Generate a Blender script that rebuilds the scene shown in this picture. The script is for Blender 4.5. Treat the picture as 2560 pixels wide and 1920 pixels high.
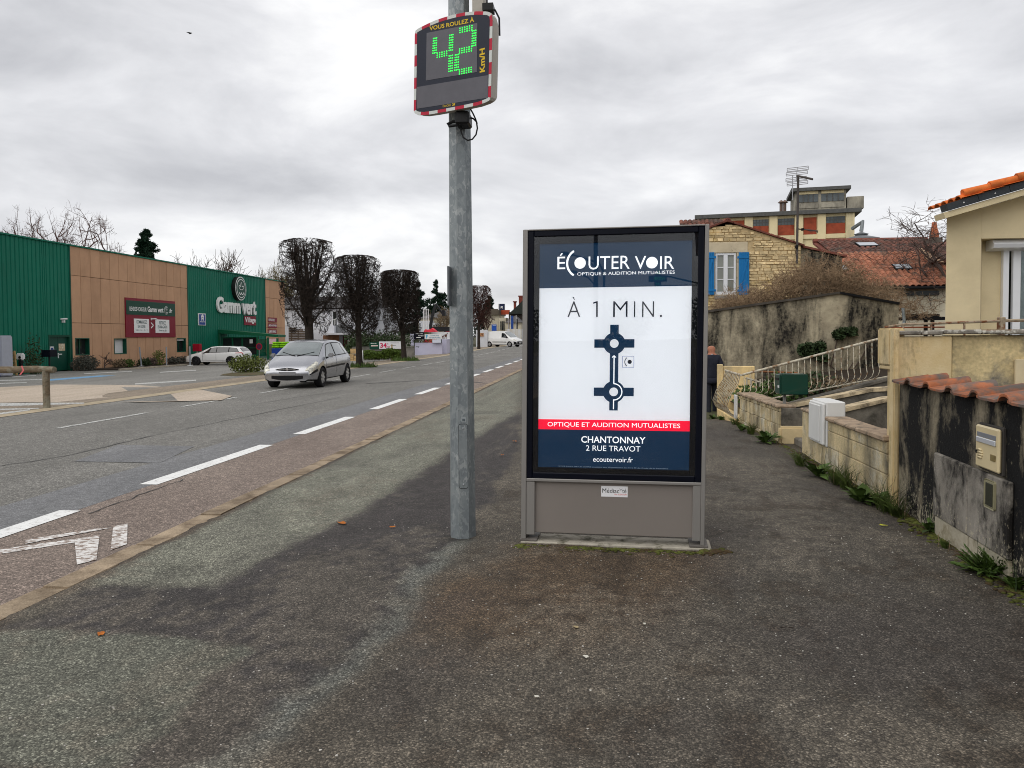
import bpy, bmesh, math, random
import numpy as np
from mathutils import Vector, Matrix

# ------------------------------------------------------------------ clear
for o in list(bpy.data.objects):
    bpy.data.objects.remove(o, do_unlink=True)
random.seed(7)
rng = np.random.default_rng(7)
S = bpy.context.scene
COL = S.collection

# ------------------------------------------------------------------ camera
W, H, F = 2560, 1920, 1924.0
PITCH, YAW, ROLL, SHY = 2.0, 6.08, -0.35, -53 / 2560
CAM = Vector((0, 0, 1.55))
RM = (Matrix.Rotation(math.radians(YAW), 3, 'Z') @ Matrix.Rotation(math.radians(90 - PITCH), 3, 'X')
      @ Matrix.Rotation(math.radians(ROLL), 3, 'Z'))
cd = bpy.data.cameras.new('camera')
cam = bpy.data.objects.new('camera', cd)
COL.objects.link(cam)
cd.sensor_width = 36
cd.lens = 36 * F / W
cd.shift_y = SHY
cd.clip_start = 0.05
cd.clip_end = 3000
mw = RM.to_4x4()
mw.translation = CAM
cam.matrix_world = mw
S.camera = cam

# ------------------------------------------------------------------ sky, sun, exposure
SUN_EL, SUN_AZ = 48, 215          # overcast: a broad soft sun behind the camera's left shoulder
wd = bpy.data.worlds.new('World')
S.world = wd
wd.use_nodes = True
nt = wd.node_tree
nt.nodes.clear()


def N(nt, t, ins=None, **kw):
    n = nt.nodes.new(t)
    for k, v in kw.items():
        setattr(n, k, v)
    if ins:
        for k, v in ins.items():
            if isinstance(v, bpy.types.NodeSocket):
                nt.links.new(v, n.inputs[k])
            else:
                n.inputs[k].default_value = v
    return n


def math_(nt, op, a, b=0.0, clamp=False):
    return N(nt, 'ShaderNodeMath', {0: a, 1: b}, operation=op, use_clamp=clamp).outputs[0]


def ramp(nt, fac, stops):
    r = N(nt, 'ShaderNodeValToRGB', {0: fac})
    cr = r.color_ramp
    while len(cr.elements) < len(stops):
        cr.elements.new(0.5)
    for e, (p, c) in zip(cr.elements, stops):
        e.position = p
        e.color = (c, c, c, 1) if isinstance(c, (int, float)) else (*c[:3], 1)
    return r.outputs[0]


def mixc(nt, fac, a, b, mode='MIX'):
    m = N(nt, 'ShaderNodeMix', data_type='RGBA', blend_type=mode)
    for i, v in ((0, fac), (6, a), (7, b)):
        if isinstance(v, bpy.types.NodeSocket):
            nt.links.new(v, m.inputs[i])
        elif i and len(v) == 3:
            m.inputs[i].default_value = (*v, 1)
        else:
            m.inputs[i].default_value = v
    return m.outputs[2]


sky = N(nt, 'ShaderNodeTexSky', sky_type='NISHITA', sun_disc=False,
        sun_elevation=math.radians(SUN_EL), sun_rotation=math.radians(SUN_AZ))
skyc = N(nt, 'ShaderNodeVectorMath', {0: sky.outputs[0], 3: 0.10}, operation='SCALE').outputs[0]
tc = N(nt, 'ShaderNodeTexCoord')
sep = N(nt, 'ShaderNodeSeparateXYZ', {0: tc.outputs['Generated']})
zz = math_(nt, 'MAXIMUM', sep.outputs[2], 0.0)
den = math_(nt, 'ADD', zz, 0.16)
pv = N(nt, 'ShaderNodeCombineXYZ', {0: math_(nt, 'DIVIDE', sep.outputs[0], den),
                                    1: math_(nt, 'DIVIDE', sep.outputs[1], den)}).outputs[0]
mp = N(nt, 'ShaderNodeMapping', {0: pv, 1: (0.4, 0.9, 0), 2: (0, 0, 0.35), 3: (0.42, 0.62, 1)}).outputs[0]
c1 = N(nt, 'ShaderNodeTexNoise', {'Vector': mp, 'Scale': 1.0, 'Detail': 5.0, 'Roughness': 0.45, 'Distortion': 0.5}).outputs[0]
mp2 = N(nt, 'ShaderNodeMapping', {0: tc.outputs['Generated'], 1: (3.1, 1.7, 0), 2: (0.12, -0.1, 0.5), 3: (1.0, 1.0, 2.6)}).outputs[0]
c2 = N(nt, 'ShaderNodeTexNoise', {'Vector': mp2, 'Scale': 3.4, 'Detail': 9.0, 'Roughness': 0.56, 'Distortion': 0.35}).outputs[0]
cf = math_(nt, 'ADD', math_(nt, 'MULTIPLY', c1, 0.5), math_(nt, 'MULTIPLY', c2, 0.5))
cloud = ramp(nt, cf, [(0.36, (0.45, 0.452, 0.475)), (0.44, (0.57, 0.572, 0.592)), (0.52, (0.71, 0.71, 0.728)), (0.61, (0.92, 0.917, 0.915))])
skymix = mixc(nt, 0.93, skyc, cloud)
bg = N(nt, 'ShaderNodeBackground', {0: skymix, 1: 1.0})
out = N(nt, 'ShaderNodeOutputWorld', {0: bg.outputs[0]})

sl = bpy.data.lights.new('sun', 'SUN')
sl.energy = 1.3
sl.angle = math.radians(75)
sl.color = (1.0, 0.97, 0.92)
sun = bpy.data.objects.new('sun', sl)
COL.objects.link(sun)
a, e = math.radians(SUN_AZ), math.radians(SUN_EL)
sdir = Vector((math.sin(a) * math.cos(e), math.cos(a) * math.cos(e), math.sin(e)))
sun.rotation_euler = (-sdir).to_track_quat('-Z', 'Y').to_euler()
S.view_settings.view_transform = 'Standard'
S.view_settings.look = 'None'
S.view_settings.exposure = 0.26
S.cycles.use_denoising = True
S.cycles.denoising_prefilter = 'ACCURATE'
S.cycles.filter_width = 1.0
S.cycles.sample_clamp_indirect = 4.0
S.view_settings.gamma = 1.0


# ------------------------------------------------------------------ pixels to places
def ray(px, py):
    return RM @ Vector(((px - W / 2) / F, -(py - H / 2) / F + SHY * W / F, -1.0))


def sst(a, b, x):
    t = min(1, max(0, (x - a) / (b - a)))
    return t * t * (3 - 2 * t)


def G(x, y):
    """height of the terrain: the car park lies lower, the far road climbs a little"""
    z = -0.55 * min(1, max(0, (-12.3 - x) / 15)) * (1 - sst(60, 85, y) * sst(-40, -20, x) * 0.8)
    return z + 0.22 * sst(58, 95, y) + 0.7 * sst(100, 200, y)


def PZ(px, py, z=0.0):
    d = ray(px, py)
    return CAM + d * ((z - 1.55) / d.z)


def PY(px, py, y):
    d = ray(px, py)
    return CAM + d * (y / d.y)


def PX(px, py, x):
    d = ray(px, py)
    return CAM + d * (x / d.x)


def PG(px, py):
    z = 0
    for _ in range(12):
        p = PZ(px, py, z)
        z = 0.5 * z + 0.5 * G(p.x, p.y)
    return PZ(px, py, z)


class Plane:
    """vertical plane through a point; u runs along it, n comes out towards the viewer"""
    def __init__(s, o, ang, lean=0.0):
        s.o = Vector(o)
        s.lean = lean
        s.u = Vector((math.cos(ang), math.sin(ang), 0))
        s.n = Vector((math.sin(ang), -math.cos(ang), 0))

    def uv(s, px, py):
        d = ray(px, py)
        p = CAM + d * ((s.o - CAM).dot(s.n) / d.dot(s.n)) - s.o
        return p.dot(s.u) - s.lean * p.z, p.z

    def xyz(s, u, v, n=0.0):
        return s.o + s.u * (u + s.lean * v) + Vector((0, 0, v)) + s.n * n


# ------------------------------------------------------------------ objects
def tag(o, label=None, cat=None, group=None, kind=None):
    if label: o['label'] = label
    if cat: o['category'] = cat
    if group: o['group'] = group
    if kind: o['kind'] = kind
    return o


def thing(name, label, cat, loc=(0, 0, 0), rz=0.0, group=None):
    o = bpy.data.objects.new(name, None)
    COL.objects.link(o)
    o.location = loc
    o.rotation_euler = (0, 0, rz)
    o.empty_display_size = 0.1
    return tag(o, label, cat, group)


def linkmesh(name, me, parent=None, loc=(0, 0, 0), rot=(0, 0, 0), sc=(1, 1, 1)):
    o = bpy.data.objects.new(name, me)
    COL.objects.link(o)
    if parent: o.parent = parent
    o.location = loc
    o.rotation_euler = rot
    o.scale = sc
    return o


def wloc(p):
    v = Vector((0, 0, 0))
    while p is not None:
        v += p.location
        p = p.parent
    return v


class MB:
    def __init__(s):
        s.v, s.f, s.m = [], [], []

    def add(s, vs, fs, mi=0):
        b = len(s.v)
        s.v += [tuple(v) for v in vs]
        s.f += [tuple(i + b for i in f) for f in fs]
        s.m += [mi] * len(fs)
        return s

    def box(s, x0, x1, y0, y1, z0, z1, mi=0):
        return s.add([(x0, y0, z0), (x1, y0, z0), (x1, y1, z0), (x0, y1, z0), (x0, y0, z1), (x1, y0, z1), (x1, y1, z1), (x0, y1, z1)],
                     [(3, 2, 1, 0), (4, 5, 6, 7), (0, 1, 5, 4), (1, 2, 6, 5), (2, 3, 7, 6), (3, 0, 4, 7)], mi)

    def obox(s, c, ax, ay, az, mi=0):
        """box from centre and three half-axis vectors"""
        c, ax, ay, az = map(Vector, (c, ax, ay, az))
        vs = [c + ax * i + ay * j + az * k for k in (-1, 1) for i, j in ((-1, -1), (1, -1), (1, 1), (-1, 1))]
        return s.add(vs, [(3, 2, 1, 0), (4, 5, 6, 7), (0, 1, 5, 4), (1, 2, 6, 5), (2, 3, 7, 6), (3, 0, 4, 7)], mi)

    def prism(s, pts, vec, mi=0):
        """flat outline pushed along vec; pts run counter-clockwise seen against vec"""
        n = len(pts)
        vec = Vector(vec)
        vs = [Vector(p) for p in pts]
        fs = [tuple(range(n - 1, -1, -1)), tuple(range(n, 2 * n))]
        fs += [(i, (i + 1) % n, n + (i + 1) % n, n + i) for i in range(n)]
        return s.add(vs + [v + vec for v in vs], fs, mi)

    def tube(s, pts, rs, n=6, mi=0, cap=True):
        pts = [Vector(p) for p in pts]
        if not hasattr(rs, '__len__'): rs = [rs] * len(pts)
        vs = []
        for i, p in enumerate(pts):
            d = (pts[min(i + 1, len(pts) - 1)] - pts[max(i - 1, 0)])
            d = d.normalized() if d.length > 1e-9 else Vector((0, 0, 1))
            a = d.orthogonal() if i == 0 else a - d * a.dot(d)
            if a.length < 1e-6: a = d.orthogonal()
            a = a.normalized()
            b = d.cross(a)
            for k in range(n):
                t = 2 * math.pi * k / n
                vs.append(p + (a * math.cos(t) + b * math.sin(t)) * rs[i])
        fs = []
        for i in range(len(pts) - 1):
            for k in range(n):
                fs.append((i * n + k, i * n + (k + 1) % n, (i + 1) * n + (k + 1) % n, (i + 1) * n + k))
        if cap:
            fs.append(tuple(range(n - 1, -1, -1)))
            fs.append(tuple(range((len(pts) - 1) * n, len(pts) * n)))
        return s.add(vs, fs, mi)

    def lathe(s, prof, c=(0, 0, 0), n=16, axis='z', mi=0):
        vs, fs = [], []
        for r, h in prof:
            for k in range(n):
                t = 2 * math.pi * k / n
                p = (r * math.cos(t), r * math.sin(t), h)
                if axis == 'y': p = (p[0], -p[2], p[1])
                if axis == 'x': p = (p[2], p[0], p[1])
                vs.append(Vector(p) + Vector(c))
        for i in range(len(prof) - 1):
            for k in range(n):
                fs.append((i * n + k, i * n + (k + 1) % n, (i + 1) * n + (k + 1) % n, (i + 1) * n + k))
        fs.append(tuple(range(n - 1, -1, -1)))
        fs.append(tuple(range((len(prof) - 1) * n, len(prof) * n)))
        return s.add(vs, fs, mi)

    def ico(s, c, r, mi=0, jit=0.0, sub=1, sq=(1, 1, 1)):
        bm = bmesh.new()
        bmesh.ops.create_icosphere(bm, subdivisions=sub, radius=1)
        vs = [Vector(c) + Vector((v.co.x * sq[0], v.co.y * sq[1], v.co.z * sq[2])) * r * (1 + random.uniform(-jit, jit)) for v in bm.verts]
        fs = [[v.index for v in f.verts] for f in bm.faces]
        bm.free()
        return s.add(vs, fs, mi)

    def mesh(s, name, mats, off=(0, 0, 0), smooth=None):
        me = bpy.data.meshes.new(name)
        o = Vector(off)
        me.from_pydata([tuple(Vector(v) - o) for v in s.v] if o.length else s.v, [], s.f)
        for m in (mats if isinstance(mats, (list, tuple)) else [mats]):
            me.materials.append(m)
        me.polygons.foreach_set('material_index', s.m)
        if smooth is not None:
            me.polygons.foreach_set('use_smooth', [True] * len(s.f))
            if smooth < 180: me.set_sharp_from_angle(angle=math.radians(smooth))
        me.update()
        return me

    def build(s, name, mats, parent=None, world=False, smooth=None, loc=None):
        """world: coordinates are in world space; the thing's (unrotated) place is taken off"""
        off = wloc(parent) if (world and parent) else (loc or (0, 0, 0))
        o = linkmesh(name, s.mesh(name, mats, off, smooth), parent)
        if loc: o.location = loc
        return o


def rbox(x0, x1, y0, y1, z0, z1, r=0.01, seg=1):
    """box with bevelled edges as an MB"""
    bm = bmesh.new()
    bmesh.ops.create_cube(bm, size=1)
    for v in bm.verts:
        v.co = ((x0 + x1) / 2 + v.co.x * (x1 - x0), (y0 + y1) / 2 + v.co.y * (y1 - y0), (z0 + z1) / 2 + v.co.z * (z1 - z0))
    bmesh.ops.bevel(bm, geom=bm.edges[:], offset=r, segments=seg, affect='EDGES')
    m = MB()
    bm.verts.index_update()
    m.add([v.co.copy() for v in bm.verts], [[v.index for v in f.verts] for f in bm.faces])
    bm.free()
    return m


# ------------------------------------------------------------------ materials
MATS = {}


def hexc(h):
    c = [int(h[i:i + 2], 16) / 255 for i in (0, 2, 4)]
    return tuple(x / 12.92 if x <= 0.04045 else ((x + 0.055) / 1.055) ** 2.4 for x in c)


def mat(name, col, rough=0.7, var=0.15, vs=5.0, bump=0.0, bs=80.0, metal=0.0, emit=0.0, piece=0.0, stretch=(1, 1, 1),
        col2=None, thr=(0.5, 0.7), dirt=None, dvs=2.0, dthr=(0.5, 0.7), dstretch=(1, 1, 1), coat=0.0, spec=0.22, grain=0.0):
    if name in MATS: return MATS[name]
    if isinstance(col, str): col = hexc(col)
    if isinstance(col2, str): col2 = hexc(col2)
    if isinstance(dirt, str): dirt = hexc(dirt)
    m = bpy.data.materials.new(name)
    m.use_nodes = True
    nt = m.node_tree
    b = nt.nodes['Principled BSDF']
    pos = N(nt, 'ShaderNodeNewGeometry').outputs['Position']
    mp = N(nt, 'ShaderNodeMapping', {0: pos, 3: stretch}).outputs[0]
    n1 = N(nt, 'ShaderNodeTexNoise', {'Vector': mp, 'Scale': vs, 'Detail': 6.0, 'Roughness': 0.6}).outputs[0]
    lo, hi = tuple(c * (1 - var) for c in col), tuple(min(1, c * (1 + var)) for c in col)
    c = mixc(nt, ramp(nt, n1, [(0.3, 0), (0.7, 1)]), lo, hi)
    if col2 is not None:
        n2 = N(nt, 'ShaderNodeTexNoise', {'Vector': N(nt, 'ShaderNodeMapping', {0: mp, 1: (3.3, 7.1, 1.9)}).outputs[0], 'Scale': vs * 0.6, 'Detail': 5.0, 'Roughness': 0.65}).outputs[0]
        c = mixc(nt, ramp(nt, n2, [(thr[0], 0), (thr[1], 1)]), c, col2)
    if dirt is not None:
        dm = N(nt, 'ShaderNodeMapping', {0: pos, 1: (1.3, 4.1, 2.9), 3: dstretch}).outputs[0]
        n3 = N(nt, 'ShaderNodeTexNoise', {'Vector': dm, 'Scale': dvs, 'Detail': 7.0, 'Roughness': 0.65, 'Distortion': 0.3}).outputs[0]
        c = mixc(nt, ramp(nt, n3, [(dthr[0], 0), (dthr[1], 1)]), c, dirt)
    if grain > 0:
        n4 = N(nt, 'ShaderNodeTexNoise', {'Vector': pos, 'Scale': bs * 1.3, 'Detail': 2.0}).outputs[0]
        c = mixc(nt, 1.0, c, ramp(nt, n4, [(0.3, 1 - grain), (0.7, 1 + grain)]), 'MULTIPLY')
    if piece > 0:
        oi = N(nt, 'ShaderNodeObjectInfo').outputs['Random']
        pr = math_(nt, 'ADD', math_(nt, 'MULTIPLY', oi, 2 * piece), 1 - piece)
        cc = N(nt, 'ShaderNodeCombineXYZ', {0: pr, 1: pr, 2: pr}).outputs[0]
        c = mixc(nt, 1.0, c, cc, 'MULTIPLY')
    nt.links.new(c, b.inputs['Base Color'])
    b.inputs['Roughness'].default_value = rough
    b.inputs['Metallic'].default_value = metal
    b.inputs['Specular IOR Level'].default_value = spec
    if coat: b.inputs['Coat Weight'].default_value = coat
    if emit:
        nt.links.new(c, b.inputs['Emission Color'])
        b.inputs['Emission Strength'].default_value = emit
    if bump:
        n5 = N(nt, 'ShaderNodeTexNoise', {'Vector': pos, 'Scale': bs, 'Detail': 4.0, 'Roughness': 0.6}).outputs[0]
        bp = N(nt, 'ShaderNodeBump', {'Strength': min(1, bump), 'Distance': 0.01, 'Height': n5})
        nt.links.new(bp.outputs[0], b.inputs['Normal'])
    MATS[name] = m
    return m


def glassmat(name, tint=(0.8, 0.85, 0.85), ior=1.5, rough=0.0):
    if name in MATS: return MATS[name]
    m = bpy.data.materials.new(name)
    m.use_nodes = True
    nt = m.node_tree
    nt.nodes.clear()
    fr = N(nt, 'ShaderNodeFresnel', {0: ior}).outputs[0]
    tr = N(nt, 'ShaderNodeBsdfTransparent', {0: (*tint, 1)}).outputs[0]
    gl = N(nt, 'ShaderNodeBsdfGlossy', {0: (1, 1, 1, 1), 1: rough}).outputs[0]
    mx = N(nt, 'ShaderNodeMixShader', {0: fr, 1: tr, 2: gl}).outputs[0]
    N(nt, 'ShaderNodeOutputMaterial', {0: mx})
    MATS[name] = m
    return m


def streaks(name, base, light, dark, zs=0.25, sc=2.2, thr=(0.42, 0.6), rough=0.9, moss=None, fleck=0.0, bump=0.4):
    """rendered wall run with black streaks: stretched noise down the wall"""
    if name in MATS: return MATS[name]
    base, light, dark = [hexc(c) if isinstance(c, str) else c for c in (base, light, dark)]
    m = bpy.data.materials.new(name)
    m.use_nodes = True
    nt = m.node_tree
    b = nt.nodes['Principled BSDF']
    pos = N(nt, 'ShaderNodeNewGeometry').outputs['Position']
    n1 = N(nt, 'ShaderNodeTexNoise', {'Vector': pos, 'Scale': 2.5, 'Detail': 8.0, 'Roughness': 0.7}).outputs[0]
    c = mixc(nt, ramp(nt, n1, [(0.35, 0), (0.65, 1)]), base, light)
    ms = N(nt, 'ShaderNodeMapping', {0: pos, 3: (1, 1, zs)}).outputs[0]
    n2 = N(nt, 'ShaderNodeTexNoise', {'Vector': ms, 'Scale': sc, 'Detail': 8.0, 'Roughness': 0.68, 'Distortion': 0.25}).outputs[0]
    n3 = N(nt, 'ShaderNodeTexNoise', {'Vector': pos, 'Scale': 14.0, 'Detail': 6.0, 'Roughness': 0.7}).outputs[0]
    f = math_(nt, 'ADD', n2, math_(nt, 'MULTIPLY', math_(nt, 'SUBTRACT', n3, 0.5), 0.22))
    c = mixc(nt, ramp(nt, f, [(thr[0], 0), (thr[1], 1)]), c, dark)
    if moss:
        n4 = N(nt, 'ShaderNodeTexNoise', {'Vector': pos, 'Scale': 3.4, 'Detail': 6.0, 'Roughness': 0.7}).outputs[0]
        c = mixc(nt, ramp(nt, n4, [(0.56, 0), (0.68, 0.9)]), c, hexc(moss))
    if fleck:
        vo = N(nt, 'ShaderNodeTexNoise', {'Vector': N(nt, 'ShaderNodeMapping', {0: pos, 3: (1, 1, 0.75)}).outputs[0], 'Scale': 38.0, 'Detail': 5.0, 'Roughness': 0.7}).outputs[0]
        pz = N(nt, 'ShaderNodeSeparateXYZ', {0: pos}).outputs[2]
        lowz = math_(nt, 'MULTIPLY', math_(nt, 'SUBTRACT', 0.45, pz, True), fleck)
        c = mixc(nt, ramp(nt, math_(nt, 'ADD', vo, lowz), [(0.64, 0), (0.76, .85)]), c, hexc('b9b098'))
    nt.links.new(c, b.inputs['Base Color'])
    b.inputs['Roughness'].default_value = rough
    b.inputs['Specular IOR Level'].default_value = 0.25
    nb = N(nt, 'ShaderNodeTexNoise', {'Vector': pos, 'Scale': 60.0, 'Detail': 5.0, 'Roughness': 0.7}).outputs[0]
    bp = N(nt, 'ShaderNodeBump', {'Strength': bump, 'Distance': 0.012, 'Height': nb})
    nt.links.new(bp.outputs[0], b.inputs['Normal'])
    MATS[name] = m
    return m


# ------------------------------------------------------------------ lettering
def textmesh(body, bold=0.0, depth=0.0):
    cu = bpy.data.curves.new('lettering', 'FONT')
    cu.body = body
    cu.size = 1
    cu.offset = bold
    cu.extrude = depth
    cu.resolution_u = 3
    o = bpy.data.objects.new('lettering', cu)
    COL.objects.link(o)
    bpy.context.view_layer.update()
    me = bpy.data.meshes.new_from_object(o.evaluated_get(bpy.context.evaluated_depsgraph_get()))
    bpy.data.objects.remove(o, do_unlink=True)
    bpy.data.curves.remove(cu)
    return me


def text(body, m, parent, place, u0, v0, u1, v1, n=0.0, bold=0.0, depth=0.0, name='lettering', keep=False):
    """lettering filled into the rectangle u0..u1, v0..v1 of place(u, v, n)->world point"""
    me = textmesh(body, bold, 0.5 if depth else 0)
    co = np.array([v.co[:] for v in me.vertices])
    lo, hi = co.min(0), co.max(0)
    su, sv = (u1 - u0) / (hi[0] - lo[0]), (v1 - v0) / max(1e-6, hi[1] - lo[1])
    if keep:
        su = sv
        u0 = (u0 + u1) / 2 - su * (hi[0] - lo[0]) / 2
    off = wloc(parent)
    for v in me.vertices:
        w = place(u0 + (v.co.x - lo[0]) * su, v0 + (v.co.y - lo[1]) * sv, n + (v.co.z + 0.5) * depth if depth else n)
        v.co = w - off
    me.materials.clear()
    me.materials.append(m)
    me.update()
    return linkmesh(name, me, parent)
# ================================================================== GROUND
from mathutils import noise as mno


def sheet(name, xs, ys, off, m, kind='structure', parent=None, wob=0.0):
    mb = MB()
    vs = [(x, y, G(x, y) + off + (wob * mno.noise((x * 1.1, y * 1.1, 3)) if wob else 0)) for y in ys for x in xs]
    n = len(xs)
    mb.add(vs, [(j * n + i, j * n + i + 1, (j + 1) * n + i + 1, (j + 1) * n + i) for j in range(len(ys) - 1) for i in range(n - 1)])
    o = mb.build(name, m, parent, smooth=180)
    if kind and not parent: tag(o, kind=kind)
    return o


def poly_sheet(name, pts, off, m, parent=None, kind='structure'):
    mb = MB()
    mb.add([(p[0], p[1], G(p[0], p[1]) + off) for p in pts], [tuple(range(len(pts)))])
    o = mb.build(name, m, parent)
    if kind: tag(o, kind=kind)
    return o


def asphalt(name, c1, c2, vs=1.2, agg=95.0, speck=0.5, attr=False, stain=None):
    m = bpy.data.materials.new(name)
    m.use_nodes = True
    nt = m.node_tree
    b = nt.nodes['Principled BSDF']
    pos = N(nt, 'ShaderNodeNewGeometry').outputs['Position']
    if attr:
        c = N(nt, 'ShaderNodeAttribute', attribute_name='tint').outputs['Color']
    else:
        n1 = N(nt, 'ShaderNodeTexNoise', {'Vector': N(nt, 'ShaderNodeMapping', {0: pos, 3: (1, 0.35, 1)}).outputs[0], 'Scale': vs, 'Detail': 7.0, 'Roughness': 0.6}).outputs[0]
        c = mixc(nt, ramp(nt, n1, [(0.3, 0), (0.7, 1)]), c1, c2)
    nm = N(nt, 'ShaderNodeTexNoise', {'Vector': pos, 'Scale': 14.0, 'Detail': 8.0, 'Roughness': 0.78}).outputs[0]
    c = mixc(nt, 1.0, c, ramp(nt, nm, [(0.28, 0.66), (0.5, 0.98), (0.72, 1.36)]), 'MULTIPLY')
    vo = N(nt, 'ShaderNodeTexVoronoi', {'Vector': pos, 'Scale': agg})
    sp = N(nt, 'ShaderNodeSeparateColor', {0: vo.outputs['Color']}).outputs[0]
    c = mixc(nt, speck, c, mixc(nt, 1.0, c, ramp(nt, sp, [(0.0, 0.3), (0.5, 0.8), (0.85, 1.5), (0.97, 2.6)]), 'MULTIPLY'))
    c = mixc(nt, ramp(nt, vo.outputs['Distance'], [(0.35, 0), (0.75, speck * 0.8)]), c, (0.012, 0.012, 0.011))
    nf = N(nt, 'ShaderNodeTexNoise', {'Vector': pos, 'Scale': agg * 2.3, 'Detail': 2.0}).outputs[0]
    c = mixc(nt, 1.0, c, ramp(nt, nf, [(0.3, 0.6), (0.7, 1.4)]), 'MULTIPLY')
    nt.links.new(c, b.inputs['Base Color'])
    b.inputs['Roughness'].default_value = 0.85
    b.inputs['Specular IOR Level'].default_value = 0.3
    bp = N(nt, 'ShaderNodeBump', {'Strength': 0.55, 'Distance': 0.006, 'Height': vo.outputs['Distance']}, invert=True)
    nt.links.new(bp.outputs[0], b.inputs['Normal'])
    return m


def yl(*seg):
    out = []
    for a, b, st in seg:
        out += list(np.arange(a, b - 1e-6, st))
    return out + [seg[-1][1]]


YFAR = yl((-80, 0, 20), (0, 60, 6), (60, 110, 4), (110, 260, 15))
m_earth = mat('earth_grass', (0.06, 0.065, 0.03), 0.95, 0.4, 0.6, bump=0.6, bs=12, col2=(0.10, 0.085, 0.05), thr=(0.45, 0.65))
sheet('ground', yl((-500, -60, 55), (-60, -10, 5), (-10, 40, 10), (40, 500, 46)), yl((-300, 0, 50), (0, 120, 6), (120, 300, 30), (300, 1500, 200)), -0.14, m_earth)

m_road = asphalt('road_asphalt', (0.165, 0.158, 0.142), (0.25, 0.24, 0.218), 0.7, 70, 0.45)
m_lane = asphalt('lane_edge_asphalt', (0.165, 0.166, 0.17), (0.22, 0.22, 0.222), 1.2, 90, 0.3)
m_bike = asphalt('red_lane_asphalt', (0.205, 0.158, 0.132), (0.30, 0.24, 0.2), 1.4, 85, 0.5)
m_park = asphalt('car_park_asphalt', (0.19, 0.183, 0.168), (0.28, 0.27, 0.245), 0.5, 60, 0.35)
m_verge = asphalt('verge_gravel', (0.22, 0.18, 0.13), (0.36, 0.29, 0.22), 0.8, 60, 0.5)
m_side = asphalt('sidewalk_asphalt', (0, 0, 0), (0, 0, 0), agg=115, speck=0.68, attr=True)

sheet('road', [-12.0, -9.5, -7.5, -5.62], YFAR, -0.045, m_road)
sheet('road_edge_strip', [-5.62, -4.78], YFAR, -0.043, m_lane)
sheet('cycle_lane', [-4.78, -4.1, -3.52], YFAR, -0.044, m_bike)
sheet('gutter', [-12.6, -12.3, -12.0], YFAR, -0.038, mat('gutter_concrete', 'a89a82', 0.9, 0.25, 3, 0.3, 60))
sheet('verge', [-14.8, -13.6, -12.6], YFAR, -0.036, m_verge, wob=0.004)
sheet('car_park', [-40, -34, -27.3, -20, -14.8], yl((-60, 60, 10), (60, 100, 4)), -0.04, m_park)
sheet('yard', [3.3, 10, 30, 80], YFAR, -0.06, mat('yard_earth', (0.13, 0.12, 0.1), 0.95, 0.3, 2, 0.5, 20))

# ---- the footway, its mends and stains painted as wear, with contact shade at the pole, in the asphalt colour
k = 1.1573


def gp(pts):
    return [tuple(PZ(x * k, y * k)[:2]) for x, y in pts]


def inpoly(x, y, P):
    """signed distance (positive inside), numpy arrays"""
    ins = np.zeros(x.shape, bool)
    dmin = np.full(x.shape, 1e9)
    n = len(P)
    for i in range(n):
        (x0, y0), (x1, y1) = P[i], P[(i + 1) % n]
        c = ((y0 > y) != (y1 > y)) & (x < (x1 - x0) * (y - y0) / ((y1 - y0) or 1e-9) + x0)
        ins ^= c
        dmin = np.minimum(dmin, segd(x, y, P[i], P[(i + 1) % n]))
    return np.where(ins, dmin, -dmin)


def segd(x, y, a, b):
    dx, dy = b[0] - a[0], b[1] - a[1]
    t = np.clip(((x - a[0]) * dx + (y - a[1]) * dy) / (dx * dx + dy * dy + 1e-12), 0, 1)
    return np.hypot(x - a[0] - t * dx, y - a[1] - t * dy)


def smooth(d, w):
    t = np.clip(d / w * 0.5 + 0.5, 0, 1)
    return t * t * (3 - 2 * t)


xs = np.concatenate([np.arange(-3.3, 2.8, 0.03), [2.8, 3.0, 3.3]])
ys = np.array(yl((-80, 0.6, 8), (0.6, 9, 0.03), (9, 18, 0.25), (18, 60, 2), (60, 110, 5), (110, 260, 15)))
X, Y = np.meshgrid(xs, ys)


def vnoise(sx, sy, seed):
    f = np.vectorize(lambda a, b: mno.fractal((a * sx, b * sy, seed), 0.9, 2.0, 4))
    near = f(X, Y)
    return near


n1 = vnoise(0.9, 0.6, 1.0)
n2 = vnoise(3.0, 2.2, 5.0)
n3 = vnoise(11.0, 8.0, 9.0)
Xd, Yd = X + 0.09 * n2 + 0.07 * n1 + 0.035 * n3, Y + 0.14 * n1 + 0.06 * n2 + 0.03 * n3
base = np.array([0.108, 0.092, 0.071])
T = np.ones(X.shape + (3,)) * base
T *= (1 + 0.22 * n1 + 0.14 * n2 + 0.12 * n3)[..., None]


def blend(mask, col):
    global T
    T = T * (1 - mask[..., None]) + np.array(col) * (1 + 0.26 * n2[..., None] + 0.2 * n3[..., None]) * mask[..., None]


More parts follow.
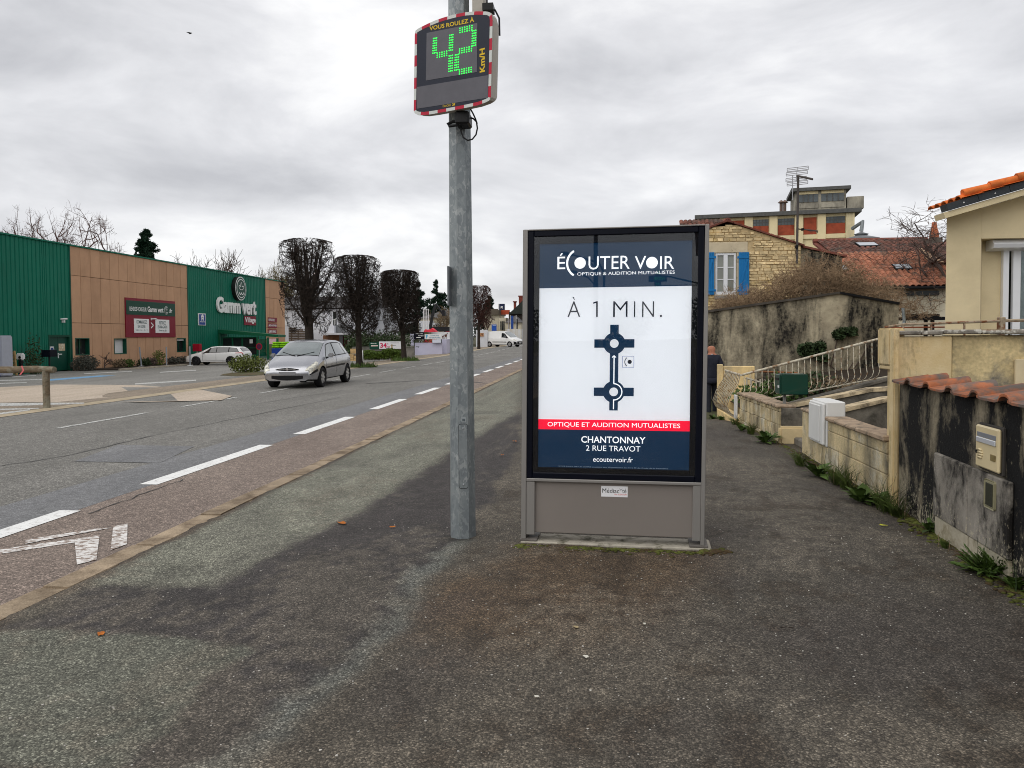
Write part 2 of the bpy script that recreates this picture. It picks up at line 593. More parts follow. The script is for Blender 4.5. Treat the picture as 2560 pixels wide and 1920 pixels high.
trench = gp([(30, 1352), (230, 1262), (450, 1275), (620, 1180), (760, 1120), (960, 985), (1120, 890), (1122, 960), (1010, 1160), (960, 1185), (880, 1290), (760, 1420), (640, 1520), (500, 1655), (300, 1655), (480, 1460), (560, 1395), (420, 1377), (150, 1354)])
stripe = gp([(1000, 1165), (905, 1250), (862, 1330), (700, 1480), (600, 1560), (530, 1657)])
left = gp([(-200, 1340), (230, 1262), (450, 1275), (620, 1180), (760, 1120), (960, 985), (1120, 890), (1127, 797), (970, 870), (600, 1040), (0, 1335)])
lowl = gp([(-400, 1360), (150, 1354), (420, 1377), (560, 1395), (480, 1460), (300, 1655), (-400, 1655)])
brown = gp([(900, 1290), (1060, 1225), (1130, 1180), (1560, 1190), (1560, 1230), (1400, 1330), (1240, 1390), (1000, 1410), (890, 1370)])
rightd = gp([(1540, 1660), (1500, 1300), (1560, 1150), (1530, 900), (1700, 950), (2212, 1330), (2212, 1660)])
blend(smooth(inpoly(Xd, Yd, left), 0.18), (0.23, 0.228, 0.178))
blend(0.85 * smooth(inpoly(Xd, Yd, lowl), 0.03), (0.165, 0.168, 0.132))
blend(0.9 * smooth(inpoly(Xd, Yd, trench), 0.06), (0.058, 0.051, 0.049))
ds = np.min([segd(Xd, Yd, stripe[i], stripe[i + 1]) for i in range(len(stripe) - 1)], axis=0)
blend(0.62 * smooth(0.07 - ds + .05 * n2 + .03 * n3, 0.06), (0.185, 0.195, 0.172))
blend(0.62 * smooth(inpoly(Xd, Yd, brown) + 0.16 * n2, 0.26), (0.105, 0.064, 0.032))
blend(0.55 * smooth(inpoly(Xd, Yd, rightd) + 0.1 * n2, 0.3), (0.078, 0.069, 0.056))
# contact shade painted as a dark ring round the pole foot, dirt and moss along the walls, brown rust at the footway edge
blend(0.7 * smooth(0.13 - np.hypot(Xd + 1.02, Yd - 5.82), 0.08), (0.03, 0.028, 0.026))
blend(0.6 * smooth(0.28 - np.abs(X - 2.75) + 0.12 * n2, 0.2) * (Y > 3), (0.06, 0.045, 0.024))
blend(0.85 * smooth(0.10 - (X + 3.30) + 0.09 * n2 + .05 * n3, 0.06), (0.07, 0.046, 0.03))
blend(0.45 * smooth(n1 + .5 * n3 - 0.3, 0.25), (0.17, 0.145, 0.11))
blend(0.5 * smooth(-n2 - .4 * n3 - .35, 0.2) * (X > -.9), (0.065, 0.045, 0.028))
blend(0.3 * smooth(-n1 - 0.3, 0.25), (0.06, 0.05, 0.048))
T = np.clip(T, 0.008, 0.5)
Z = 0.012 * n1 + 0.006 * n2
def sstn(a, b, v):
    t = np.clip((v - a) / (b - a), 0, 1)
    return t * t * (3 - 2 * t)


DIP = -0.22 * sstn(13.2, 17.2, Y) * (1 - sstn(30, 44, Y)) * sstn(.4, 2.0, X)
edge = np.clip((X + 3.3) / 0.12, 0, 1)
Z = Z * (Y > 0.6) - 0.03 * (1 - edge) ** 2 + DIP
GY = np.array([G(0, y) for y in ys])[:, None]
nx = len(xs)
me = bpy.data.meshes.new('sidewalk')
vv = np.stack([X + np.where(X < -3.29, 0.07 * n2 + 0.03 * n1 + .03 * n3 - .02, 0), Y, Z + GY], -1).reshape(-1, 3)
ii = np.arange(len(ys) - 1)[:, None] * nx + np.arange(nx - 1)[None, :]
me.from_pydata(vv.tolist(), [], np.stack([ii, ii + 1, ii + nx + 1, ii + nx], -1).reshape(-1, 4).tolist())
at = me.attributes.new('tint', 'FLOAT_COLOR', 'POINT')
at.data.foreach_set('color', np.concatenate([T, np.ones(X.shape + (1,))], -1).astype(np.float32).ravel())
me.materials.append(m_side)
me.polygons.foreach_set('use_smooth', [True] * len(me.polygons))
me.update()
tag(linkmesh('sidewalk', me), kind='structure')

# ---- kerb stones, flush and worn
kerb = bpy.data.objects.new('kerb', None)
COL.objects.link(kerb)
tag(kerb, kind='structure')
m_kerb = mat('kerb_concrete', '9c8b75', 0.9, 0.22, 4, 0.5, 70, piece=0.1, dirt='6b5c4b', dvs=3.5, dthr=(0.44, 0.66), grain=.2)
kv = []
for q in range(3):
    kb = rbox(-0.105, 0.105, -0.495, 0.495, -0.2, 0.0, 0.014, 2)
    kb.v = [(x + random.uniform(-.004, .004), y, z) for x, y, z in kb.v]
    kv.append(kb.mesh('kerb_stone', m_kerb, smooth=40))
for i in range(60):
    y = 2.0 + i
    linkmesh('kerb_stone', random.choice(kv), kerb, (-3.415 + random.uniform(-.006, .006), y, -0.030 + G(0, y) + random.uniform(-.004, .004)), (random.uniform(-.004, .004), random.uniform(-.008, .008), random.uniform(-.003, .003)))
sheet('kerb_run', [-3.53, -3.29], yl((61.5, 110, 4), (110, 260, 15)), -0.018, m_kerb, parent=kerb)
sheet('kerb_run', [-3.53, -3.29], yl((-80, 1.5, 10)), -0.018, m_kerb, parent=kerb)

# ---- painted markings
m_paint = mat('road_paint', (0.78, 0.78, 0.76), 0.75, 0.08, 8, 0.3, 60, dirt=(0.33, 0.31, 0.29), dvs=22, dthr=(0.54, 0.68))
m_worn = mat('worn_paint', (0.72, 0.7, 0.67), 0.8, 0.1, 8, 0.3, 60, dirt=(0.25, 0.19, 0.155), dvs=14, dthr=(0.47, 0.56), dstretch=(1, 2.0, 1))
m_thin = mat('thin_paint', (0.6, 0.6, 0.57), 0.8, 0.1, 8, dirt=(0.14, 0.138, 0.13), dvs=24, dthr=(0.47, 0.58))


def dash(name, x0, x1, y0, y1, m, off=-0.039, shear=0.0):
    mb = MB()
    n = max(1, int((y1 - y0) / 3))
    for i in range(n):
        a, b = y0 + (y1 - y0) * i / n, y0 + (y1 - y0) * (i + 1) / n
        mb.add([(x0, a + shear, G(0, a) + off), (x1, a, G(0, a) + off), (x1, b, G(0, b) + off), (x0, b + shear, G(0, b) + off)], [(0, 1, 2, 3)])
    return tag(mb.build(name, m), kind='structure')


def run(v0, v1, step, ln, x0, x1, m, name, lim):
    y = v0
    while y < lim:
        dash(name, x0, x1, y, y + ln, m)
        y += step


for i in range(-1, 26):
    y = 3.55 + i * 4.3
    dash('lane_dash', -4.93, -4.72, y, y + (3.05 if i < 2 else 2.7), m_paint)
for i in range(-1, 24):
    y = 12.7 + i * 4.15
    dash('centre_dash', -9.55, -9.43, y, y + 2.75, m_thin)


def quadmark(name, pts, m, off):
    mb = MB()
    mb.add([(p.x, p.y, G(p.x, p.y) + off) for p in [PG(x, y) for x, y in pts]], [(0, 1, 2, 3)])
    return tag(mb.build(name, m), kind='structure')


d6 = lambda x, y: (x / 2.37, 1200 + y / 2.37)
# worn cycle symbol on the red lane
for q in ([(0, 405), (0, 378), (470, 315), (470, 335)], [(440, 322), (590, 297), (570, 440), (455, 468)], [(655, 385), (670, 248), (755, 232), (752, 350)],
          [(150, 348), (150, 325), (560, 262), (660, 255)]):
    cy_off = -0.0405 if q[0] == (0, 405) else -0.0385
    quadmark('cycle_symbol', [d6(*p) for p in q[::-1]], m_worn, cy_off)
# car park lines
for q in ([(0, 1012), (0, 1004), (210, 1003), (210, 1006)], [(0, 1022), (0, 1018), (98, 1016), (98, 1018)], [(0, 1032), (0, 1028), (75, 1019), (75, 1022)],
          [(338, 959), (338, 956), (490, 947), (490, 950)], [(0, 951), (0, 948), (107, 946), (107, 948)], [(0, 958), (0, 956), (67, 953), (67, 955)],
          [(400, 930), (400, 928), (490, 923), (490, 925)], [(30, 942), (30, 940), (90, 936), (90, 938)], [(210, 934), (210, 932), (330, 926), (330, 928)]):
    quadmark('parking_line', q, m_thin, -0.034)
quadmark('blue_parking_line', [(125, 950), (125, 946), (250, 937), (290, 937)], mat('blue_paint', '6f9fc4', 0.8, 0.2, 8, dirt=(0.3, 0.34, 0.4), dvs=20), -0.034)
apron = [tuple(PG(x * k, y * k)[:2]) for x, y in [(-30, 836), (120, 829), (300, 830), (440, 841), (502, 853), (478, 862), (300, 866), (100, 866), (-30, 868)]]
poly_sheet('concrete_apron', apron[::-1], -0.028, asphalt('apron_concrete', (0.42, 0.345, 0.265), (0.54, 0.45, 0.36), 0.8, 60, 0.2))
poly_sheet('tar_mend', [tuple(PG(x * k, y * k)[:2]) for x, y in [(160, 990), (255, 955), (420, 958), (345, 993)]][::-1], -0.040, m_lane)


def crack(name, pts, w, off, m):
    mb = MB()
    P = [PG(x * k, y * k) for x, y in pts]
    Q = []
    for a, b in zip(P[:-1], P[1:]):
        for t in np.linspace(0, 1, 7)[:-1]:
            p = a.lerp(b, t)
            Q.append(Vector((p.x + random.uniform(-.03, .03), p.y + random.uniform(-.05, .05), 0)))
    vs = []
    for i, p in enumerate(Q):
        d = (Q[min(i + 1, len(Q) - 1)] - Q[max(0, i - 1)]).normalized()
        s = Vector((-d.y, d.x, 0)) * w * random.uniform(.4, 1.2)
        for q in (p - s, p + s): vs.append((q.x, q.y, G(q.x, q.y) + off))
    mb.add(vs, [(2 * i, 2 * i + 2, 2 * i + 3, 2 * i + 1) for i in range(len(Q) - 1)])
    return tag(mb.build(name, m), kind='structure')


m_tar = mat('tar', (0.03, 0.03, 0.03), 0.6, 0.2)
crack('crack', [(0, 1000), (160, 975), (330, 935), (560, 890), (760, 850)], 0.012, -0.0385, m_tar)
crack('crack', [(560, 868), (640, 855), (760, 838)], 0.012, -0.0385, m_tar)
crack('crack', [(190, 1100), (300, 1062), (420, 1020)], 0.008, -0.0385, m_tar)
crack('skid_mark', [(790, 826), (900, 820), (1000, 821), (1060, 826)], 0.07, -0.0385, m_tar)

# ================================================================== ADVERTISING PANEL
BBA = math.atan2(-.09, 1.34)
bb = Plane((-.55, 5.70, 0), BBA, 0.0123)
bt = thing('advertising_panel', 'free-standing grey aluminium advertising panel on the footway with lit optician poster', 'billboard', bb.o)
z7 = lambda x, y: bb.uv(1290 + x / 3.95, 550 + y / 3.95)
z8 = lambda x, y: bb.uv(1290 + x / 3.77, 960 + y / 3.77)
m_alu = mat('painted_aluminium', '8d8a86', 0.42, 0.04, 2, metal=0.35, bump=0.03, bs=200)
m_alup = mat('taupe_panel', '837c76', 0.5, 0.05, 1.2, metal=0.15, bump=0.05, bs=260)
m_blk = mat('black_frame', (0.004, 0.005, 0.010), 0.3, 0.1, spec=.12)
BW, BH, BD = 1.342, 2.335, 0.20


def bbox_(name, u0, u1, v0, v1, n0, n1, m, parent=bt, r=0.004):
    mb = rbox(u0, u1, -n1, -n0, v0, v1, min(r, abs(n1 - n0) * .45), 1)
    mb.v = [tuple(bb.xyz(x, z, -y)) for x, y, z in mb.v]
    return mb.build(name, m, parent, world=True)


ub0, ub1 = z7(113, 800)[0], z7(1868, 105)[0]
vb1 = z7(113, 108)[1]
vb0 = z8(95, 888)[1]
bbox_('post', 0.002, ub0, 0.03, BH, -BD, 0, m_alu)
bbox_('post', ub1, BW, 0.03, BH, -BD, 0, m_alu)
bbox_('top_rail', ub0, ub1, vb1, BH, -BD, 0, m_alu)
vm = z8(95, 912)[1]
bbox_('middle_rail', ub0, ub1, vm - 0.004, vb0, -BD, 0, m_alu)
up0, up1, vp1, vp0 = z7(222, 800)[0], z7(1745, 232)[0], z7(222, 234)[1], z8(205, 790)[1]
for (a, b, c, d) in ((ub0, up0, vb0, vb1), (up1, ub1, vb0, vb1), (up0, up1, vp1, vb1), (up0, up1, vb0, vp0)):
    bbox_('black_surround', a, b, c, d, -0.06, -0.022, m_blk, r=0.002)
o_ = 0.045
for (a, b, c, d) in ((ub0, ub0 + o_, vb0, vb1), (ub1 - o_, ub1, vb0, vb1), (ub0 + o_, ub1 - o_, vb1 - o_, vb1), (ub0 + o_, ub1 - o_, vb0, vb0 + o_)):
    bbox_('door_frame', a, b, c, d, -0.0219, -0.004, m_blk, r=0.006)
bbox_('backing', ub0, ub1, vb0, vb1, -BD + 0.004, -0.064, m_blk)
bbox_('lower_panel', ub0, ub1, 0.075, vm - 0.005, -0.17, -0.03, m_alup)
uc0, uc1 = z8(160, 1200)[0], z8(1665, 1200)[0]
bbox_('side_column', ub0, uc0 + .012, 0.06, vm - 0.006, -0.0299, -0.004, m_alu)
bbox_('side_column', uc1, ub1, 0.06, vm - 0.006, -0.0299, -0.004, m_alu)
for u in (-0.008, uc1 - 0.02):
    bbox_('foot_plate', u, u + uc0 + 0.04, 0.016, 0.032, -BD - .01, 0.012, mat('foot_steel', '66615c', 0.6, 0.2, 20), r=0.003)
bbox_('plinth', 0.0, BW + 0.05, -0.12, 0.0155, -BD - 0.04, 0.016, mat('plinth_concrete', 'a39d90', 0.9, 0.15, 14, 0.4, 60, dirt='4d4a3a', dvs=10, dthr=(.5, .68)), r=0.008)

EM = 0.42


def pm(name, c, e=EM):
    return mat('poster_' + name, c, 0.5, 0.0, emit=e)


p_white, p_blue, p_red, p_txt = pm('white', 'eef0f6', .45), pm('blue', '062b48', .45), pm('red', 'f01038', .7), pm('letter_white', 'f4f6fa', .75)
p_dark = pm('ink', '1a1f2e', .3)
PN = -0.046
QN = [0]


def flat(name, pts, m, n):
    mb = MB()
    mb.prism([bb.xyz(u, v, n - .0008) for u, v in pts], bb.n * 0.0008)
    return mb.build(name, m, poster, world=True)


def prect(name, u0, v0, u1, v1, m, n=PN):
    return flat(name, [(u0, v0), (u1, v0), (u1, v1), (u0, v1)], m, n)


poster = bbox_('poster', up0, up1, vp0, vp1, -0.063, PN - 0.001, p_white, r=0.001)
vh = z7(900, 660)[1]
prect('header_field', up0, vh, up1, vp1, p_blue)
vr1, vr0 = z8(900, 346)[1], z8(900, 443)[1]
prect('red_band', up0, vr0, up1, vr1, p_red)
prect('footer_field', up0, vp0, up1, vr0, p_blue)
N2 = PN + 0.0015


def ptext(s, zf, x0, y0, x1, y1, m, bold=0.0, n=N2):
    c = zf((x0 + x1) / 2, (y0 + y1) / 2)
    a, b = zf(x0, (y0 + y1) / 2), zf(x1, (y0 + y1) / 2)
    h = abs(zf((x0 + x1) / 2, y0)[1] - zf((x0 + x1) / 2, y1)[1])
    return text(s, m, poster, bb.xyz, a[0], c[1] - h / 2, b[0], c[1] + h / 2, n, bold)


def circ(c, r, n=28, a0=0, a1=2 * math.pi, end=False):
    m = n + 1 if end else n
    return [(c[0] + r * math.cos(a0 + (a1 - a0) * i / n), c[1] + r * math.sin(a0 + (a1 - a0) * i / n)) for i in range(m)]


def parc(name, c, r0, r1, a0, a1, m, n=N2):
    return flat(name, circ(c, r1, 18, a0, a1, True) + circ(c, r0, 18, a1, a0, True), m, n)


PXZ = abs(z7(0, 500)[0] - z7(100, 500)[0]) / 100     # metres per zoomed pixel
ptext('É', z7, 402, 322, 480, 480, p_txt, .0)
cc = z7(640, 419)
parc('logo_arc', cc, 128 * PXZ, 148 * PXZ, math.radians(122), math.radians(238), p_txt)
flat('logo_disc', circ(z7(628, 419), 55 * PXZ), p_txt, N2)
ptext('UTER', z7, 712, 350, 1122, 481, p_txt, .0)
ptext('V', z7, 1172, 350, 1285, 478, p_txt, .0)
flat('logo_disc', circ(z7(1343, 415), 55 * PXZ), p_txt, N2)
ptext('IR', z7, 1424, 350, 1565, 478, p_txt, .0)
ptext('OPTIQUE & AUDITION MUTUALISTES', z7, 600, 503, 1570, 541, p_txt, .0)
for s, x0, y0, x1 in (('À', 503, 757, 630), ('M', 957, 800, 1100), ('I', 1164, 800, 1176), ('N', 1245, 800, 1364)):
    ptext(s, z7, x0, y0, x1, 956, p_dark, -0.012)
_o = [z7(*p) for p in ((788, 956), (803, 956), (803, 800), (789, 800), (757, 812), (757, 825), (788, 816))]
flat('numeral_one', _o, p_dark, N2)
flat('full_stop', circ(z7(1432, 946), 11 * PXZ), p_dark, N2)
k8 = 3.95 / 3.77
c1_, c2_ = z7(968, 1220), z8(918, 78)
aw = 41 * PXZ
N3, N4 = N2 + .0015, N2 + .003


def R(name, xa, ya, xb, yb, zf, m, n=N2):
    a, b = zf(xa, ya), zf(xb, yb)
    return prect(name, min(a[0], b[0]), min(a[1], b[1]), max(a[0], b[0]), max(a[1], b[1]), m, n)


for c in (c1_, c2_):
    flat('roundabout_disc', circ(c, 105 * PXZ), p_blue, N3)
    prect('road_arm', c[0] - 192 * PXZ, c[1] - aw, c[0] + 192 * PXZ, c[1] + aw, p_blue, N2 + .0005)
    flat('island_disc', circ(c, 42 * PXZ), p_white, N4)
prect('road_arm', c1_[0] - aw, c1_[1], c1_[0] + aw, z7(968, 1033)[1], p_blue, N2)
prect('road_arm', c1_[0] - aw, c2_[1], c1_[0] + aw, c1_[1], p_blue, N2)
prect('road_arm', c2_[0] - aw, z8(918, 255)[1], c2_[0] + aw, c2_[1], p_blue, N2)
lw = 5 * PXZ
prect('route_line', c1_[0] - lw, c2_[1] + 80 * PXZ, c1_[0] + lw, z7(968, 1342)[1], p_txt, N4)
prect('route_line', c2_[0] - lw, z8(918, 243)[1], c2_[0] + lw, c2_[1] - 74 * PXZ, p_txt, N4)
parc('route_line', c2_, 74 * PXZ, 84 * PXZ, -math.pi / 2, math.pi / 2, p_txt, N4)
ah = z7(966, 1336)
flat('arrow_head', [(ah[0], ah[1]), (ah[0] - 20 * PXZ, ah[1] - 18 * PXZ), (ah[0] - 20 * PXZ, ah[1] - 28 * PXZ), (ah[0], ah[1] - 10 * PXZ), (ah[0] + 20 * PXZ, ah[1] - 28 * PXZ), (ah[0] + 20 * PXZ, ah[1] - 18 * PXZ)], p_txt, N4 + .001)
p_line = pm('pale_line', '8d95b4', .3)
for q in ((1047, 1345, 1165, 1349), (1047, 1456, 1165, 1460), (1047, 1349, 1051, 1456), (1161, 1349, 1165, 1456)):
    R('box_line', *q, z7, p_line)
flat('logo_disc', circ(z7(1121, 1403), 20 * PXZ), p_dark, N2)
parc('logo_arc', z7(1124, 1403), 46 * PXZ, 53 * PXZ, math.radians(125), math.radians(235), p_dark)
ptext('OPTIQUE ET AUDITION MUTUALISTES', z8, 290, 372, 1550, 422, p_txt, .0)
ptext('CHANTONNAY', z8, 610, 503, 1220, 566, p_txt, .012)
ptext('2 RUE TRAVOT', z8, 655, 590, 1172, 642, p_txt, .0)
ptext('ecoutervoir.fr', z8, 722, 697, 1100, 745, p_txt, .0)
ptext('VYV3 PAYS DE LA LOIRE soumise aux dispositions du livre III du Code de la Mutualité', z8, 392, 791, 1435, 804, pm('small_print', '9fb0c0', .3))
stk = bbox_('sticker', z8(800, 1020)[0], z8(1052, 1020)[0], z8(920, 1072)[1], z8(920, 970)[1], -0.0298, -0.0285, mat('sticker_white', 'e8e8ea', 0.4, 0.02), r=.0004)


def stext(s, x0, y0, x1, y1, m, b=0.0):
    c = z8((x0 + x1) / 2, (y0 + y1) / 2)
    h = abs(z8(900, y0)[1] - z8(900, y1)[1])
    text(s, m, stk, bb.xyz, z8(x0, y0)[0], c[1] - h / 2, z8(x1, y0)[0], c[1] + h / 2, -0.0278, b)


m_ink = mat('black_ink', (0.015, 0.015, 0.017), 0.5, 0.0)
m_rink = mat('red_ink', 'd8342e', 0.5, 0.0)
stext('Médiac', 812, 992, 972, 1034, m_ink)
stext('té', 1000, 994, 1040, 1036, m_ink)
yc = z8(986, 1005)
mbk = MB()
for sg in (-1, 1):
    mbk.tube([bb.xyz(yc[0], yc[1] - .008, -.0276), bb.xyz(yc[0], yc[1], -.0276), bb.xyz(yc[0] + sg * .011, yc[1] + .009, -.0276)], .0011, 4)
mbk.build('letter_y', m_ink, stk, world=True)
stext('Par SODICOM', 928, 1043, 1040, 1056, m_rink)
gp_ = bbox_('glass_pane', ub0 + o_, ub1 - o_, vb0 + o_, vb1 - o_, -0.0185, -0.0145, glassmat('clear_glass', (0.97, 0.98, 0.98), 1.45), r=.0005)

# ================================================================== POLE AND SPEED DISPLAY
m_galv = bpy.data.materials.new('galvanised_steel')
m_galv.use_nodes = True
nt = m_galv.node_tree
b_ = nt.nodes['Principled BSDF']
pos = N(nt, 'ShaderNodeNewGeometry').outputs['Position']
ps_ = N(nt, 'ShaderNodeMapping', {0: pos, 3: (1, 1, 0.55)}).outputs[0]
nd = N(nt, 'ShaderNodeTexNoise', {'Vector': ps_, 'Scale': 12.0, 'Detail': 3.0})
pd_ = mixc(nt, 0.35, ps_, nd.outputs['Color'])
vo = N(nt, 'ShaderNodeTexVoronoi', {'Vector': pd_, 'Scale': 26.0})
vv_ = N(nt, 'ShaderNodeSeparateColor', {0: vo.outputs['Color']}).outputs[0]
n_ = N(nt, 'ShaderNodeTexNoise', {'Vector': ps_, 'Scale': 4.0, 'Detail': 8.0, 'Roughness': 0.7}).outputs[0]
ff = math_(nt, 'ADD', math_(nt, 'MULTIPLY', vv_, 0.45), math_(nt, 'MULTIPLY', n_, 0.75))
cc_ = ramp(nt, ff, [(0.25, (0.15, 0.17, 0.185)), (0.5, (0.205, 0.23, 0.24)), (0.72, (0.255, 0.28, 0.285)), (0.88, (0.37, 0.39, 0.39))])
nt.links.new(cc_, b_.inputs['Base Color'])
b_.inputs['Metallic'].default_value = 0.35
b_.inputs['Roughness'].default_value = 0.5
PC = Vector((-1.015, 5.86, 0))
pt = thing('street_light_pole', 'mottled galvanised octagonal street light pole beside the advertising panel', 'lamp post', PC)


def octr(z): return 0.103 - 0.0049 * z


mb = MB()
zs = [-0.1, 0, 1, 2, 3, 4, 5, 6.5, 8]
rot = math.radians(22.5 + 14)
vs = []
for z in zs:
    for q in range(8):
        t = rot + q * math.pi / 4
        vs.append((PC.x + octr(z) * math.cos(t), PC.y + octr(z) * math.sin(t), z))
mb.add(vs, [(i * 8 + q, i * 8 + (q + 1) % 8, i * 8 + 8 + (q + 1) % 8, i * 8 + 8 + q) for i in range(len(zs) - 1) for q in range(8)])
mb.build('shaft', m_galv, pt, world=True)
mb = MB()
mb.tube([(PC.x, PC.y, 7.9), (PC.x - .05, PC.y, 8.5), (PC.x - .4, PC.y, 8.9), (PC.x - 1.3, PC.y, 9.05)], .04, 8)
mb.build('arm', m_galv, pt, world=True, smooth=60)
lh = rbox(PC.x - 1.9, PC.x - 1.2, PC.y - .14, PC.y + .14, 9.0, 9.14, .04, 2)
lh.build('lamp_head', mat('lamp_grey', '8a8d90', 0.5, 0.05), pt, world=True)
# hatch on the facet that faces the camera
fa = rot + math.pi / 4 * 5.5
while True:
    fn = Vector((math.cos(fa), math.sin(fa), 0))
    if fn.y < -0.9: break
    fa += math.pi / 4
fu = Vector((-fn.y, fn.x, 0))


def onp(u, z, n):
    ap = octr(z) * math.cos(math.pi / 8)
    return PC + fn * (ap + n) + fu * u + Vector((0, 0, z))


hv0, hv1 = PY(1155, 1055 * k, 5.76).z, PY(1155, 917 * k, 5.76).z


def rrect(u0, u1, v0, v1, r, n=4):
    out = []
    for cx, cy, a in ((u1 - r, v0 + r, -90), (u1 - r, v1 - r, 0), (u0 + r, v1 - r, 90), (u0 + r, v0 + r, 180)):
        for i in range(n + 1):
            t = math.radians(a + 90 * i / n)
            out.append((cx + r * math.cos(t), cy + r * math.sin(t)))
    return out


mb = MB()
mb.add([onp(u, v, .001) for u, v in rrect(-.035, .035, hv0 - .004, hv1 + .004, .016)], [tuple(range(20))])
mb.build('hatch_gap', mat('hatch_gap', (0.015, 0.015, 0.015), 0.8, 0), pt, world=True)
mb = MB()
pts = rrect(-.0325, .0325, hv0, hv1, .014)
mb.add([onp(u, v, -.001) for u, v in pts] + [onp(u, v, .004) for u, v in pts], [tuple(range(20, 40))] + [(i, (i + 1) % 20, 20 + (i + 1) % 20, 20 + i) for i in range(20)])
hd = mb.build('hatch', m_galv, pt, world=True)
for z in (hv0 + .03, hv1 - .03):
    mb = MB()
    mb.ico(onp(0, z, .005), .007, sub=2)
    mb.build('bolt', mat('bolt_steel', 'b9bcc0', 0.35, 0.1, metal=.8), hd, world=True, smooth=180)
lz = PY(1148, 907 * k, 5.76).z
mb = MB()
mb.prism([onp(u, v, .001) for u, v in rrect(-.012, .022, lz - .02, lz + .02, .004)], fn * .003)
lbl = mb.build('number_label', mat('label_white', '9aa0a2', 0.5, 0.2, 60), pt, world=True)
mb = MB()
mb.prism([onp(u, v, .0042) for u, v in rrect(-.006, .016, lz - .012, lz + .008, .002)], fn * .001)
mb.build('label_print', mat('label_ink', '5d6468', 0.6, 0.4, 120), lbl, world=True)
# edge-on back of a road sign strapped to the pole
e0, e1 = PY(1129, 578 * k, 5.86), PY(1129, 662 * k, 5.86)
rs = thing('road_sign_plate', 'thin grey road sign plate seen edge-on, strapped to the street light pole', 'sign', (e0.x, 5.86, e1.z))
mb = rbox(e0.x - .006, e0.x + .006, 5.86 - .16, 5.86 + .16, e1.z, e0.z, .004)
mb.build('plate', mat('sign_back', '7d8184', 0.45, 0.1, metal=.5), rs, world=True)
for z in (e0.z - .08, e1.z + .08):
    MB().box(e0.x + .006, PC.x - octr(z) + .02, 5.85, 5.88, z - .015, z + .015).build('bracket', m_galv, rs, world=True)

# ---- speed display
sc_ = PY(1133, 155, 5.60)
sp = Plane((sc_.x, sc_.y, 0), math.radians(-28))
st = thing('speed_display', 'radar speed display with red and white striped border showing a green 42', 'speed sign', (sc_.x, sc_.y, sc_.z))
z5 = lambda x, y: sp.uv(1000 + x / 4.367, y / 4.367)
outl = [z5(*p) for p in [(152, 1215), (165, 1240), (195, 1254), (260, 1258), (360, 1245), (540, 1213), (720, 1178), (850, 1150), (940, 1118), (980, 1095), (993, 1060), (1002, 700), (1012, 220), (1006, 165), (990, 140), (955, 127), (850, 124), (720, 134), (600, 158), (490, 188), (390, 222), (300, 262), (200, 312), (172, 335), (163, 370), (158, 760)]]
cu_, cv_ = np.mean([p[0] for p in outl]), np.mean([p[1] for p in outl])
mb = MB()
mb.prism([sp.xyz(u, v, -.012) for u, v in outl], sp.n * .012)
mb.build('front_frame', mat('sign_grey', 'a9a59a', 0.5, 0.05), st, world=True)
mb = MB()
oc = [(cu_ + (u - cu_) * .985, cv_ + (v - cv_) * .985) for u, v in outl]
ob = [(cu_ + (u - cu_) * .93, cv_ + (v - cv_) * .90) for u, v in outl]
nn = len(oc)
vs = [sp.xyz(u, v, -.0121) for u, v in oc] + [sp.xyz(u, v, -.06) for u, v in oc] + [sp.xyz(u, v, -.11) for u, v in ob]
mb.add(vs, [tuple(range(3 * nn - 1, 2 * nn - 1, -1))] + [(i + nn * q, i + nn * (q + 1), (i + 1) % nn + nn * (q + 1), (i + 1) % nn + nn * q) for q in (0, 1) for i in range(nn)])
mb.build('casing', mat('casing_beige', 'b0aaa0', 0.55, 0.05, 8), st, world=True)


def inset(P, w):
    out = []
    n = len(P)
    for i in range(n):
        a, b, c = Vector(P[i - 1]), Vector(P[i]), Vector(P[(i + 1) % n])
        d1, d2 = (b - a).normalized(), (c - b).normalized()
        nrm = Vector((-(d1.y + d2.y), d1.x + d2.x)).normalized()
        out.append((b.x + nrm.x * w, b.y + nrm.y * w))
    return out


def resample(P, step):
    P = [Vector(p) for p in P] + [Vector(P[0])]
    out, acc, tot = [], 0.0, sum((b - a).length for a, b in zip(P[:-1], P[1:]))
    n = int(round(tot / step / 2)) * 2
    st_ = tot / n / 4
    nxt = 0.0
    for a, b in zip(P[:-1], P[1:]):
        L = (b - a).length
        while nxt < acc + L - 1e-9:
            out.append(tuple(a.lerp(b, (nxt - acc) / L)))
            nxt += st_
        acc += L
    return out


rp = resample(outl, 0.085)
ri = inset(rp, 0.023)
m_sr, m_sw = mat('reflective_red', 'b3213a', 0.4, 0.06, 30), mat('reflective_white', 'c9ccc8', 0.4, 0.06, 30)
for q in range(len(rp) // 4):
    mb = MB()
    ids = [(4 * q + j) % len(rp) for j in range(5)]
    ringp = [rp[i] for i in ids] + [ri[i] for i in ids[::-1]]
    mb.prism([sp.xyz(u, v, .0005) for u, v in ringp], sp.n * .002)
    mb.build('border_stripe', m_sr if q % 2 else m_sw, st, world=True)
mb = MB()
mb.prism([sp.xyz(u, v, .0004) for u, v in inset(outl, .0245)], sp.n * .0016)
m_navy = mat('display_navy', '232734', 0.4, 0.05, 4)
face = mb.build('face_panel', m_navy, st, world=True)
m_dgrey = mat('display_grey', '5d5c62', 0.35, 0.08, 12)


def spoly(name, zp, m, n0, th, parent):
    mb = MB()
    mb.prism([sp.xyz(*z5(*p), n0) for p in zp], sp.n * th)
    return mb.build(name, m, parent, world=True)


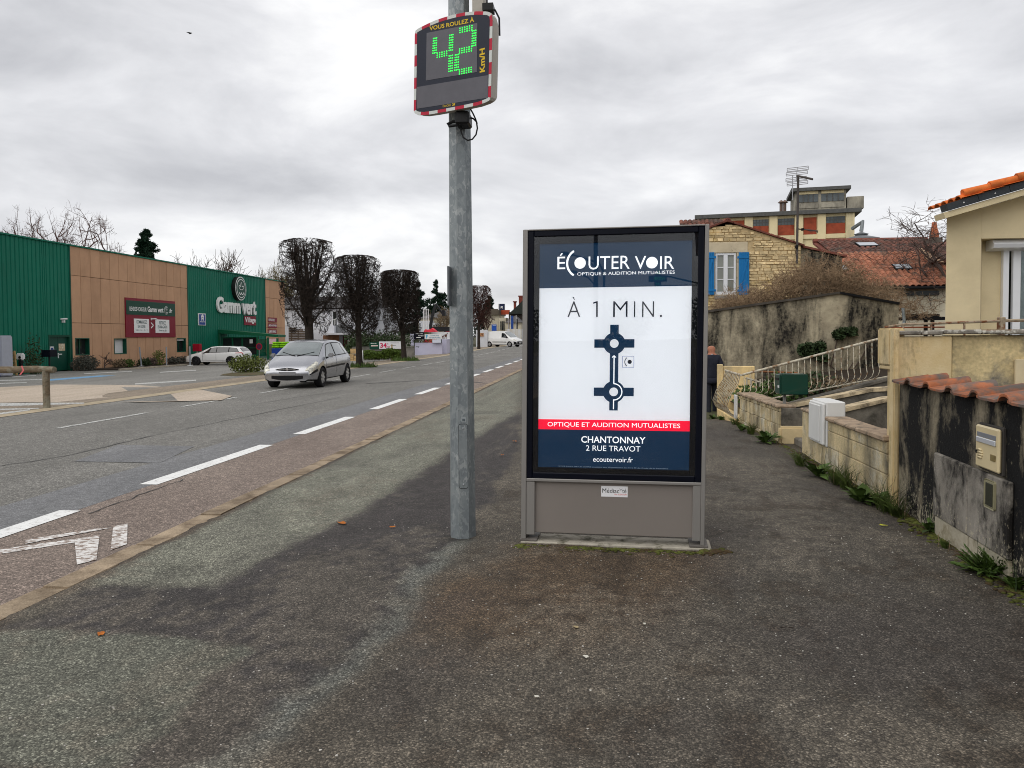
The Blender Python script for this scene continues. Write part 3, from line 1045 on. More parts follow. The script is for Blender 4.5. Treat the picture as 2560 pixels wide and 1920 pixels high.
spoly('lower_message_panel', [(188, 1188), (962, 1068), (962, 822), (188, 952)], m_dgrey, .0022, .0015, st)
spoly('message_screen', [(286, 880), (842, 788), (848, 252), (294, 362)], m_dgrey, .0022, .0015, st)
m_led = mat('led_green', (0.02, 0.75, 0.06), 0.4, 0.0, emit=2.2)
segs = {4: [((388, 420), (382, 580), 7), ((412, 606), (515, 584), 5), ((565, 385), (560, 550), 7), ((560, 610), (556, 778), 7)],
        2: [((660, 335), (790, 306), 6), ((814, 338), (811, 500), 7), ((655, 560), (785, 534), 6), ((627, 600), (622, 765), 7), ((654, 788), (782, 762), 6)]}
for dg, sg in segs.items():
    mb = MB()
    for a, b, n in sg:
        A, B = Vector(z5(*a)), Vector(z5(*b))
        d = (B - A).normalized()
        pr = Vector((-d.y, d.x)) * 0.0150
        for i in range(n):
            for j in (-1, 0, 1):
                p = A.lerp(B, i / (n - 1)) + pr * j
                mb.ico(sp.xyz(p.x, p.y, .005), .0050, sub=1)
    mb.build('digit', m_led, st, world=True, smooth=180)
m_yel = mat('sign_yellow', 'd9b72a', 0.5, 0.03)
a, b = Vector(z5(325, 336)), Vector(z5(812, 240))
hh = abs(z5(330, 336)[1] - z5(330, 290)[1])
text('VOUS ROULEZ À', m_yel, st, lambda u, v, n: sp.xyz(a.x + (b.x - a.x) * u, a.y + (b.y - a.y) * u + v, n), 0, 0, 1, hh * 1.25, .0027, .02)
a2, b2 = Vector(z5(930, 782)), Vector(z5(936, 520))
hw = abs(z5(930, 600)[0] - z5(872, 600)[0])
text('Km/H', m_yel, st, lambda u, v, n: sp.xyz(a2.x - v, a2.y + (b2.y - a2.y) * u, n), 0, 0, 1, hw, .0027, .03)
a3, b3 = Vector(z5(470, 1172)), Vector(z5(556, 1158))
text('ÉlanCité', m_yel, st, lambda u, v, n: sp.xyz(a3.x + (b3.x - a3.x) * u, a3.y + (b3.y - a3.y) * u + v, n), 0, 0, 1, .022, .0027, .0)
a4, b4 = Vector(z5(570, 1160)), Vector(z5(606, 1152))
text('»', m_yel, st, lambda u, v, n: sp.xyz(a4.x + (b4.x - a4.x) * u, a4.y + (b4.y - a4.y) * u + v, n), 0, 0, 1, .022, .0027, .02)
m_bp = mat('black_plastic', (0.012, 0.012, 0.013), 0.45, 0.1)
zb = z5(650, 1260)
mb = rbox(sp.xyz(zb[0], 0).x - .045, sp.xyz(zb[0], 0).x + .06, 5.62, 5.79, zb[1] - .045, zb[1] + .05, .012)
mb.build('mount', m_bp, st, world=True)
h0 = sp.xyz(*z5(590, 1310), -.06)
h1 = sp.xyz(*z5(500, 1350), -.02)
mb = MB()
mb.tube([h0, h0.lerp(h1, .5) + Vector((0, 0, .012)), h1, h1 + Vector((.012, -.01, -.018)), h0 + Vector((0, 0, -.022))], .011, 6)
mb.build('clamp_handle', m_bp, st, world=True, smooth=60)
lp = [PY(1000 + x / 4.367, y / 4.367, 5.72) for x, y in [(730, 1270), (800, 1295), (835, 1330), (845, 1400), (830, 1470), (790, 1520), (740, 1533), (690, 1500), (665, 1430), (670, 1360)]]
lp2 = [PY(1000 + x / 4.367, y / 4.367, 5.72) for x, y in [(770, 1190), (800, 1245), (825, 1300), (842, 1350)]]
mb = MB()
mb.tube(lp, .006, 6)
mb.tube(lp2, .006, 6)
mb.build('cable', m_bp, st, world=True, smooth=60)
tb = [PY(1000 + x / 4.367, y / 4.367, 5.80) for x, y in ((800, 125), (935, 125))]
bxb = rbox(tb[0].x, tb[1].x, 5.74, 5.9, tb[0].z - .1, tb[0].z + .45, .01)
bxb.build('battery_box', mat('casing_beige', 'b0aaa0'), st, world=True)
mb = MB()
c0 = PY(1000 + 950 / 4.367, 85 / 4.367, 5.72)
mb.box(c0.x - .03, c0.x + .05, 5.68, 5.78, c0.z - .03, c0.z + .02)
mb.tube([c0 + Vector((0, 0, .07)), c0, c0 + Vector((.06, 0, -.02)), c0 + Vector((.09, .0, -.08)), c0 + Vector((.09, .02, -.2))], .007, 6)
mb.build('cable_clamp', m_bp, st, world=True)
# ================================================================== PLANTS (makers)
def unit():
    v = Vector((random.gauss(0, 1), random.gauss(0, 1), random.gauss(0, 1)))
    return v.normalized()


m_bark = mat('dark_bark', (0.032, 0.025, 0.02), 0.95, 0.35, 9, 0.6, 40)
m_twig = mat('dark_twigs', (0.028, 0.021, 0.017), 0.95, 0.3, 3)
m_twigr = mat('reddish_twigs', (0.06, 0.025, 0.02), 0.95, 0.4, 2)
m_bare = mat('bare_bark', (0.09, 0.065, 0.055), 0.95, 0.3, 2)
m_barep = mat('pink_bark', (0.13, 0.075, 0.065), 0.95, 0.3, 2)
m_need = mat('needles', (0.011, 0.03, 0.016), 0.9, 0.4, 3)
m_leafd = mat('leaf_dark', (0.03, 0.05, 0.018), 0.7, 0.45, 6, piece=0.1)
m_leafg = mat('leaf_green', (0.055, 0.095, 0.018), 0.6, 0.45, 8, piece=0.1)
m_leafy = mat('leaf_yellow_green', (0.10, 0.12, 0.025), 0.65, 0.45, 6)
m_leafgrey = mat('leaf_grey', (0.075, 0.075, 0.06), 0.8, 0.35, 8)
m_tan = mat('dry_twigs', (0.17, 0.125, 0.075), 0.95, 0.4, 5)


def wander(mb, p, d, L, r, seg=4, wob=0.25, up=0.0, n=3, r1=0.4):
    pts, rs = [Vector(p)], [r]
    d = Vector(d).normalized()
    for i in range(seg):
        d = (d + unit() * wob + Vector((0, 0, up))).normalized()
        pts.append(pts[-1] + d * (L / seg))
        rs.append(r * (1 - (1 - r1) * (i + 1) / seg))
    mb.tube(pts, rs, n, cap=False)
    return pts, d


def pollard(name, label, loc, h, zb, hw, seed, lean=(0, 0), limbs=26, sub=22, tw=6, group='clipped street trees', mt=None, top_taper=0.12, r0=0.16, bot=0.62, fill=750, lr=.055):
    random.seed(seed)
    t = thing(name, label, 'tree', loc, 0, group)
    L = Vector((lean[0], lean[1], 0))

    def clamp(p):
        z = min(p.z, h + random.gauss(0, .035))
        z = max(z, zb + random.uniform(-.1, .25))
        f = (z - zb) / (h - zb)
        w = hw * (bot + (1 - bot) * min(1, f / 0.3))
        if f > 1 - top_taper: w *= 1 - 0.35 * ((f - 1 + top_taper) / top_taper) ** 2
        c = L * (z / h)
        q = Vector((p.x - c.x, p.y - c.y, 0))
        m_ = q.length
        if m_ > w: q *= (w + random.gauss(0, .05)) / m_
        return Vector((q.x + c.x, q.y + c.y, z))
    mb = MB()
    zt = h * 0.55
    mb.tube([(0, 0, -.15), (0.02, 0, .05), L * (.3 * zt / h) + Vector((0, .02, zt * .3)), L * (.6 * zt / h) + Vector((0, 0, zt * .6)), L * (zt / h) + Vector((0, 0, zt)), L * .8 + Vector((0, 0, h * .8))],
            [r0 * 1.5, r0 * 1.15, r0, r0 * .95, r0 * .75, r0 * .2], 9)
    mb.build('trunk', m_bark, t, smooth=180)
    mb, mt_ = MB(), MB()
    for i in range(limbs):
        z0 = random.uniform(zb * .95, zb + (h - zb) * .45)
        if i % 2: tgt = Vector((random.uniform(-hw, hw), random.uniform(-hw, hw), h))
        else:
            a = random.uniform(0, 6.283)
            tgt = Vector((hw * 1.1 * math.cos(a), hw * 1.1 * math.sin(a), random.uniform(z0 + .1, h)))
        tgt = clamp(tgt + L)
        p0 = L * (z0 / h) + Vector((0, 0, z0))
        mid = p0.lerp(tgt, .45) + Vector((tgt.x - p0.x, tgt.y - p0.y, 0)) * .22 + unit() * .12
        pts = []
        for s in np.linspace(0, 1, 8):
            q = p0.lerp(mid, s).lerp(mid.lerp(tgt, s), s) + unit() * .04
            pts.append(clamp(q) if s > .3 else q)
        mb.tube(pts, list(np.linspace(lr, .016, 8)), 4, cap=False)
        for j in range(sub):
            s = random.uniform(.18, 1) ** .8
            f = s * 7
            b = pts[int(f)].lerp(pts[min(7, int(f) + 1)], f % 1)
            d = unit()
            d = (d + Vector((b.x, b.y, 0)) * .5 + Vector((0, 0, .25))).normalized()
            bp = [b]
            for q in range(3):
                d = (d + unit() * .35).normalized()
                bp.append(clamp(bp[-1] + d * random.uniform(.1, .26)))
            mt_.tube(bp, [.013, .011, .009, .006], 3, cap=False)
            for q in range(tw):
                a = bp[random.randint(1, 3)]
                dd = (unit() + d * .6).normalized()
                m1 = clamp(a + dd * random.uniform(.06, .13))
                m2 = clamp(m1 + (dd + unit() * .5).normalized() * random.uniform(.06, .16))
                mt_.tube([a, m1, m2], [.008, .007, .004], 3, cap=False)
    for i in range(fill):
        zc = zb + (h - zb) * random.random() ** .75
        an_, rr_ = random.uniform(0, 6.283), hw * random.random() ** .35
        b = clamp(Vector((rr_ * math.cos(an_) + L.x * zc / h, rr_ * math.sin(an_) + L.y * zc / h, zc)))
        d = (Vector((b.x, b.y, .25)) * .6 + unit()).normalized()
        bp = [b]
        for q in range(3):
            d = (d + unit() * .4).normalized()
            bp.append(clamp(bp[-1] + d * random.uniform(.1, .24)))
        mt_.tube(bp, [.014, .012, .009, .006], 3, cap=False)
        for q in range(5):
            a = bp[random.randint(0, 3)]
            dd = (unit() + d * .5).normalized()
            m1 = clamp(a + dd * random.uniform(.07, .15))
            m2 = clamp(m1 + (dd + unit() * .5).normalized() * random.uniform(.06, .16))
            mt_.tube([a, m1, m2], [.008, .007, .004], 3, cap=False)
    mb.build('limbs', m_bark, t)
    mt_.build('crown', mt or m_twig, t)
    return t


def bare_tree(name, label, loc, h, seed, mt, levels=4, spread=0.55, nb=4, r0=0.2, group=None, trunk=0.3, up=0.05, tips=True, lean=(0, 0, 1), decay=.62, parent_thick=.62):
    random.seed(seed)
    t = thing(name, label, 'tree', loc, 0, group)
    tr, cr = MB(), MB()
    pts, d = wander(tr, (0, 0, -.2), lean, h * trunk, r0, 5, .08, .05, 8, .75)

    def rec(p, d, L, r, lv):
        mb = tr if lv == levels else cr
        pp, dd = wander(mb, p, d, L, r, 5, .22, up, 4 if lv > 1 else 3, .55)
        if lv == 0: return
        for q in range(nb + (1 if lv == levels else 0)):
            b = pp[random.randint(2, 5)]
            nd = (dd * (1 - spread) + unit() * spread * 1.5 + Vector((0, 0, .1))).normalized()
            rec(b, nd, L * random.uniform(decay - .12, decay + .12), max(.008, r * parent_thick), lv - 1)
    for q in range(nb):
        nd = (d + unit() * spread * 1.3).normalized()
        if nd.z < .1: nd.z = .2
        rec(pts[-1 - q % 2], nd, h * random.uniform(.26, .36), r0 * .6, levels)
    tr.build('trunk', mt, t)
    cr.build('crown', mt, t)
    return t


def conifer(name, label, loc, h, w, seed, gap=0.0, bare_top=0.0, group=None, cone=1.0, dens=1.0):
    random.seed(seed)
    t = thing(name, label, 'tree', loc, 0, group)
    mb = MB()
    mb.tube([(0, 0, -.3), (0, 0, h * .5), (random.uniform(-.2, .2), 0, h)], [h * .018, h * .012, .03], 6)
    mb.build('trunk', m_bark, t)
    mb = MB()
    n = int(46 * dens)
    for i in range(n):
        f = (i + random.random()) / n
        z = h * (.12 + .87 * f)
        if random.random() < gap: continue
        if f > 1 - bare_top and random.random() < .6: continue
        L = w * (1 - f) ** cone * random.uniform(.55, 1.1) + .25
        a = random.uniform(0, 6.283)
        d = Vector((math.cos(a), math.sin(a), random.uniform(-.25, .25)))
        pts, dd = wander(mb, (0, 0, z), d, L, .035, 4, .15, -.03, 3, .4)
        for p in pts[1:]:
            for q in range(17):
                c = p + unit() * random.uniform(.1, .5) * (.5 + L / w * .7)
                for s in range(2):
                    u_, v_ = unit() * random.uniform(.14, .34), unit() * .11
                    mb.add([c - u_, c + v_, c + u_, c - v_], [(0, 1, 2, 3)])
    mb.build('crown', m_need, t)
    return t


def shrub(name, label, loc, rx, ry, h, m, n=700, leaf=.06, seed=1, group=None, cat='shrub', upright=.3, base=0.0, twig=True):
    random.seed(seed)
    t = thing(name, label, cat, loc, 0, group)
    mb = MB()
    for i in range(n):
        u_ = unit()
        r = random.random() ** .4
        lump = 1 + .16 * math.sin(u_.x * 7 + seed) * math.cos(u_.y * 6 + u_.z * 5)
        c = Vector((u_.x * rx * r * lump, u_.y * ry * r * lump, max(0.01, base + (h - base) * (.42 + .58 * u_.z * r * lump))))
        d = (unit() + Vector((0, 0, upright))).normalized() * leaf * random.uniform(.6, 1.4)
        s = d.orthogonal().normalized() * leaf * .38
        mb.add([c, c + d * .5 + s, c + d, c + d * .5 - s], [(0, 1, 2, 3)])
    mb.build('foliage', m, t)
    if twig:
        tb = MB()
        for i in range(14):
            a = random.uniform(0, 6.283)
            wander(tb, (rx * .15 * math.cos(a), ry * .15 * math.sin(a), -.03), (math.cos(a) * .6, math.sin(a) * .6, 1), h * .85, .012, 4, .2)
        tb.build('stems', m_bare, t)
    return t


# ================================================================== GARDEN STORE
XB, ZG, ZR = -34.6, -0.55, 7.74
store = thing('garden_store', 'long garden centre building clad in green ribbed sheets and tan panels', 'building', (XB, 62, ZG))
m_green = mat('cladding_green', (0.002, 0.15, 0.092), 0.6, 0.06, 1.5, dirt=(0.003, 0.112, 0.07), dvs=0.9, dthr=(.5, .75), dstretch=(1, 1, .2))
m_gdark = mat('frame_green', (0.006, 0.07, 0.04), 0.5, 0.1)
m_tanp = mat('panel_tan', (0.53, 0.315, 0.19), 0.8, 0.07, 1.2, 0.2, 120, piece=0.07, dirt=(0.43, 0.25, 0.145), dvs=1.1, dthr=(.5, .8), dstretch=(1, 1, .3), grain=.06)
wx = lambda px, py: (lambda p: (p.y, p.z))(PX(px, py, XB))
y1_, y2_, y3_, y4_ = 47.91, 62.76, 78.46, 83.6
zz1 = lambda x, y: wx(x / 3.456, 480 + y / 3.456)
zz2 = lambda x, y: wx(400 + x / 4.148, 560 + y / 4.148)
mb = MB()
mb.box(XB - 28, XB - .36, 20, y4_, ZG - .4, ZR - .1)
mb.build('core_wall', mat('core_dark', (0.02, 0.022, 0.02), 0.9, 0.1), store, world=True)
mb = MB()
mb.box(XB - 28.1, XB + .1, 19.9, y4_ + .05, ZR - .02, ZR + .07)
mb.build('roof_edge', m_green, store, world=True)
mb = MB()
mb.box(XB - 28, XB - .05, y4_ + .002, y4_ + .06, ZG - .3, ZR - .03)
mb.build('end_wall', m_tanp, store, world=True)


def hole(zx0, zy0, zx1, zy1, f):
    a, b = f(zx0, zy1), f(zx1, zy0)
    return (a[0], a[1], b[0], b[1])


win = [hole(652, 1262, 772, 1412, zz1), hole(988, 1265, 1092, 1402, zz1), hole(1528, 1262, 1605, 1384, zz1)]
dh = hole(425, 1238, 606, 1545, zz1)
dh = (dh[0], ZG, dh[2], dh[3])


def minus(r, hs):
    out = [r]
    for h in hs:
        nxt = []
        for (a, b, c, d) in out:
            if h[0] >= c or h[2] <= a or h[1] >= d or h[3] <= b:
                nxt.append((a, b, c, d)); continue
            if h[0] > a: nxt.append((a, b, h[0], d))
            if h[2] < c: nxt.append((h[2], b, c, d))
            x0, x1 = max(a, h[0]), min(c, h[2])
            if h[3] < d: nxt.append((x0, h[3], x1, d))
            if h[1] > b: nxt.append((x0, b, x1, h[1]))
        out = nxt
    return out


zrow = [ZG - .05, wx(182, 807.0)[1], wx(181, 688.0)[1], ZR - .02]


def tanwall(ya, yb, n):
    for i in range(n):
        for j in range(3):
            g = .014
            for (a, b, c, d) in minus((ya + (yb - ya) * i / n + g, zrow[j] + g, ya + (yb - ya) * (i + 1) / n - g, zrow[j + 1] - g), win):
                if c - a < .02 or d - b < .02: continue
                mb = rbox(XB - .34, XB + random.uniform(-.004, .004), a, c, b, d, .006)
                mb.build('cladding_panel', m_tanp, store, world=True)


tanwall(y1_, y2_, 14)
tanwall(y3_, y4_, 5)
# ribbed green sheets, one object each, sharing a mesh
P_ = 0.35
rib = MB()
prof = []
for i in range(3):
    o = i * P_
    prof += [(o, 0), (o + .235, 0), (o + .265, -.045), (o + .32, -.045)]
prof.append((3 * P_, 0))
vs = [(x, y, z) for z in (0, 1) for y, x in prof]
npf = len(prof)
rib.add(vs, [(i, i + 1, npf + i + 1, npf + i) for i in range(npf - 1)])
ribm = rib.mesh('cladding_sheet', m_green)


def sheets(ya, yb, holes):
    y = ya
    while y < yb - .05:
        w = min(3 * P_, yb - y)
        z0 = ZG - .05
        for h in holes:
            if y + w > h[0] + .3 and y < h[2] - .3: z0 = h[3] + .03
        linkmesh('cladding_sheet', ribm, store, (0, y - 62, z0 - ZG), (0, 0, 0), (1, w / (3 * P_), ZR - .03 - z0))
        y += w



sheets(20, dh[0], [])
sheets(dh[0], y1_ - .02, [dh])
sheets(y2_ + .02, y3_ - .02, [])
for yy in (y1_ - .01, y2_ + .01, y3_ - .01):
    mb = MB()
    mb.box(XB - .3, XB + .03, yy - .05, yy + .05, ZG, ZR - .03)
    mb.build('corner_trim', m_gdark, store, world=True)
m_wdark = mat('window_dark', (0.018, 0.022, 0.022), 0.08, 0.3, 1.5)
m_white = mat('white_paint', (0.72, 0.72, 0.71), 0.5, 0.04)
for i, (a, b, c, d) in enumerate(win):
    mb = MB()
    mb.box(XB - .3, XB + .012, a, a + .06, b, d)
    mb.box(XB - .3, XB + .012, c - .06, c, b, d)
    mb.box(XB - .3, XB + .012, a + .06, c - .06, b, b + .06)
    mb.box(XB - .3, XB + .012, a + .06, c - .06, d - .06, d)
    wf = mb.build('window', m_gdark, store, world=True)
    mb = MB()
    mb.box(XB - .3, XB - .27, a + .06, c - .06, b + .06, d - .06)
    mb.build('pane', m_wdark if i != 1 else m_white, wf, world=True)
    if i != 1:
        mb = MB()
        mb.box(XB - .27, XB - .22, (a + c) / 2 - .03, (a + c) / 2 + .03, b + .06, d - .06)
        mb.build('mullion', m_gdark, wf, world=True)
        mb = MB()
        if i == 0: mb.box(XB - .262, XB - .255, a + .12, a + .45, b + .9, b + 1.35)
        else: mb.box(XB - .25, XB - .15, a + .07, c - .07, d - .22, d - .07)
        mb.build('paper_notice' if i == 0 else 'blind_box', m_white, wf, world=True)
dr = MB()
dr.box(XB - .3, XB + .02, dh[0], dh[0] + .09, ZG, dh[3])
dr.box(XB - .3, XB + .02, dh[2] - .09, dh[2], ZG, dh[3])
dr.box(XB - .3, XB + .02, dh[0] + .09, dh[2] - .09, dh[3] - .09, dh[3])
door = dr.build('door', m_gdark, store, world=True)
ym = (dh[0] + dh[2]) / 2
for a, c in ((dh[0] + .1, ym - .006), (ym + .006, dh[2] - .1)):
    mb = rbox(XB - .2, XB - .14, a, c, ZG + .02, dh[3] - .1, .008)
    mb.build('door_leaf', mat('door_green', (0.004, 0.06, 0.038), 0.45, 0.08), door, world=True)


def on_wall(name, q, m, parent, n0, n1, f=zz1):
    a, b = f(q[0], q[3]), f(q[2], q[1])
    return rbox(XB + n0, XB + n1, a[0], b[0], a[1], b[1], .004).build(name, m, parent, world=True)


on_wall('notice', (525, 1310, 577, 1372), mat('notice_paper', 'c9b493', 0.7, 0.25, 9, dirt='e9e4d8', dvs=6), door, -.14, -.13)
on_wall('notice', (443, 1332, 483, 1420), mat('notice_grey', '9aa4a6', 0.7, 0.1), door, -.14, -.13)
q_ = zz1(464, 1362)
MB().lathe([(.2, 0), (.2, .012)], (XB - .129, q_[0], q_[1]), 20, 'x').build('round_notice', m_white, door, world=True)
MB().lathe([(.13, 0), (.13, .012)], (XB - .116, q_[0], q_[1]), 20, 'x').build('round_notice', mat('notice_blue', '183a78', 0.5, 0.05), door, world=True)
h_ = zz1(520, 1402)
MB().box(XB - .14, XB - .06, h_[0] - .02, h_[0] + .25, h_[1] - .03, h_[1] + .03).box(XB - .14, XB - .12, h_[0] - .04, h_[0] + .04, h_[1] - .25, h_[1] + .08).build('door_handle', m_white, door, world=True)

# ---- signs on the facade
m_sgreen = mat('sign_green', '04402f', 0.4, 0.03)
m_sred = mat('sign_red', '7d0f26', 0.4, 0.05)
m_sblue = mat('sign_blue', '1b3f8b', 0.4, 0.03)
m_let = mat('letter_white', (0.82, 0.82, 0.8), 0.4, 0.02)
m_gink = mat('green_ink', '1d4a4c', 0.5, 0.0)
WP = lambda u, v, n: Vector((XB + n, u, v))


def wsign(name, label, q, m, f, th=.08, part='board'):
    a, b = f(q[0], q[3]), f(q[2], q[1])
    t = thing(name, label, 'sign', (XB, (a[0] + b[0]) / 2, a[1]))
    rbox(XB + .01, XB + th, a[0], b[0], a[1], b[1], .006).build(part, m, t, world=True)
    return t


def wtext(s, t, q, m, f, n, bold=0.0, depth=0.0):
    c = f((q[0] + q[2]) / 2, (q[1] + q[3]) / 2)
    h = abs(f((q[0] + q[2]) / 2, q[1])[1] - f((q[0] + q[2]) / 2, q[3])[1])
    return text(s, m, t, WP, f(q[0], q[1])[0], c[1] - h / 2, f(q[2], q[1])[0], c[1] + h / 2, n, bold, depth)


zS = lambda x, y: wx(300 + x / 14.747, 740 + y / 14.747)


def leaf_pts(c, ang, L, w, n=8):
    ca, sa = math.cos(ang), math.sin(ang)
    pts = []
    for i in range(n + 1):
        s = i / n
        pts.append((s * L, w * math.sin(math.pi * s) ** .8))
    for i in range(n - 1, 0, -1):
        s = i / n
        pts.append((s * L, -w * math.sin(math.pi * s) ** .8))
    return [(c[0] + x * ca - y * sa, c[1] + x * sa + y * ca) for x, y in pts]


def wflat(name, pts, m, parent, n, th=.01):
    mb = MB()
    mb.prism([WP(u, v, n) for u, v in pts], (th, 0, 0))
    return mb.build(name, m, parent, world=True)


def plant_logo(parent, c, R_, n, m_w, m_g, su=1.0):
    S_ = lambda pts: [(c[0] + (u - c[0]) * su, v) for u, v in pts]
    wflat('logo_ring', S_(circ(c, R_, 32)), m_w, parent, n)
    wflat('logo_field', S_(circ(c, R_ * .93, 32)), m_g, parent, n + .012)
    wflat('logo_ring', S_(circ(c, R_ * .8, 32)), m_w, parent, n + .024)
    wflat('logo_field', S_(circ(c, R_ * .73, 32)), m_g, parent, n + .036)
    cb = (c[0], c[1] - R_ * .12)
    for a, L in ((90, .68), (38, .58), (142, .58)):
        wflat('logo_leaf', S_(leaf_pts(cb, math.radians(a), R_ * L, R_ * .15)), m_w, parent, n + .048)
        wflat('logo_leaf', S_(leaf_pts((cb[0] + R_ * .08 * math.cos(math.radians(a)), cb[1] + R_ * .08 * math.sin(math.radians(a))), math.radians(a), R_ * (L - .16), R_ * .085)), m_g, parent, n + .06)
    for sg in (-1, 1):
        cx = (c[0] + sg * R_ * .2, c[1] - R_ * .32)
        arc = circ(cx, R_ * .22, 10, math.pi, 2 * math.pi, True) + circ(cx, R_ * .14, 10, 2 * math.pi, math.pi, True)
        wflat('logo_stem', S_(arc), m_w, parent, n + .048)


t = wsign('web_order_sign', 'green and dark red order-online board on the tan panels', (192, 200, 1995, 1525), m_sred, zS)
c_ = hole(192, 205, 1990, 745, zS)
ga, gb = zS(195, 720), zS(1995, 720)
rbox(XB + .08, XB + .1, ga[0], gb[0], (ga[1] + gb[1]) / 2, hole(1000, 215, 1000, 260, zS)[3], .004).build('green_field', m_sgreen, t, world=True)
wtext('RENDEZ-VOUS SUR', t, (305, 405, 930, 560), m_let, zS, .104, .012)
wtext('Gamm vert', t, (968, 400, 1550, 600), m_let, zS, .104, .03)
lc, lr = zS(1662, 535), abs(zS(1662, 385)[1] - zS(1662, 690)[1]) / 2
plant_logo(t, lc, lr, .101, m_let, m_sgreen, .9)
wtext('.fr', t, (1755, 470, 1880, 620), m_let, zS, .104, .03)
for q, nm in (((482, 842, 1020, 1356), 'white_card'), ((1272, 872, 1768, 1362), 'white_card')):
    a, b = zS(q[0], q[3]), zS(q[2], q[1])
    rbox(XB + .08, XB + .11, a[0], b[0], a[1], (b[1] + zS(q[0], q[1])[1]) / 2, .004).build(nm, m_let, t, world=True)
for s, q in (('COMMANDEZ', (555, 895, 935, 1020)), ('EN LIGNE', (605, 1065, 885, 1175)), ('24H / 24 - 7J / 7', (530, 1235, 965, 1295)), ('RETIREZ', (1400, 932, 1635, 1050)), ('EN MAGASIN', (1345, 1085, 1690, 1195)), ('Gamm vert', (1385, 1240, 1590, 1300))):
    wtext(s, t, q, m_gink, zS, .114, .01)
plant_logo(t, zS(1640, 1270), .09, .111, m_gink, m_let)
wtext('Village', t, (1540, 1310, 1600, 1340), m_rink, zS, .114, .01)
wtext('>', t, (1100, 960, 1195, 1205), m_let, zS, .09, .01)
cm = zS(1150, 850)
cam_t = thing('security_camera', 'white bullet camera fixed above the red order-online board', 'camera', (XB, cm[0], cm[1]))
MB().tube([(XB + .1, cm[0] - .12, cm[1]), (XB + .3, cm[0] + .05, cm[1] + .02), (XB + .4, cm[0] + .18, cm[1] - .04)], [.04, .06, .05], 8).build('camera_body', m_white, cam_t, world=True)
MB().box(XB + .05, XB + .14, cm[0] - .2, cm[0] - .1, cm[1] - .1, cm[1] + .08).build('camera_bracket', m_white, cam_t, world=True)
cm = zz1(530, 1102)
cam_t = thing('security_camera', 'white bullet camera on the green cladding above the double door', 'camera', (XB, cm[0], cm[1]))
MB().tube([(XB + .05, cm[0] - .15, cm[1] + .02), (XB + .25, cm[0], cm[1] + .04), (XB + .3, cm[0] + .15, cm[1] + .05)], [.04, .06, .05], 8).build('camera_body', m_white, cam_t, world=True)
MB().box(XB + .02, XB + .2, cm[0], cm[0] + .1, cm[1] - .2, cm[1] + .02).build('camera_bracket', m_white, cam_t, world=True)

lc = zz2(795, 670)
lr = abs(zz2(795, 546)[1] - zz2(795, 793)[1]) / 2
t = thing('round_logo_sign', 'round dark green sign with white seedling emblem high on the facade', 'sign', (XB, lc[0], lc[1]))
MB().lathe([(lr, .02), (lr, .42)], (XB, lc[0], lc[1]), 40, 'x').build('drum', mat('drum_black', (0.012, 0.014, 0.013), 0.5, 0.1), t, world=True, smooth=40)
plant_logo(t, lc, lr * .99, .425, m_let, m_sgreen)
gl = zz2(570, 930)
t = thing('store_name_sign', 'large white raised store name lettering on the green cladding', 'sign', (XB, gl[0], gl[1]))
wtext('Gamm', t, (572, 762, 812, 925), m_let, zz2, .06, .035, .16)
wtext('vert', t, (832, 800, 978, 942), m_let, zz2, .06, .035, .16)
t = wsign('village_sign', 'small dark red sign with white lettering below the store name', (868, 958, 988, 1048), m_sred, zz2)
wtext('Village', t, (872, 968, 984, 1036), m_let, zz2, .085, .03)
t = wsign('brand_sign', 'square blue brand sign with white crown mark on green cladding', (393, 930, 468, 1050), m_let, zz2, .06)
a, b = zz2(400, 1044), zz2(462, 938)
rbox(XB + .06, XB + .075, a[0], b[0], a[1], b[1], .004).build('blue_field', m_sblue, t, world=True)
wtext('H', t, (420, 962, 444, 1002), m_let, zz2, .08, .07)
cr_ = zz2(432, 955)
wflat('crown_mark', [(cr_[0] + x * .28, cr_[1] + y * .28) for x, y in ((-.9, -.4), (.9, -.4), (1, .5), (.5, 0), (0, .7), (-.5, 0), (-1, .5))], m_let, t, .078)
wtext('Husqvarna', t, (405, 1006, 458, 1022), m_let, zz2, .08, .02)
for i, (s, q, w0) in enumerate((('MOTOCULTURE', (1117, 973, 1207, 1018), (1120, 982, 1182, 1008)), ('JARDIN & POTAGER', (1117, 1033, 1207, 1078), (1121, 1042, 1203, 1068)), ('ALIMENT ANIMAUX', (1117, 1093, 1207, 1138), (1121, 1102, 1200, 1128)))):
    t = wsign('department_sign', ['topmost', 'middle', 'lowest'][i] + ' of three small dark red signs on the end tan panels', q, m_sred, zz2, .06)
    wtext(s, t, w0, m_let, zz2, .064, .03)

# ---- entrance canopy and lobby, standing out of the facade
YC = 68.0
cy = lambda zx, zy: PY(400 + zx / 4.148, 560 + zy / 4.148, YC)
cx0, cxp, cx1 = XB, cy(1010, 1300).x, cy(1222, 1160).x
zc0, zc1 = cy(665, 1105).z, cy(1222, 1163).z
can = thing('entrance_canopy', 'green steel entrance canopy and glazed lobby at the store front', 'canopy', (cx0, YC, ZG))
m_cg = mat('canopy_green', (0.006, 0.10, 0.045), 0.45, 0.1)
mb = MB()
mb.prism([(cx0, YC, zc0 - .25), (cx1, YC, zc1 - .1), (cx1, YC, zc1 + .12), (cx0, YC, zc0 + .1)], (0, 1.8, 0))
mb.build('canopy_roof', m_cg, can, world=True)
for x in (cx0 + .06, cxp, (cxp + cx1) / 2, cx1 - .08):
    for y in (YC + .08,):
        zt = zc0 + (zc1 - zc0) * (x - cx0) / (cx1 - cx0) - .2
        MB().box(x - .08, x + .08, y - .08, y + .08, ZG, zt).build('post', m_cg, can, world=True)
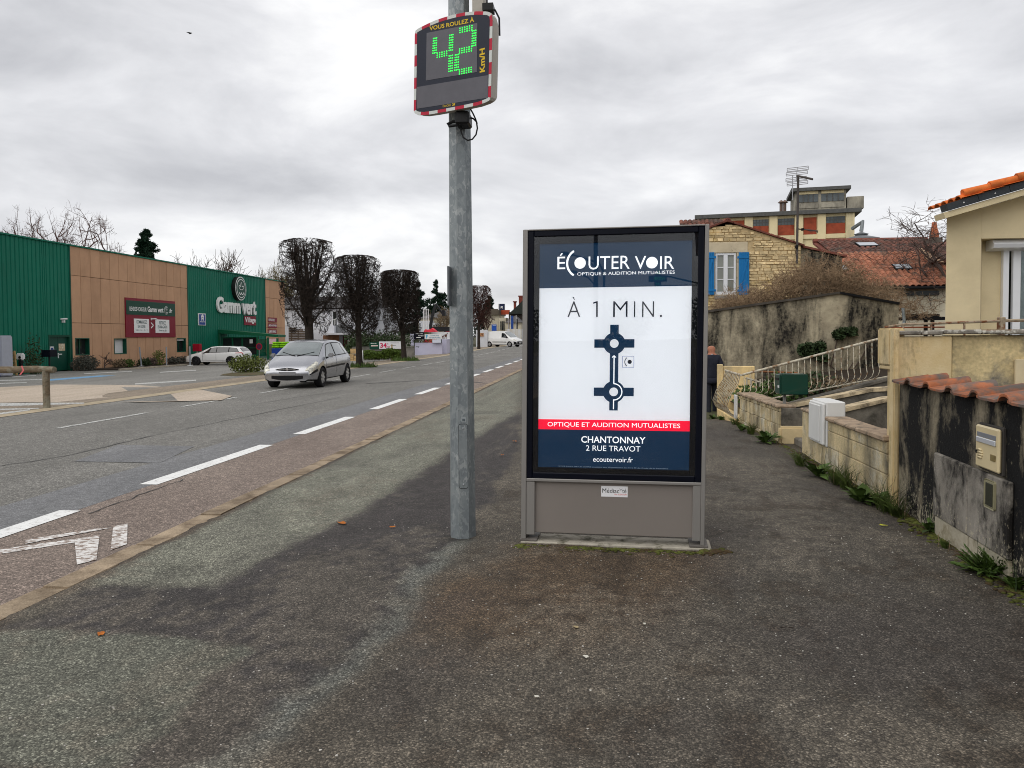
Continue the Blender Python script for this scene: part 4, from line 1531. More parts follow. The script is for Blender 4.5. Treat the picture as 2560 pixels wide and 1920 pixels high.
gx = [cx0 + .15, cx0 + 1.15, cx0 + 2.1, cxp - .1]
mb = MB()
mb.box(cx0 + .14, cxp - .085, YC + .5, YC + .56, ZG, ZG + .45)
mb.build('lobby_base', m_cg, can, world=True)
for a, b in zip(gx[:-1], gx[1:]):
    mb = MB()
    for q in ((a, a + .07), (b - .07, b)): mb.box(q[0], q[1], YC + .5, YC + .58, ZG + .46, 1.6)
    mb.box(a + .07, b - .07, YC + .5, YC + .58, ZG + .46, ZG + .53)
    mb.box(a + .07, b - .07, YC + .5, YC + .58, 1.5, 1.6)
    mb.box(a + .07, b - .07, YC + .5, YC + .58, .55, .62)
    lw_ = mb.build('lobby_window', m_cg, can, world=True)
    MB().box(a + .07, b - .07, YC + .535, YC + .555, ZG + .53, 1.5).build('pane', m_wdark, lw_, world=True)
m_cgl = glassmat('screen_glass', (.55, .75, .7), 1.5)
for a, b in ((cxp + .09, (cxp + cx1) / 2 - .09), ((cxp + cx1) / 2 + .09, cx1 - .17)):
    MB().box(a, b, YC + .06, YC + .08, ZG + .2, zc1 - .25).build('glass_screen', m_cgl, can, world=True)
for i, (a, b) in enumerate((((1130, 1245), (1215, 1190)), ((905, 1238), (938, 1195)))):
    p, q = cy(*a), cy(*b)
    MB().box(p.x, q.x, YC + (.045 if i == 0 else .48), YC + (.055 if i == 0 else .495), p.z, q.z).build('notice', mat('notice_pink', 'd9b8bc', 0.6, 0.15, 9) if i == 0 else m_white, can, world=True)
ns = cy(1045, 1270)
t = thing('no_parking_sign', 'small round red and blue no-parking sign by the entrance canopy post', 'sign', (ns.x, YC - .3, ZG))
MB().lathe([(.3, 0), (.3, .02)], (ns.x, YC - .35, ns.z), 20, 'y').build('disc', mat('sign_signal_red', 'b01c2e', .4, .05), t, world=True)
MB().lathe([(.23, 0), (.23, .008)], (ns.x, YC - .372, ns.z), 20, 'y').build('blue_field', mat('sign_plum', '5a2848', .4, .05), t, world=True)
MB().tube([(ns.x, YC - .33, ZG - .05), (ns.x, YC - .33, ns.z + .2)], .03, 8).build('post', m_galv, t, world=True)

# ---- planting bed and small things along the store front
bedk = mat('bed_kerb', 'a59c8c', .9, .15)
m_soil = mat('soil', (0.035, 0.026, 0.018), .95, .35, 6, .8, 25)
mb = MB()
b0, b1 = 48.3, 66
mb.add([(XB + .02, b0, ZG + .02), (-31.6, b0, ZG + .02), (-31.6, b1, ZG + .02), (XB + .02, b1, ZG + .02)], [(0, 1, 2, 3)])
tag(mb.build('planting_bed', m_soil), kind='structure')
for i in range(18):
    y = b0 + i
    tag(rbox(-31.6, -31.45, y + .01, y + .99, ZG - .1, ZG + .07, .015).build('bed_kerb_stone', bedk), kind='structure')


def front(zx, zy, f=lambda x, y: (x / 3.456, 480 + y / 3.456)):
    p = PG(*f(zx, zy))
    if p.x < XB + .9:
        p = PX(*f(zx, zy), XB + .9)
        p.z = ZG
    return p


f2 = lambda x, y: (400 + x / 4.148, 560 + y / 4.148)
p = front(735, 1530)
shrub('rounded_shrub', 'clipped rounded grey-green shrub under the first store window', (p.x, p.y, p.z), 0.85, .75, 1.0, m_leafgrey, 2600, .09, 11)
p = front(905, 1515)
bare_tree('small_bare_tree', 'small leafless tree between the first two store windows', (p.x, p.y, p.z), 1.5, 12, m_bare, 3, .5, 3, .06, trunk=.3)
for i, (x, y, nm) in enumerate(((1030, 1510, 'low brown'), (1105, 1508, 'small green'), (1375, 1490, 'yellow-green'), (1240, 1500, 'low dark'), (1300, 1500, 'brown'), (1495, 1485, 'grey'), (1575, 1480, 'pale green'))):
    p = front(x, y)
    nb_ = ['left of the first thin post', 'left of the first thin post', 'between the first and second thin posts', 'right of the first thin post', 'right of the first thin post', 'right of the second thin post', 'nearest the white estate car'][i]
    shrub('bed_shrub', f'{nm} shrub in the store bed, {nb_}', (p.x, p.y, ZG), .5, .5, (1.15 if i == 2 else .6), [m_tan, m_leafg, m_leafy, m_leafd, m_bare, m_leafgrey, m_leafgrey][i], 420, .12, 20 + i, 'shrubs in the store bed')
for i, (f, x, y, top) in enumerate((((lambda x, y: (x / 3.456, 480 + y / 3.456)), 1222, 1508, 1340), ((lambda x, y: (x / 3.456, 480 + y / 3.456)), 1440, 1505, 1338), (f2, 313, 1468, 1268))):
    p = front(x, y, f)
    zt = PY(*f(x, top), p.y).z
    t = thing('bollard', 'thin grey metal post ' + ['left of the order-online board, leaning', 'under the order-online board', 'beside the white estate car'][i], 'post', (p.x, p.y, ZG), 0, 'thin posts along the store bed')
    MB().tube([(0, 0, 0), (-.12 if i == 0 else 0, 0, zt - ZG)], .05, 8).build('shaft', mat('post_grey', '8f959c', .5, .1), t)
    MB().box(-.14, .14, -.14, .14, -.02, .05).build('base_plate', m_white, t)
p = front(180, 1500)
zt = PY(180 / 3.456, 480 + 1392 / 3.456, p.y).z
t = thing('charging_post', 'white electric charging point on a black post by the green wall', 'charger', (p.x, p.y, ZG))
MB().tube([(0, 0, 0), (0, 0, .9)], .12, 8).build('post', m_bp, t)
hc = rbox(-.22, .22, -.15, .15, .85, zt - ZG, .07, 2)
hb = hc.build('head', m_white, t)
for z in (.25, .6): MB().lathe([(.08, 0), (.08, .02)], (.06, -.15, zt - ZG - z), 12, 'y').build('socket', m_bp, hb)
p = front(295, 1500)
shrub('thin_shrub', 'thin dark shrub growing against the green wall beside the charging post', (p.x, p.y, ZG), .55, .5, 2.3, m_leafd, 420, .12, 31)
p = front(60, 1520)
t = thing('wooden_pallet', 'wooden pallet leaning upright against the green wall', 'pallet', (p.x, p.y, ZG))
m_pal = mat('pallet_wood', 'a58a5c', .9, .3, 4)
for i in range(6): MB().box(-.6, .6, -.03 - .02 * i, 0 - .02 * i, .1 + i * .22, .24 + i * .22).build('slat', m_pal, t)
for x in (-.55, 0, .5): MB().add([(x, 0, 0), (x + .09, 0, 0), (x + .09, .1, 0), (x, .1, 0), (x, -.13, 1.42), (x + .09, -.13, 1.42), (x + .09, -.03, 1.42), (x, -.03, 1.42)], [(3, 2, 1, 0), (4, 5, 6, 7), (0, 1, 5, 4), (1, 2, 6, 5), (2, 3, 7, 6), (3, 0, 4, 7)]).build('bearer', m_pal, t)
p = front(-40, 1530)
t = thing('vending_cabinet', 'grey upright cabinet with black front cut by the left edge', 'cabinet', (p.x, p.y, ZG))
rbox(-1.1, .72, -.4, .5, 0, 2.3, .06, 2).build('housing', mat('cabinet_grey', 'a9acb6', .5, .05), t)
rbox(-.9, .5, -.43, -.4, .5, 1.6, .02).build('front_glass', m_blk, t)
p = front(12, 1530)
t = thing('blue_barrel', 'blue plastic drum lying beside the grey cabinet', 'barrel', (p.x + .2, p.y - .8, ZG))
MB().lathe([(.27, -.4), (.3, -.36), (.28, 0), (.3, .36), (.27, .4)], (0, 0, .3), 16, 'x').build('drum', mat('blue_plastic', '24509e', .4, .1), t)
q = PX(425 / 3.456, 480 + 1395 / 3.456, XB + 1.6)
t = thing('dark_letter_box', 'black letter box standing on a post before the green double door', 'letter box', (q.x, q.y, ZG))
MB().tube([(0, 0, 0), (0, 0, q.z - ZG - .18)], .05, 8).build('post', m_bp, t)
rbox(-.3, .3, -.32, .32, q.z - ZG - .2, q.z - ZG + .22, .02).build('box', m_blk, t)
p = front(386, 1380, f2)
t = thing('red_hydrant_box', 'small red box on a white post at the front of the white estate car', 'box', (p.x - 3, 63.0, ZG))
q = PY(400 + 386 / 4.148, 560 + 1285 / 4.148, 63.0)
t.location = (q.x, 63.0, ZG)
MB().tube([(0, 0, 0), (0, 0, q.z - ZG)], .07, 8).build('post', m_white, t)
rbox(-.32, .32, -.2, .2, q.z - ZG - .3, q.z - ZG + .35, .03).build('housing', mat('hydrant_red', 'a3182c', .45, .08), t)
p = front(910, 1530, f2)
shrub('island_shrub', 'loose yellow-green shrub on the island before the white estate car', (p.x, p.y, G(p.x, p.y)), 1.05, .6, .85, m_leafy, 1700, .09, 41)
isl = [front(x, y, f2) for x, y in ((620, 1562), (800, 1570), (1060, 1560), (1100, 1540), (1060, 1525), (850, 1525), (660, 1548))]
poly_sheet('island', [(q.x, q.y) for q in isl], -.028, mat('island_soil', (0.10, 0.07, 0.04), .95, .5, 3, .8, 25, col2=(0.07, .09, .03), thr=(.45, .6)))
# goods by the entrance
q = PY(400 + 1262 / 4.148, 560 + 1285 / 4.148, 62)
t = thing('bag_stack', 'pile of lime green bags on a blue box behind the silver car', 'bags', (q.x, 62, ZG))
rbox(-.68, .7, -.5, .5, 0, q.z - ZG - .02, .03).build('blue_box', mat('box_blue', '1c3a86', .6, .15), t)
m_lime = mat('lime_plastic', '86c81a', .45, .25, 4)
for i in range(3):
    for j in range(2): rbox(-.7 + j * .7 + .03 * i, -.02 + j * .7 - .02 * i, -.5, .5, q.z - ZG + i * .17, q.z - ZG + .17 + i * .17, .06, 2).build('bag', m_lime, t, smooth=180)

# ---- wooden rail at the left edge
p = PG(117, 1016)
t = thing('log_rail', 'round weathered log rail on a thick wooden post at the left edge', 'rail', (p.x, p.y, p.z))
m_log = mat('weathered_log', (0.15, 0.115, 0.075), .9, .4, 5, .8, 30, stretch=(1, 6, 6), dirt=(.24, .23, .18), dvs=3, dthr=(.5, .65))
rz_ = PY(100, 820 + 715 / 6.91, p.y).z
MB().tube([(0, 0, -.1), (0, 0, rz_ - .03)], .076, 12).build('post', m_log, t)
e = PY(940 / 6.91, 925, p.y)
pts = [(e.x - p.x - s, s * .12, rz_ + .015 * math.sin(s * 3)) for s in (0, .5, 1.2, 2, 3, 4.5)]
MB().tube(pts, [.072, .08, .082, .08, .083, .08], 12).build('beam', m_log, t, smooth=60)
MB().tube([(-4.2, .5, -.1), (-4.2, .5, rz_ - .03)], .076, 12).build('post', m_log, t)
e = PY(400 / 6.91, 920, p.y - .1)
t2 = thing('red_tape', 'strip of red plastic tape tied round the log rail', 'tape', (e.x, p.y, rz_))
MB().prism([(-.02, -.1, .09), (-.05, -.1, .08), (-.01, -.105, -.02), (-.1, -.1, -.12), (-.06, -.1, -.12), (.03, -.105, -.02)], (0, -.004, 0)).build('strip', mat('tape_red', 'd46a6e', .5, .1), t2)

# ================================================================== CLIPPED STREET TREES
tp2, tp3 = PG(776 * k, 792 * k), PG(876 * k, 778 * k)
pollard('clipped_tree', 'tallest clipped bare street tree, nearest, behind the silver car', (-12.75, 33.6, 0), PY(772, 600, 33.6).z, 1.7, 1.22, 101, (-.12, .1), 34, 17, 6, r0=.2, top_taper=.05, fill=470, lr=.065)
pollard('clipped_tree', 'middle clipped bare street tree, beside the stacked crates', (tp2.x, tp2.y, 0), PY(898, 641, tp2.y).z, 1.5, 1.15, 102, (-.05, 0), 34, 22, 6, top_taper=.05, fill=760)
pollard('clipped_tree', 'third clipped bare street tree, dense and boxy, before the price banner', (tp3.x - .1, tp3.y, 0), PY(1000, 677, tp3.y).z, 1.66, 1.24, 103, (-.25, 0), 36, 26, 6, mt=m_twig, top_taper=.04, bot=.92, fill=1350)
for i, (tp, s) in enumerate(((tp2, 1), (tp3, 2))):
    random.seed(50 + i)
    mb = MB()
    for q in range(260):
        a, r = random.uniform(0, 6.283), random.uniform(.1, .95) ** .7
        c = Vector((tp.x + r * math.cos(a), tp.y + r * math.sin(a) * .6, -.03))
        d = (Vector((0, 0, 1)) + unit() * .5) * random.uniform(.1, .28)
        mb.add([c + Vector((-.03, 0, 0)), c + Vector((.03, 0, 0)), c + d], [(0, 1, 2)])
    tag(mb.build('grass_tuft', m_leafg), kind='stuff')
q = PG(850 + 400 / 11.64, 840 + 780 / 11.64)
ct = Vector((q.x, q.y, 0))
m_crate = mat('crate_wood', 'c2a476', .85, .18, 5, piece=.1)
w_ = lambda px: PY(px, 880, ct.y).x
for i, (xa, xb, za, zb_) in enumerate(((872, 877, 908, 884), (877, 886, 907, 885), (886, 892, 907, 889), (877, 892, 884, 871))):
    A, B = PY(xa, za, ct.y), PY(xb, zb_, ct.y)
    t = thing('wooden_crate', ['narrow slatted crate at the left', 'plain upright crate in the middle', 'slatted crate nearest the trunk', 'wide crate on top'][i] + ' of the pile by the middle clipped tree', 'crate', ((A.x + B.x) / 2, ct.y + .02 * i, max(A.z, 0.0)), 0, 'crates by the middle clipped tree')
    wd2, hh_ = (B.x - A.x) / 2 - .008, B.z - max(A.z, 0)
    MB().box(-wd2 + .02, wd2 - .02, -.18, .2, .02, hh_ - .03).build('core', m_crate, t)
    nsl = 4
    for s in range(nsl): MB().box(-wd2, wd2, -.2, -.18, hh_ * s / nsl + .01, hh_ * (s + 1) / nsl - .02).build('slat', m_crate, t)
# ================================================================== VEHICLES
m_tyre = mat('tyre', (0.012, 0.012, 0.013), .8, .2, 20)
m_rim = mat('rim_silver', (0.5, 0.5, 0.5), .35, .05, metal=.7)
m_rimd = mat('rim_dark', (0.05, 0.05, 0.055), .35, .05, metal=.6)
m_cglass = mat('car_glass', (0.10, 0.125, 0.125), .04, .15, 3, spec=1.0, coat=1.0)
m_cglassd = mat('car_glass_dark', (0.012, 0.014, 0.015), .05, .1, spec=.8, coat=.6)
m_lamp = mat('headlight', (0.62, 0.6, 0.5), .1, .45, 9, coat=1.0, spec=.5, dirt=(.12, .12, .11), dvs=7, dthr=(.5, .6))
m_tail = mat('tail_light', (0.45, 0.015, 0.02), .2, .1, coat=1.0)
m_trim = mat('black_trim', (0.008, 0.008, 0.009), .5, .1, spec=.15)
m_plate = mat('number_plate', (0.2, 0.2, 0.21), .5, .05)


def car(name, label, cat, loc, rz, P, paint, side, glass, rim):
    t = thing(name, label, cat, loc, rz)
    xs0 = P['xs']
    X_ = np.unique(np.concatenate([np.linspace(xs0[0], xs0[-1], 64), [a for a in P['brk']]]))

    def ip(key, x): return float(np.interp(x, [p[0] for p in P[key]], [p[1] for p in P[key]]))

    def ring(x):
        zb, zt, w, zr, wr = ip('zbot', x), ip('zbelt', x), ip('w', x), ip('zroof', x), ip('wr', x)
        kk = min(1, max(0, (zr - zt) / .35))
        e = .035 + .03 * kk
        mid = zb + (zt - zb) * .55
        return [(0, zb), (.82 * w, zb), (.955 * w, zb + .05), (.99 * w, zb + .2), (w, mid), (.995 * w, zt - .1), (.965 * w, zt),
                (wr, max(zt + .002, zr - e)), (.93 * wr, zr - e * .25), (.55 * wr, zr + .004), (0, zr + .012)]

    def surf(x, r, sg):
        R_ = ring(x)
        i = min(int(r), 9)
        f = r - i
        return Vector((x, sg * (R_[i][0] * (1 - f) + R_[i + 1][0] * f), R_[i][1] * (1 - f) + R_[i + 1][1] * f))

    rings = [ring(x) for x in X_]
    mb = MB()
    vs = []
    for x, R_ in zip(X_, rings):
        vs += [(x, y, z) for y, z in R_] + [(x, -y, z) for y, z in R_[9:0:-1]]
    n = 20
    fs = [(i * n + q, i * n + (q + 1) % n, (i + 1) * n + (q + 1) % n, (i + 1) * n + q) for i in range(len(X_) - 1) for q in range(n)]
    fs = [f[::-1] for f in fs]
    fs += [tuple(range(n)), tuple(range((len(X_) - 1) * n + n - 1, (len(X_) - 1) * n - 1, -1))]
    mb.add(vs, fs)
    body = mb.build('body', [paint, m_trim, side], t, smooth=38)
    # wheel arches cut out
    W2 = max(p[1] for p in P['w'])
    cut = MB()
    for ax in P['axles']:
        for sg in (-1, 1):
            c = MB().lathe([(P['wr_'] + .055, -.16), (P['wr_'] + .055, .3)], (0, 0, 0), 24, 'y')
            cut.add([(v[0] + ax, v[1] * -sg + sg * (W2 - .1), v[2] + P['wr_']) for v in c.v], [f if sg < 0 else f[::-1] for f in c.f])
    co = cut.build('cutter', m_trim)
    md = body.modifiers.new('arch', 'BOOLEAN')
    md.operation, md.object, md.solver = 'DIFFERENCE', co, 'EXACT'
    COLv = bpy.context.view_layer
    co.parent = t
    COLv.update()
    me = bpy.data.meshes.new_from_object(body.evaluated_get(bpy.context.evaluated_depsgraph_get()))
    if len(me.polygons) > 200:
        body.modifiers.clear()
        body.data = me
        while len(me.materials) < 3: me.materials.append(m_trim)
        me.materials[0], me.materials[1], me.materials[2] = paint, m_trim, side
        for p in me.polygons:
            c = p.center
            d = min(math.hypot(c.x - ax, c.z - P['wr_']) for ax in P['axles'])
            p.material_index = 1 if (d < P['wr_'] + .056 and abs(c.y) < W2 * .985 and c.z < P['wr_'] * 2.4 and abs(p.normal.y) < .97) or c.z < P.get('skirt', .24) else 0
            p.use_smooth = True
        me.set_sharp_from_angle(angle=math.radians(38))
    bpy.data.objects.remove(co, do_unlink=True)

    def patch(nm, quad, sg, m, off=.006, nu=8, nv=3, parent=None, both=False):
        """quad: four (x, r) corners, bilinear over the shell"""
        out = None
        for s in ((1, -1) if both else (sg,)):
            vs = []
            for j in range(nv + 1):
                for i in range(nu + 1):
                    a, b = i / nu, j / nv
                    q = [Vector(c) for c in quad]
                    p = q[0].lerp(q[1], a).lerp(q[3].lerp(q[2], a), b)
                    c = surf(p.x, p.y, s)
                    du = surf(p.x + .02, p.y, s) - surf(p.x - .02, p.y, s)
                    dv = surf(p.x, min(10, p.y + .03), s) - surf(p.x, max(0, p.y - .03), s)
                    nn_ = du.cross(dv)
                    nn_ = nn_.normalized() if nn_.length > 1e-9 else Vector((0, s, 0))
                    if nn_.dot(c - Vector((c.x * .8, 0, .6))) < 0: nn_ = -nn_
                    vs.append(c + nn_ * off)
            mb = MB()
            mb.add(vs, [(j * (nu + 1) + i, j * (nu + 1) + i + 1, (j + 1) * (nu + 1) + i + 1, (j + 1) * (nu + 1) + i) for j in range(nv) for i in range(nu)])
            out = mb.build(nm, m, parent or t, smooth=180)
        return out

    def strip(nm, x0, x1, m, off=.006, rr=2.35):
        """glass right across the car between two stations (windscreen, tail glass)"""
        vs = []
        nu, nv = 12, 8
        for j in range(nv + 1):
            x = x0 + (x1 - x0) * j / nv
            for i in range(nu + 1):
                s = -1 + 2 * i / nu
                r = 10 - abs(s) * rr
                c = surf(x, r, 1 if s >= 0 else -1)
                du = (surf(x + .03, r, 1) - surf(x - .03, r, 1)).normalized()
                vs.append(c + Vector((-du.z, 0, du.x)) * off * (1 if du.x > 0 else -1))
        mb = MB()
        mb.add(vs, [(j * (nu + 1) + i, j * (nu + 1) + i + 1, (j + 1) * (nu + 1) + i + 1, (j + 1) * (nu + 1) + i) for j in range(nv) for i in range(nu)])
        return mb.build(nm, m, t, smooth=180)
    strip('screen_seal', P['screen'][0] + .03, P['screen'][1] - .04, m_trim, .004, 2.52)
    ws = strip('windscreen', *P['screen'], glass, .009)
    if P.get('tailglass'): strip('rear_window', *P['tailglass'], m_cglassd)
    for q in P['side']:
        cx_, cr = sum(p[0] for p in q[:4]) / 4, sum(p[1] for p in q[:4]) / 4
        big = [(cx_ + (p[0] - cx_) * 1.07 + math.copysign(.012, p[0] - cx_), cr + (p[1] - cr) * 1.15) for p in q[:4]]
        patch('window_seal', big, 1, m_trim, .005, both=True)
        patch('side_window', q[:4], 1, glass if len(q) < 5 else q[4], .009, both=True)
    for nm, q, m, nv in P['patch']: patch(nm, q, 1, m, .008, 10, nv, both=True)
    for nm, q, sg, m in P.get('patch1', []): patch(nm, q, sg, m, .008, 10, 3)
    # wheels
    R_ = P['wr_']
    tw = MB().lathe([(R_ * .62, .0), (R_ * .66, .1), (R_ * .9, .115), (R_, .085), (R_, -.085), (R_ * .9, -.115), (R_ * .6, -.1)], n=24, axis='y').mesh('tyre', m_tyre, smooth=40)
    rmb = MB().lathe([(R_ * .64, .02), (R_ * .64, .075), (R_ * .56, .085), (R_ * .54, .04), (R_ * .52, .03)], n=24, axis='y')
    ns = P.get('spokes', 5)
    for q in range(ns):
        a = 2 * math.pi * q / ns
        u_ = Vector((math.cos(a), 0, math.sin(a)))
        v_ = Vector((-math.sin(a), 0, math.cos(a)))
        rmb.obox(u_ * R_ * .32 + Vector((0, -.075, 0)), u_ * R_ * .26, v_ * R_ * P.get('spw', .12), Vector((0, .02, 0)))
    rmb.lathe([(R_ * .16, .05), (R_ * .16, .1), (R_ * .1, .108)], n=12, axis='y')
    rm = rmb.mesh('rim', rim, smooth=30)
    for ax in P['axles']:
        for sg in (-1, 1):
            yy = sg * (W2 - .105)
            rot_ = (0, 0, math.pi if sg > 0 else 0)
            w_ = linkmesh('wheel', tw, t, (ax, yy, R_), rot_)
            linkmesh('rim', rm, w_, (0, 0, 0))
    # mirrors
    mx, mz = P['mirror']
    for sg in (-1, 1):
        wv = ip('w', mx)
        mbm = rbox(mx - .06, mx + .09, sg * (wv + .10) - .09, sg * (wv + .10) + .09, mz - .065, mz + .075, .04, 2)
        mr = mbm.build('door_mirror', P.get('mirmat', paint), t, smooth=60)
        MB().box(mx - .05, mx + .02, sg * (wv - .06) - .06, sg * (wv - .06) + .06, mz - .09, mz - .04).build('mirror_arm', m_trim, mr)
    return t, surf, ws


def front_parts(t, items):
    for nm, pts, x, th, m in items:
        MB().prism([(x, y, z) for y, z in pts], (th, 0, 0)).build(nm, m, t)


def fpoly(w, z0, z1, sag=0.0, n=8, bow=0.0):
    lo = [(-w + 2 * w * i / n, z0 - sag * (1 - (2 * i / n - 1) ** 2)) for i in range(n + 1)]
    hi = [(w - 2 * w * i / n, z1 + bow * (1 - (2 * i / n - 1) ** 2)) for i in range(n + 1)]
    return lo + hi


m_silver = mat('silver_paint', (0.38, 0.385, 0.41), .2, .03, 1, metal=.85, coat=.5, spec=.5)
m_whitep = mat('white_car_paint', (0.74, 0.74, 0.73), .25, .02, 1, coat=.8)
hatch = dict(
    xs=(-2.08, 2.1), brk=[-2.08, -2.0, 2.0, 2.06, 2.1], axles=(1.27, -1.34), wr_=.315, skirt=.27,
    zbot=[(-2.08, .36), (-1.8, .24), (1.7, .22), (2.1, .24)],
    zbelt=[(-2.08, .82), (-2.0, .93), (-1.6, .985), (-.6, .955), (.6, .905), (1.15, .885), (1.5, .81), (1.85, .70), (2.02, .62), (2.1, .53)],
    zroof=[(-2.08, .86), (-2.02, 1.0), (-1.85, 1.16), (-1.6, 1.37), (-1.45, 1.43), (-.9, 1.495), (-.3, 1.51), (.2, 1.485), (.5, 1.41), (.9, 1.215), (1.28, 1.005), (1.5, .92), (1.75, .82), (1.95, .72), (2.06, .63), (2.1, .55)],
    w=[(-2.08, .66), (-2.0, .74), (-1.8, .82), (-1.3, .862), (0, .865), (1.2, .862), (1.6, .85), (1.85, .83), (2.0, .79), (2.06, .75), (2.1, .68)],
    wr=[(-2.08, .58), (-2.0, .66), (-1.6, .60), (-1.2, .615), (0, .63), (.5, .635), (1.28, .75), (1.6, .75), (1.9, .70), (2.1, .58)],
    screen=(1.25, .5), tailglass=(-1.97, -1.58), mirror=(.78, 1.0),
    side=[[(.93, 6.12), (-.06, 6.12), (-.06, 6.9), (.42, 6.9)], [(-.16, 6.12), (-1.18, 6.12), (-.98, 6.9), (-.16, 6.9)], [(-1.24, 6.14), (-1.52, 6.16), (-1.32, 6.85), (-1.05, 6.88)]],
    patch=[('rub_strip', [(-1.0, 4.0), (.92, 4.0), (.92, 4.25), (-1.0, 4.25)], m_trim, 2), ('headlight', [(1.58, 5.9), (2.085, 4.95), (2.09, 7.6), (1.62, 7.0)], m_lamp, 6),
           ('bumper_strip', [(1.72, 4.15), (2.085, 4.15), (2.085, 4.9), (1.72, 4.75)], m_trim, 3), ('door_handle', [(.02, 5.35), (.2, 5.35), (.2, 5.5), (.02, 5.5)], m_silver, 1), ('door_handle', [(-.98, 5.35), (-.8, 5.35), (-.8, 5.5), (-.98, 5.5)], m_silver, 1),
           ('tail_light', [(-2.05, 5.0), (-1.92, 5.0), (-1.88, 6.3), (-2.0, 6.3)], m_tail, 3), ('side_repeater', [(1.0, 5.1), (1.06, 5.1), (1.06, 5.25), (1.0, 5.25)], m_lamp, 1),
           ('door_gap', [(-.115, 3.0), (-.1, 3.0), (-.1, 6.05), (-.115, 6.05)], m_trim, 4), ('door_gap', [(.93, 3.0), (.945, 3.0), (.98, 5.9), (.965, 5.9)], m_trim, 4)],
    spokes=7, spw=.11)
t, sf, ws_ = car('silver_hatchback', 'silver five-door hatchback driving towards the camera on the road', 'car', (-9.48, 25.03, -.045), math.radians(-89), hatch, m_silver, m_silver, m_cglass, m_rim)
front_parts(t, [('lower_intake', fpoly(.5, .315, .405, .055), 2.095, .022, m_trim), ('number_plate', fpoly(.26, .435, .525), 2.1, .02, m_plate),
                ('upper_grille', fpoly(.37, .585, .60, .035, bow=.045), 2.075, .03, m_trim), ('grille_bar', fpoly(.27, .599, .611), 2.105, .008, mat('chrome', (.7, .7, .72), .15, 0, metal=1))])
# small rampant-beast badge on the grille
bd = [(-.045, .56), (-.02, .585), (-.035, .60), (-.03, .635), (-.005, .655), (.03, .65), (.045, .63), (.02, .625), (.035, .60), (.05, .605), (.03, .58), (.045, .56), (.015, .57), (0, .59), (-.015, .57)]
MB().prism([(2.114, y, z) for y, z in bd], (.006, 0, 0)).build('badge', MATS['chrome'], t)
for sg in (-1, 1):
    MB().tube([(1.34, sg * .02 + sg * .0, 1.0), (1.2, sg * .32, 1.065), (1.1, sg * .52, 1.12)], .012, 4).build('wiper', m_trim, t)

estate = dict(
    xs=(-2.38, 2.38), brk=[-2.38, -2.3, 2.3, 2.38], axles=(1.42, -1.37), wr_=.335, skirt=.25,
    zbot=[(-2.38, .38), (-2.1, .25), (1.9, .2), (2.38, .25)],
    zbelt=[(-2.38, .86), (-2.25, 1.0), (-1, .985), (.8, .93), (1.3, .90), (1.9, .80), (2.25, .70), (2.38, .6)],
    zroof=[(-2.38, .92), (-2.3, 1.05), (-2.05, 1.32), (-1.9, 1.42), (-1.2, 1.475), (-.2, 1.48), (.3, 1.44), (.7, 1.27), (1.2, 1.02), (1.4, .96), (1.9, .86), (2.2, .76), (2.38, .63)],
    w=[(-2.38, .76), (-2.25, .84), (-1.6, .905), (0, .915), (1.5, .905), (2.0, .85), (2.25, .76), (2.38, .64)],
    wr=[(-2.38, .68), (-2.2, .72), (-1.9, .62), (-1, .63), (.3, .64), (1.2, .76), (1.9, .72), (2.38, .55)],
    screen=(1.18, .36), tailglass=(-2.28, -1.98), mirror=(.78, 1.02),
    side=[[(.95, 6.1), (-.18, 6.1), (-.18, 6.9), (.32, 6.9)], [(-.24, 6.1), (-1.15, 6.1), (-1.15, 6.9), (-.24, 6.9)], [(-1.22, 6.1), (-2.0, 6.18), (-1.75, 6.85), (-1.22, 6.9)]],
    patch=[('headlight', [(1.85, 5.6), (2.34, 5.5), (2.34, 6.5), (1.8, 6.4)], m_lamp, 3), ('tail_light', [(-2.34, 5.4), (-1.75, 5.35), (-1.75, 5.85), (-2.34, 6.1)], m_tail, 3),
           ('chrome_strip', [(-1.9, 2.6), (1.0, 2.6), (1.0, 2.75), (-1.9, 2.75)], m_rim, 1), ('door_gap', [(-.22, 3), (-.205, 3), (-.205, 6.05), (-.22, 6.05)], m_trim, 4), ('door_gap', [(.85, 3), (.865, 3), (.9, 5.9), (.885, 5.9)], m_trim, 4)],
    spokes=10, spw=.05)
for q in estate['side']: q.append(m_cglassd)
t, _, _ = car('white_estate_car', 'white estate car parked side-on before the green store front', 'car', (-29.35, 57.76, ZG - .04), math.radians(181), estate, m_whitep, m_whitep, m_cglassd, m_rimd)
front_parts(t, [('number_plate', fpoly(.26, .62, .73), -2.4, .02, m_white)])
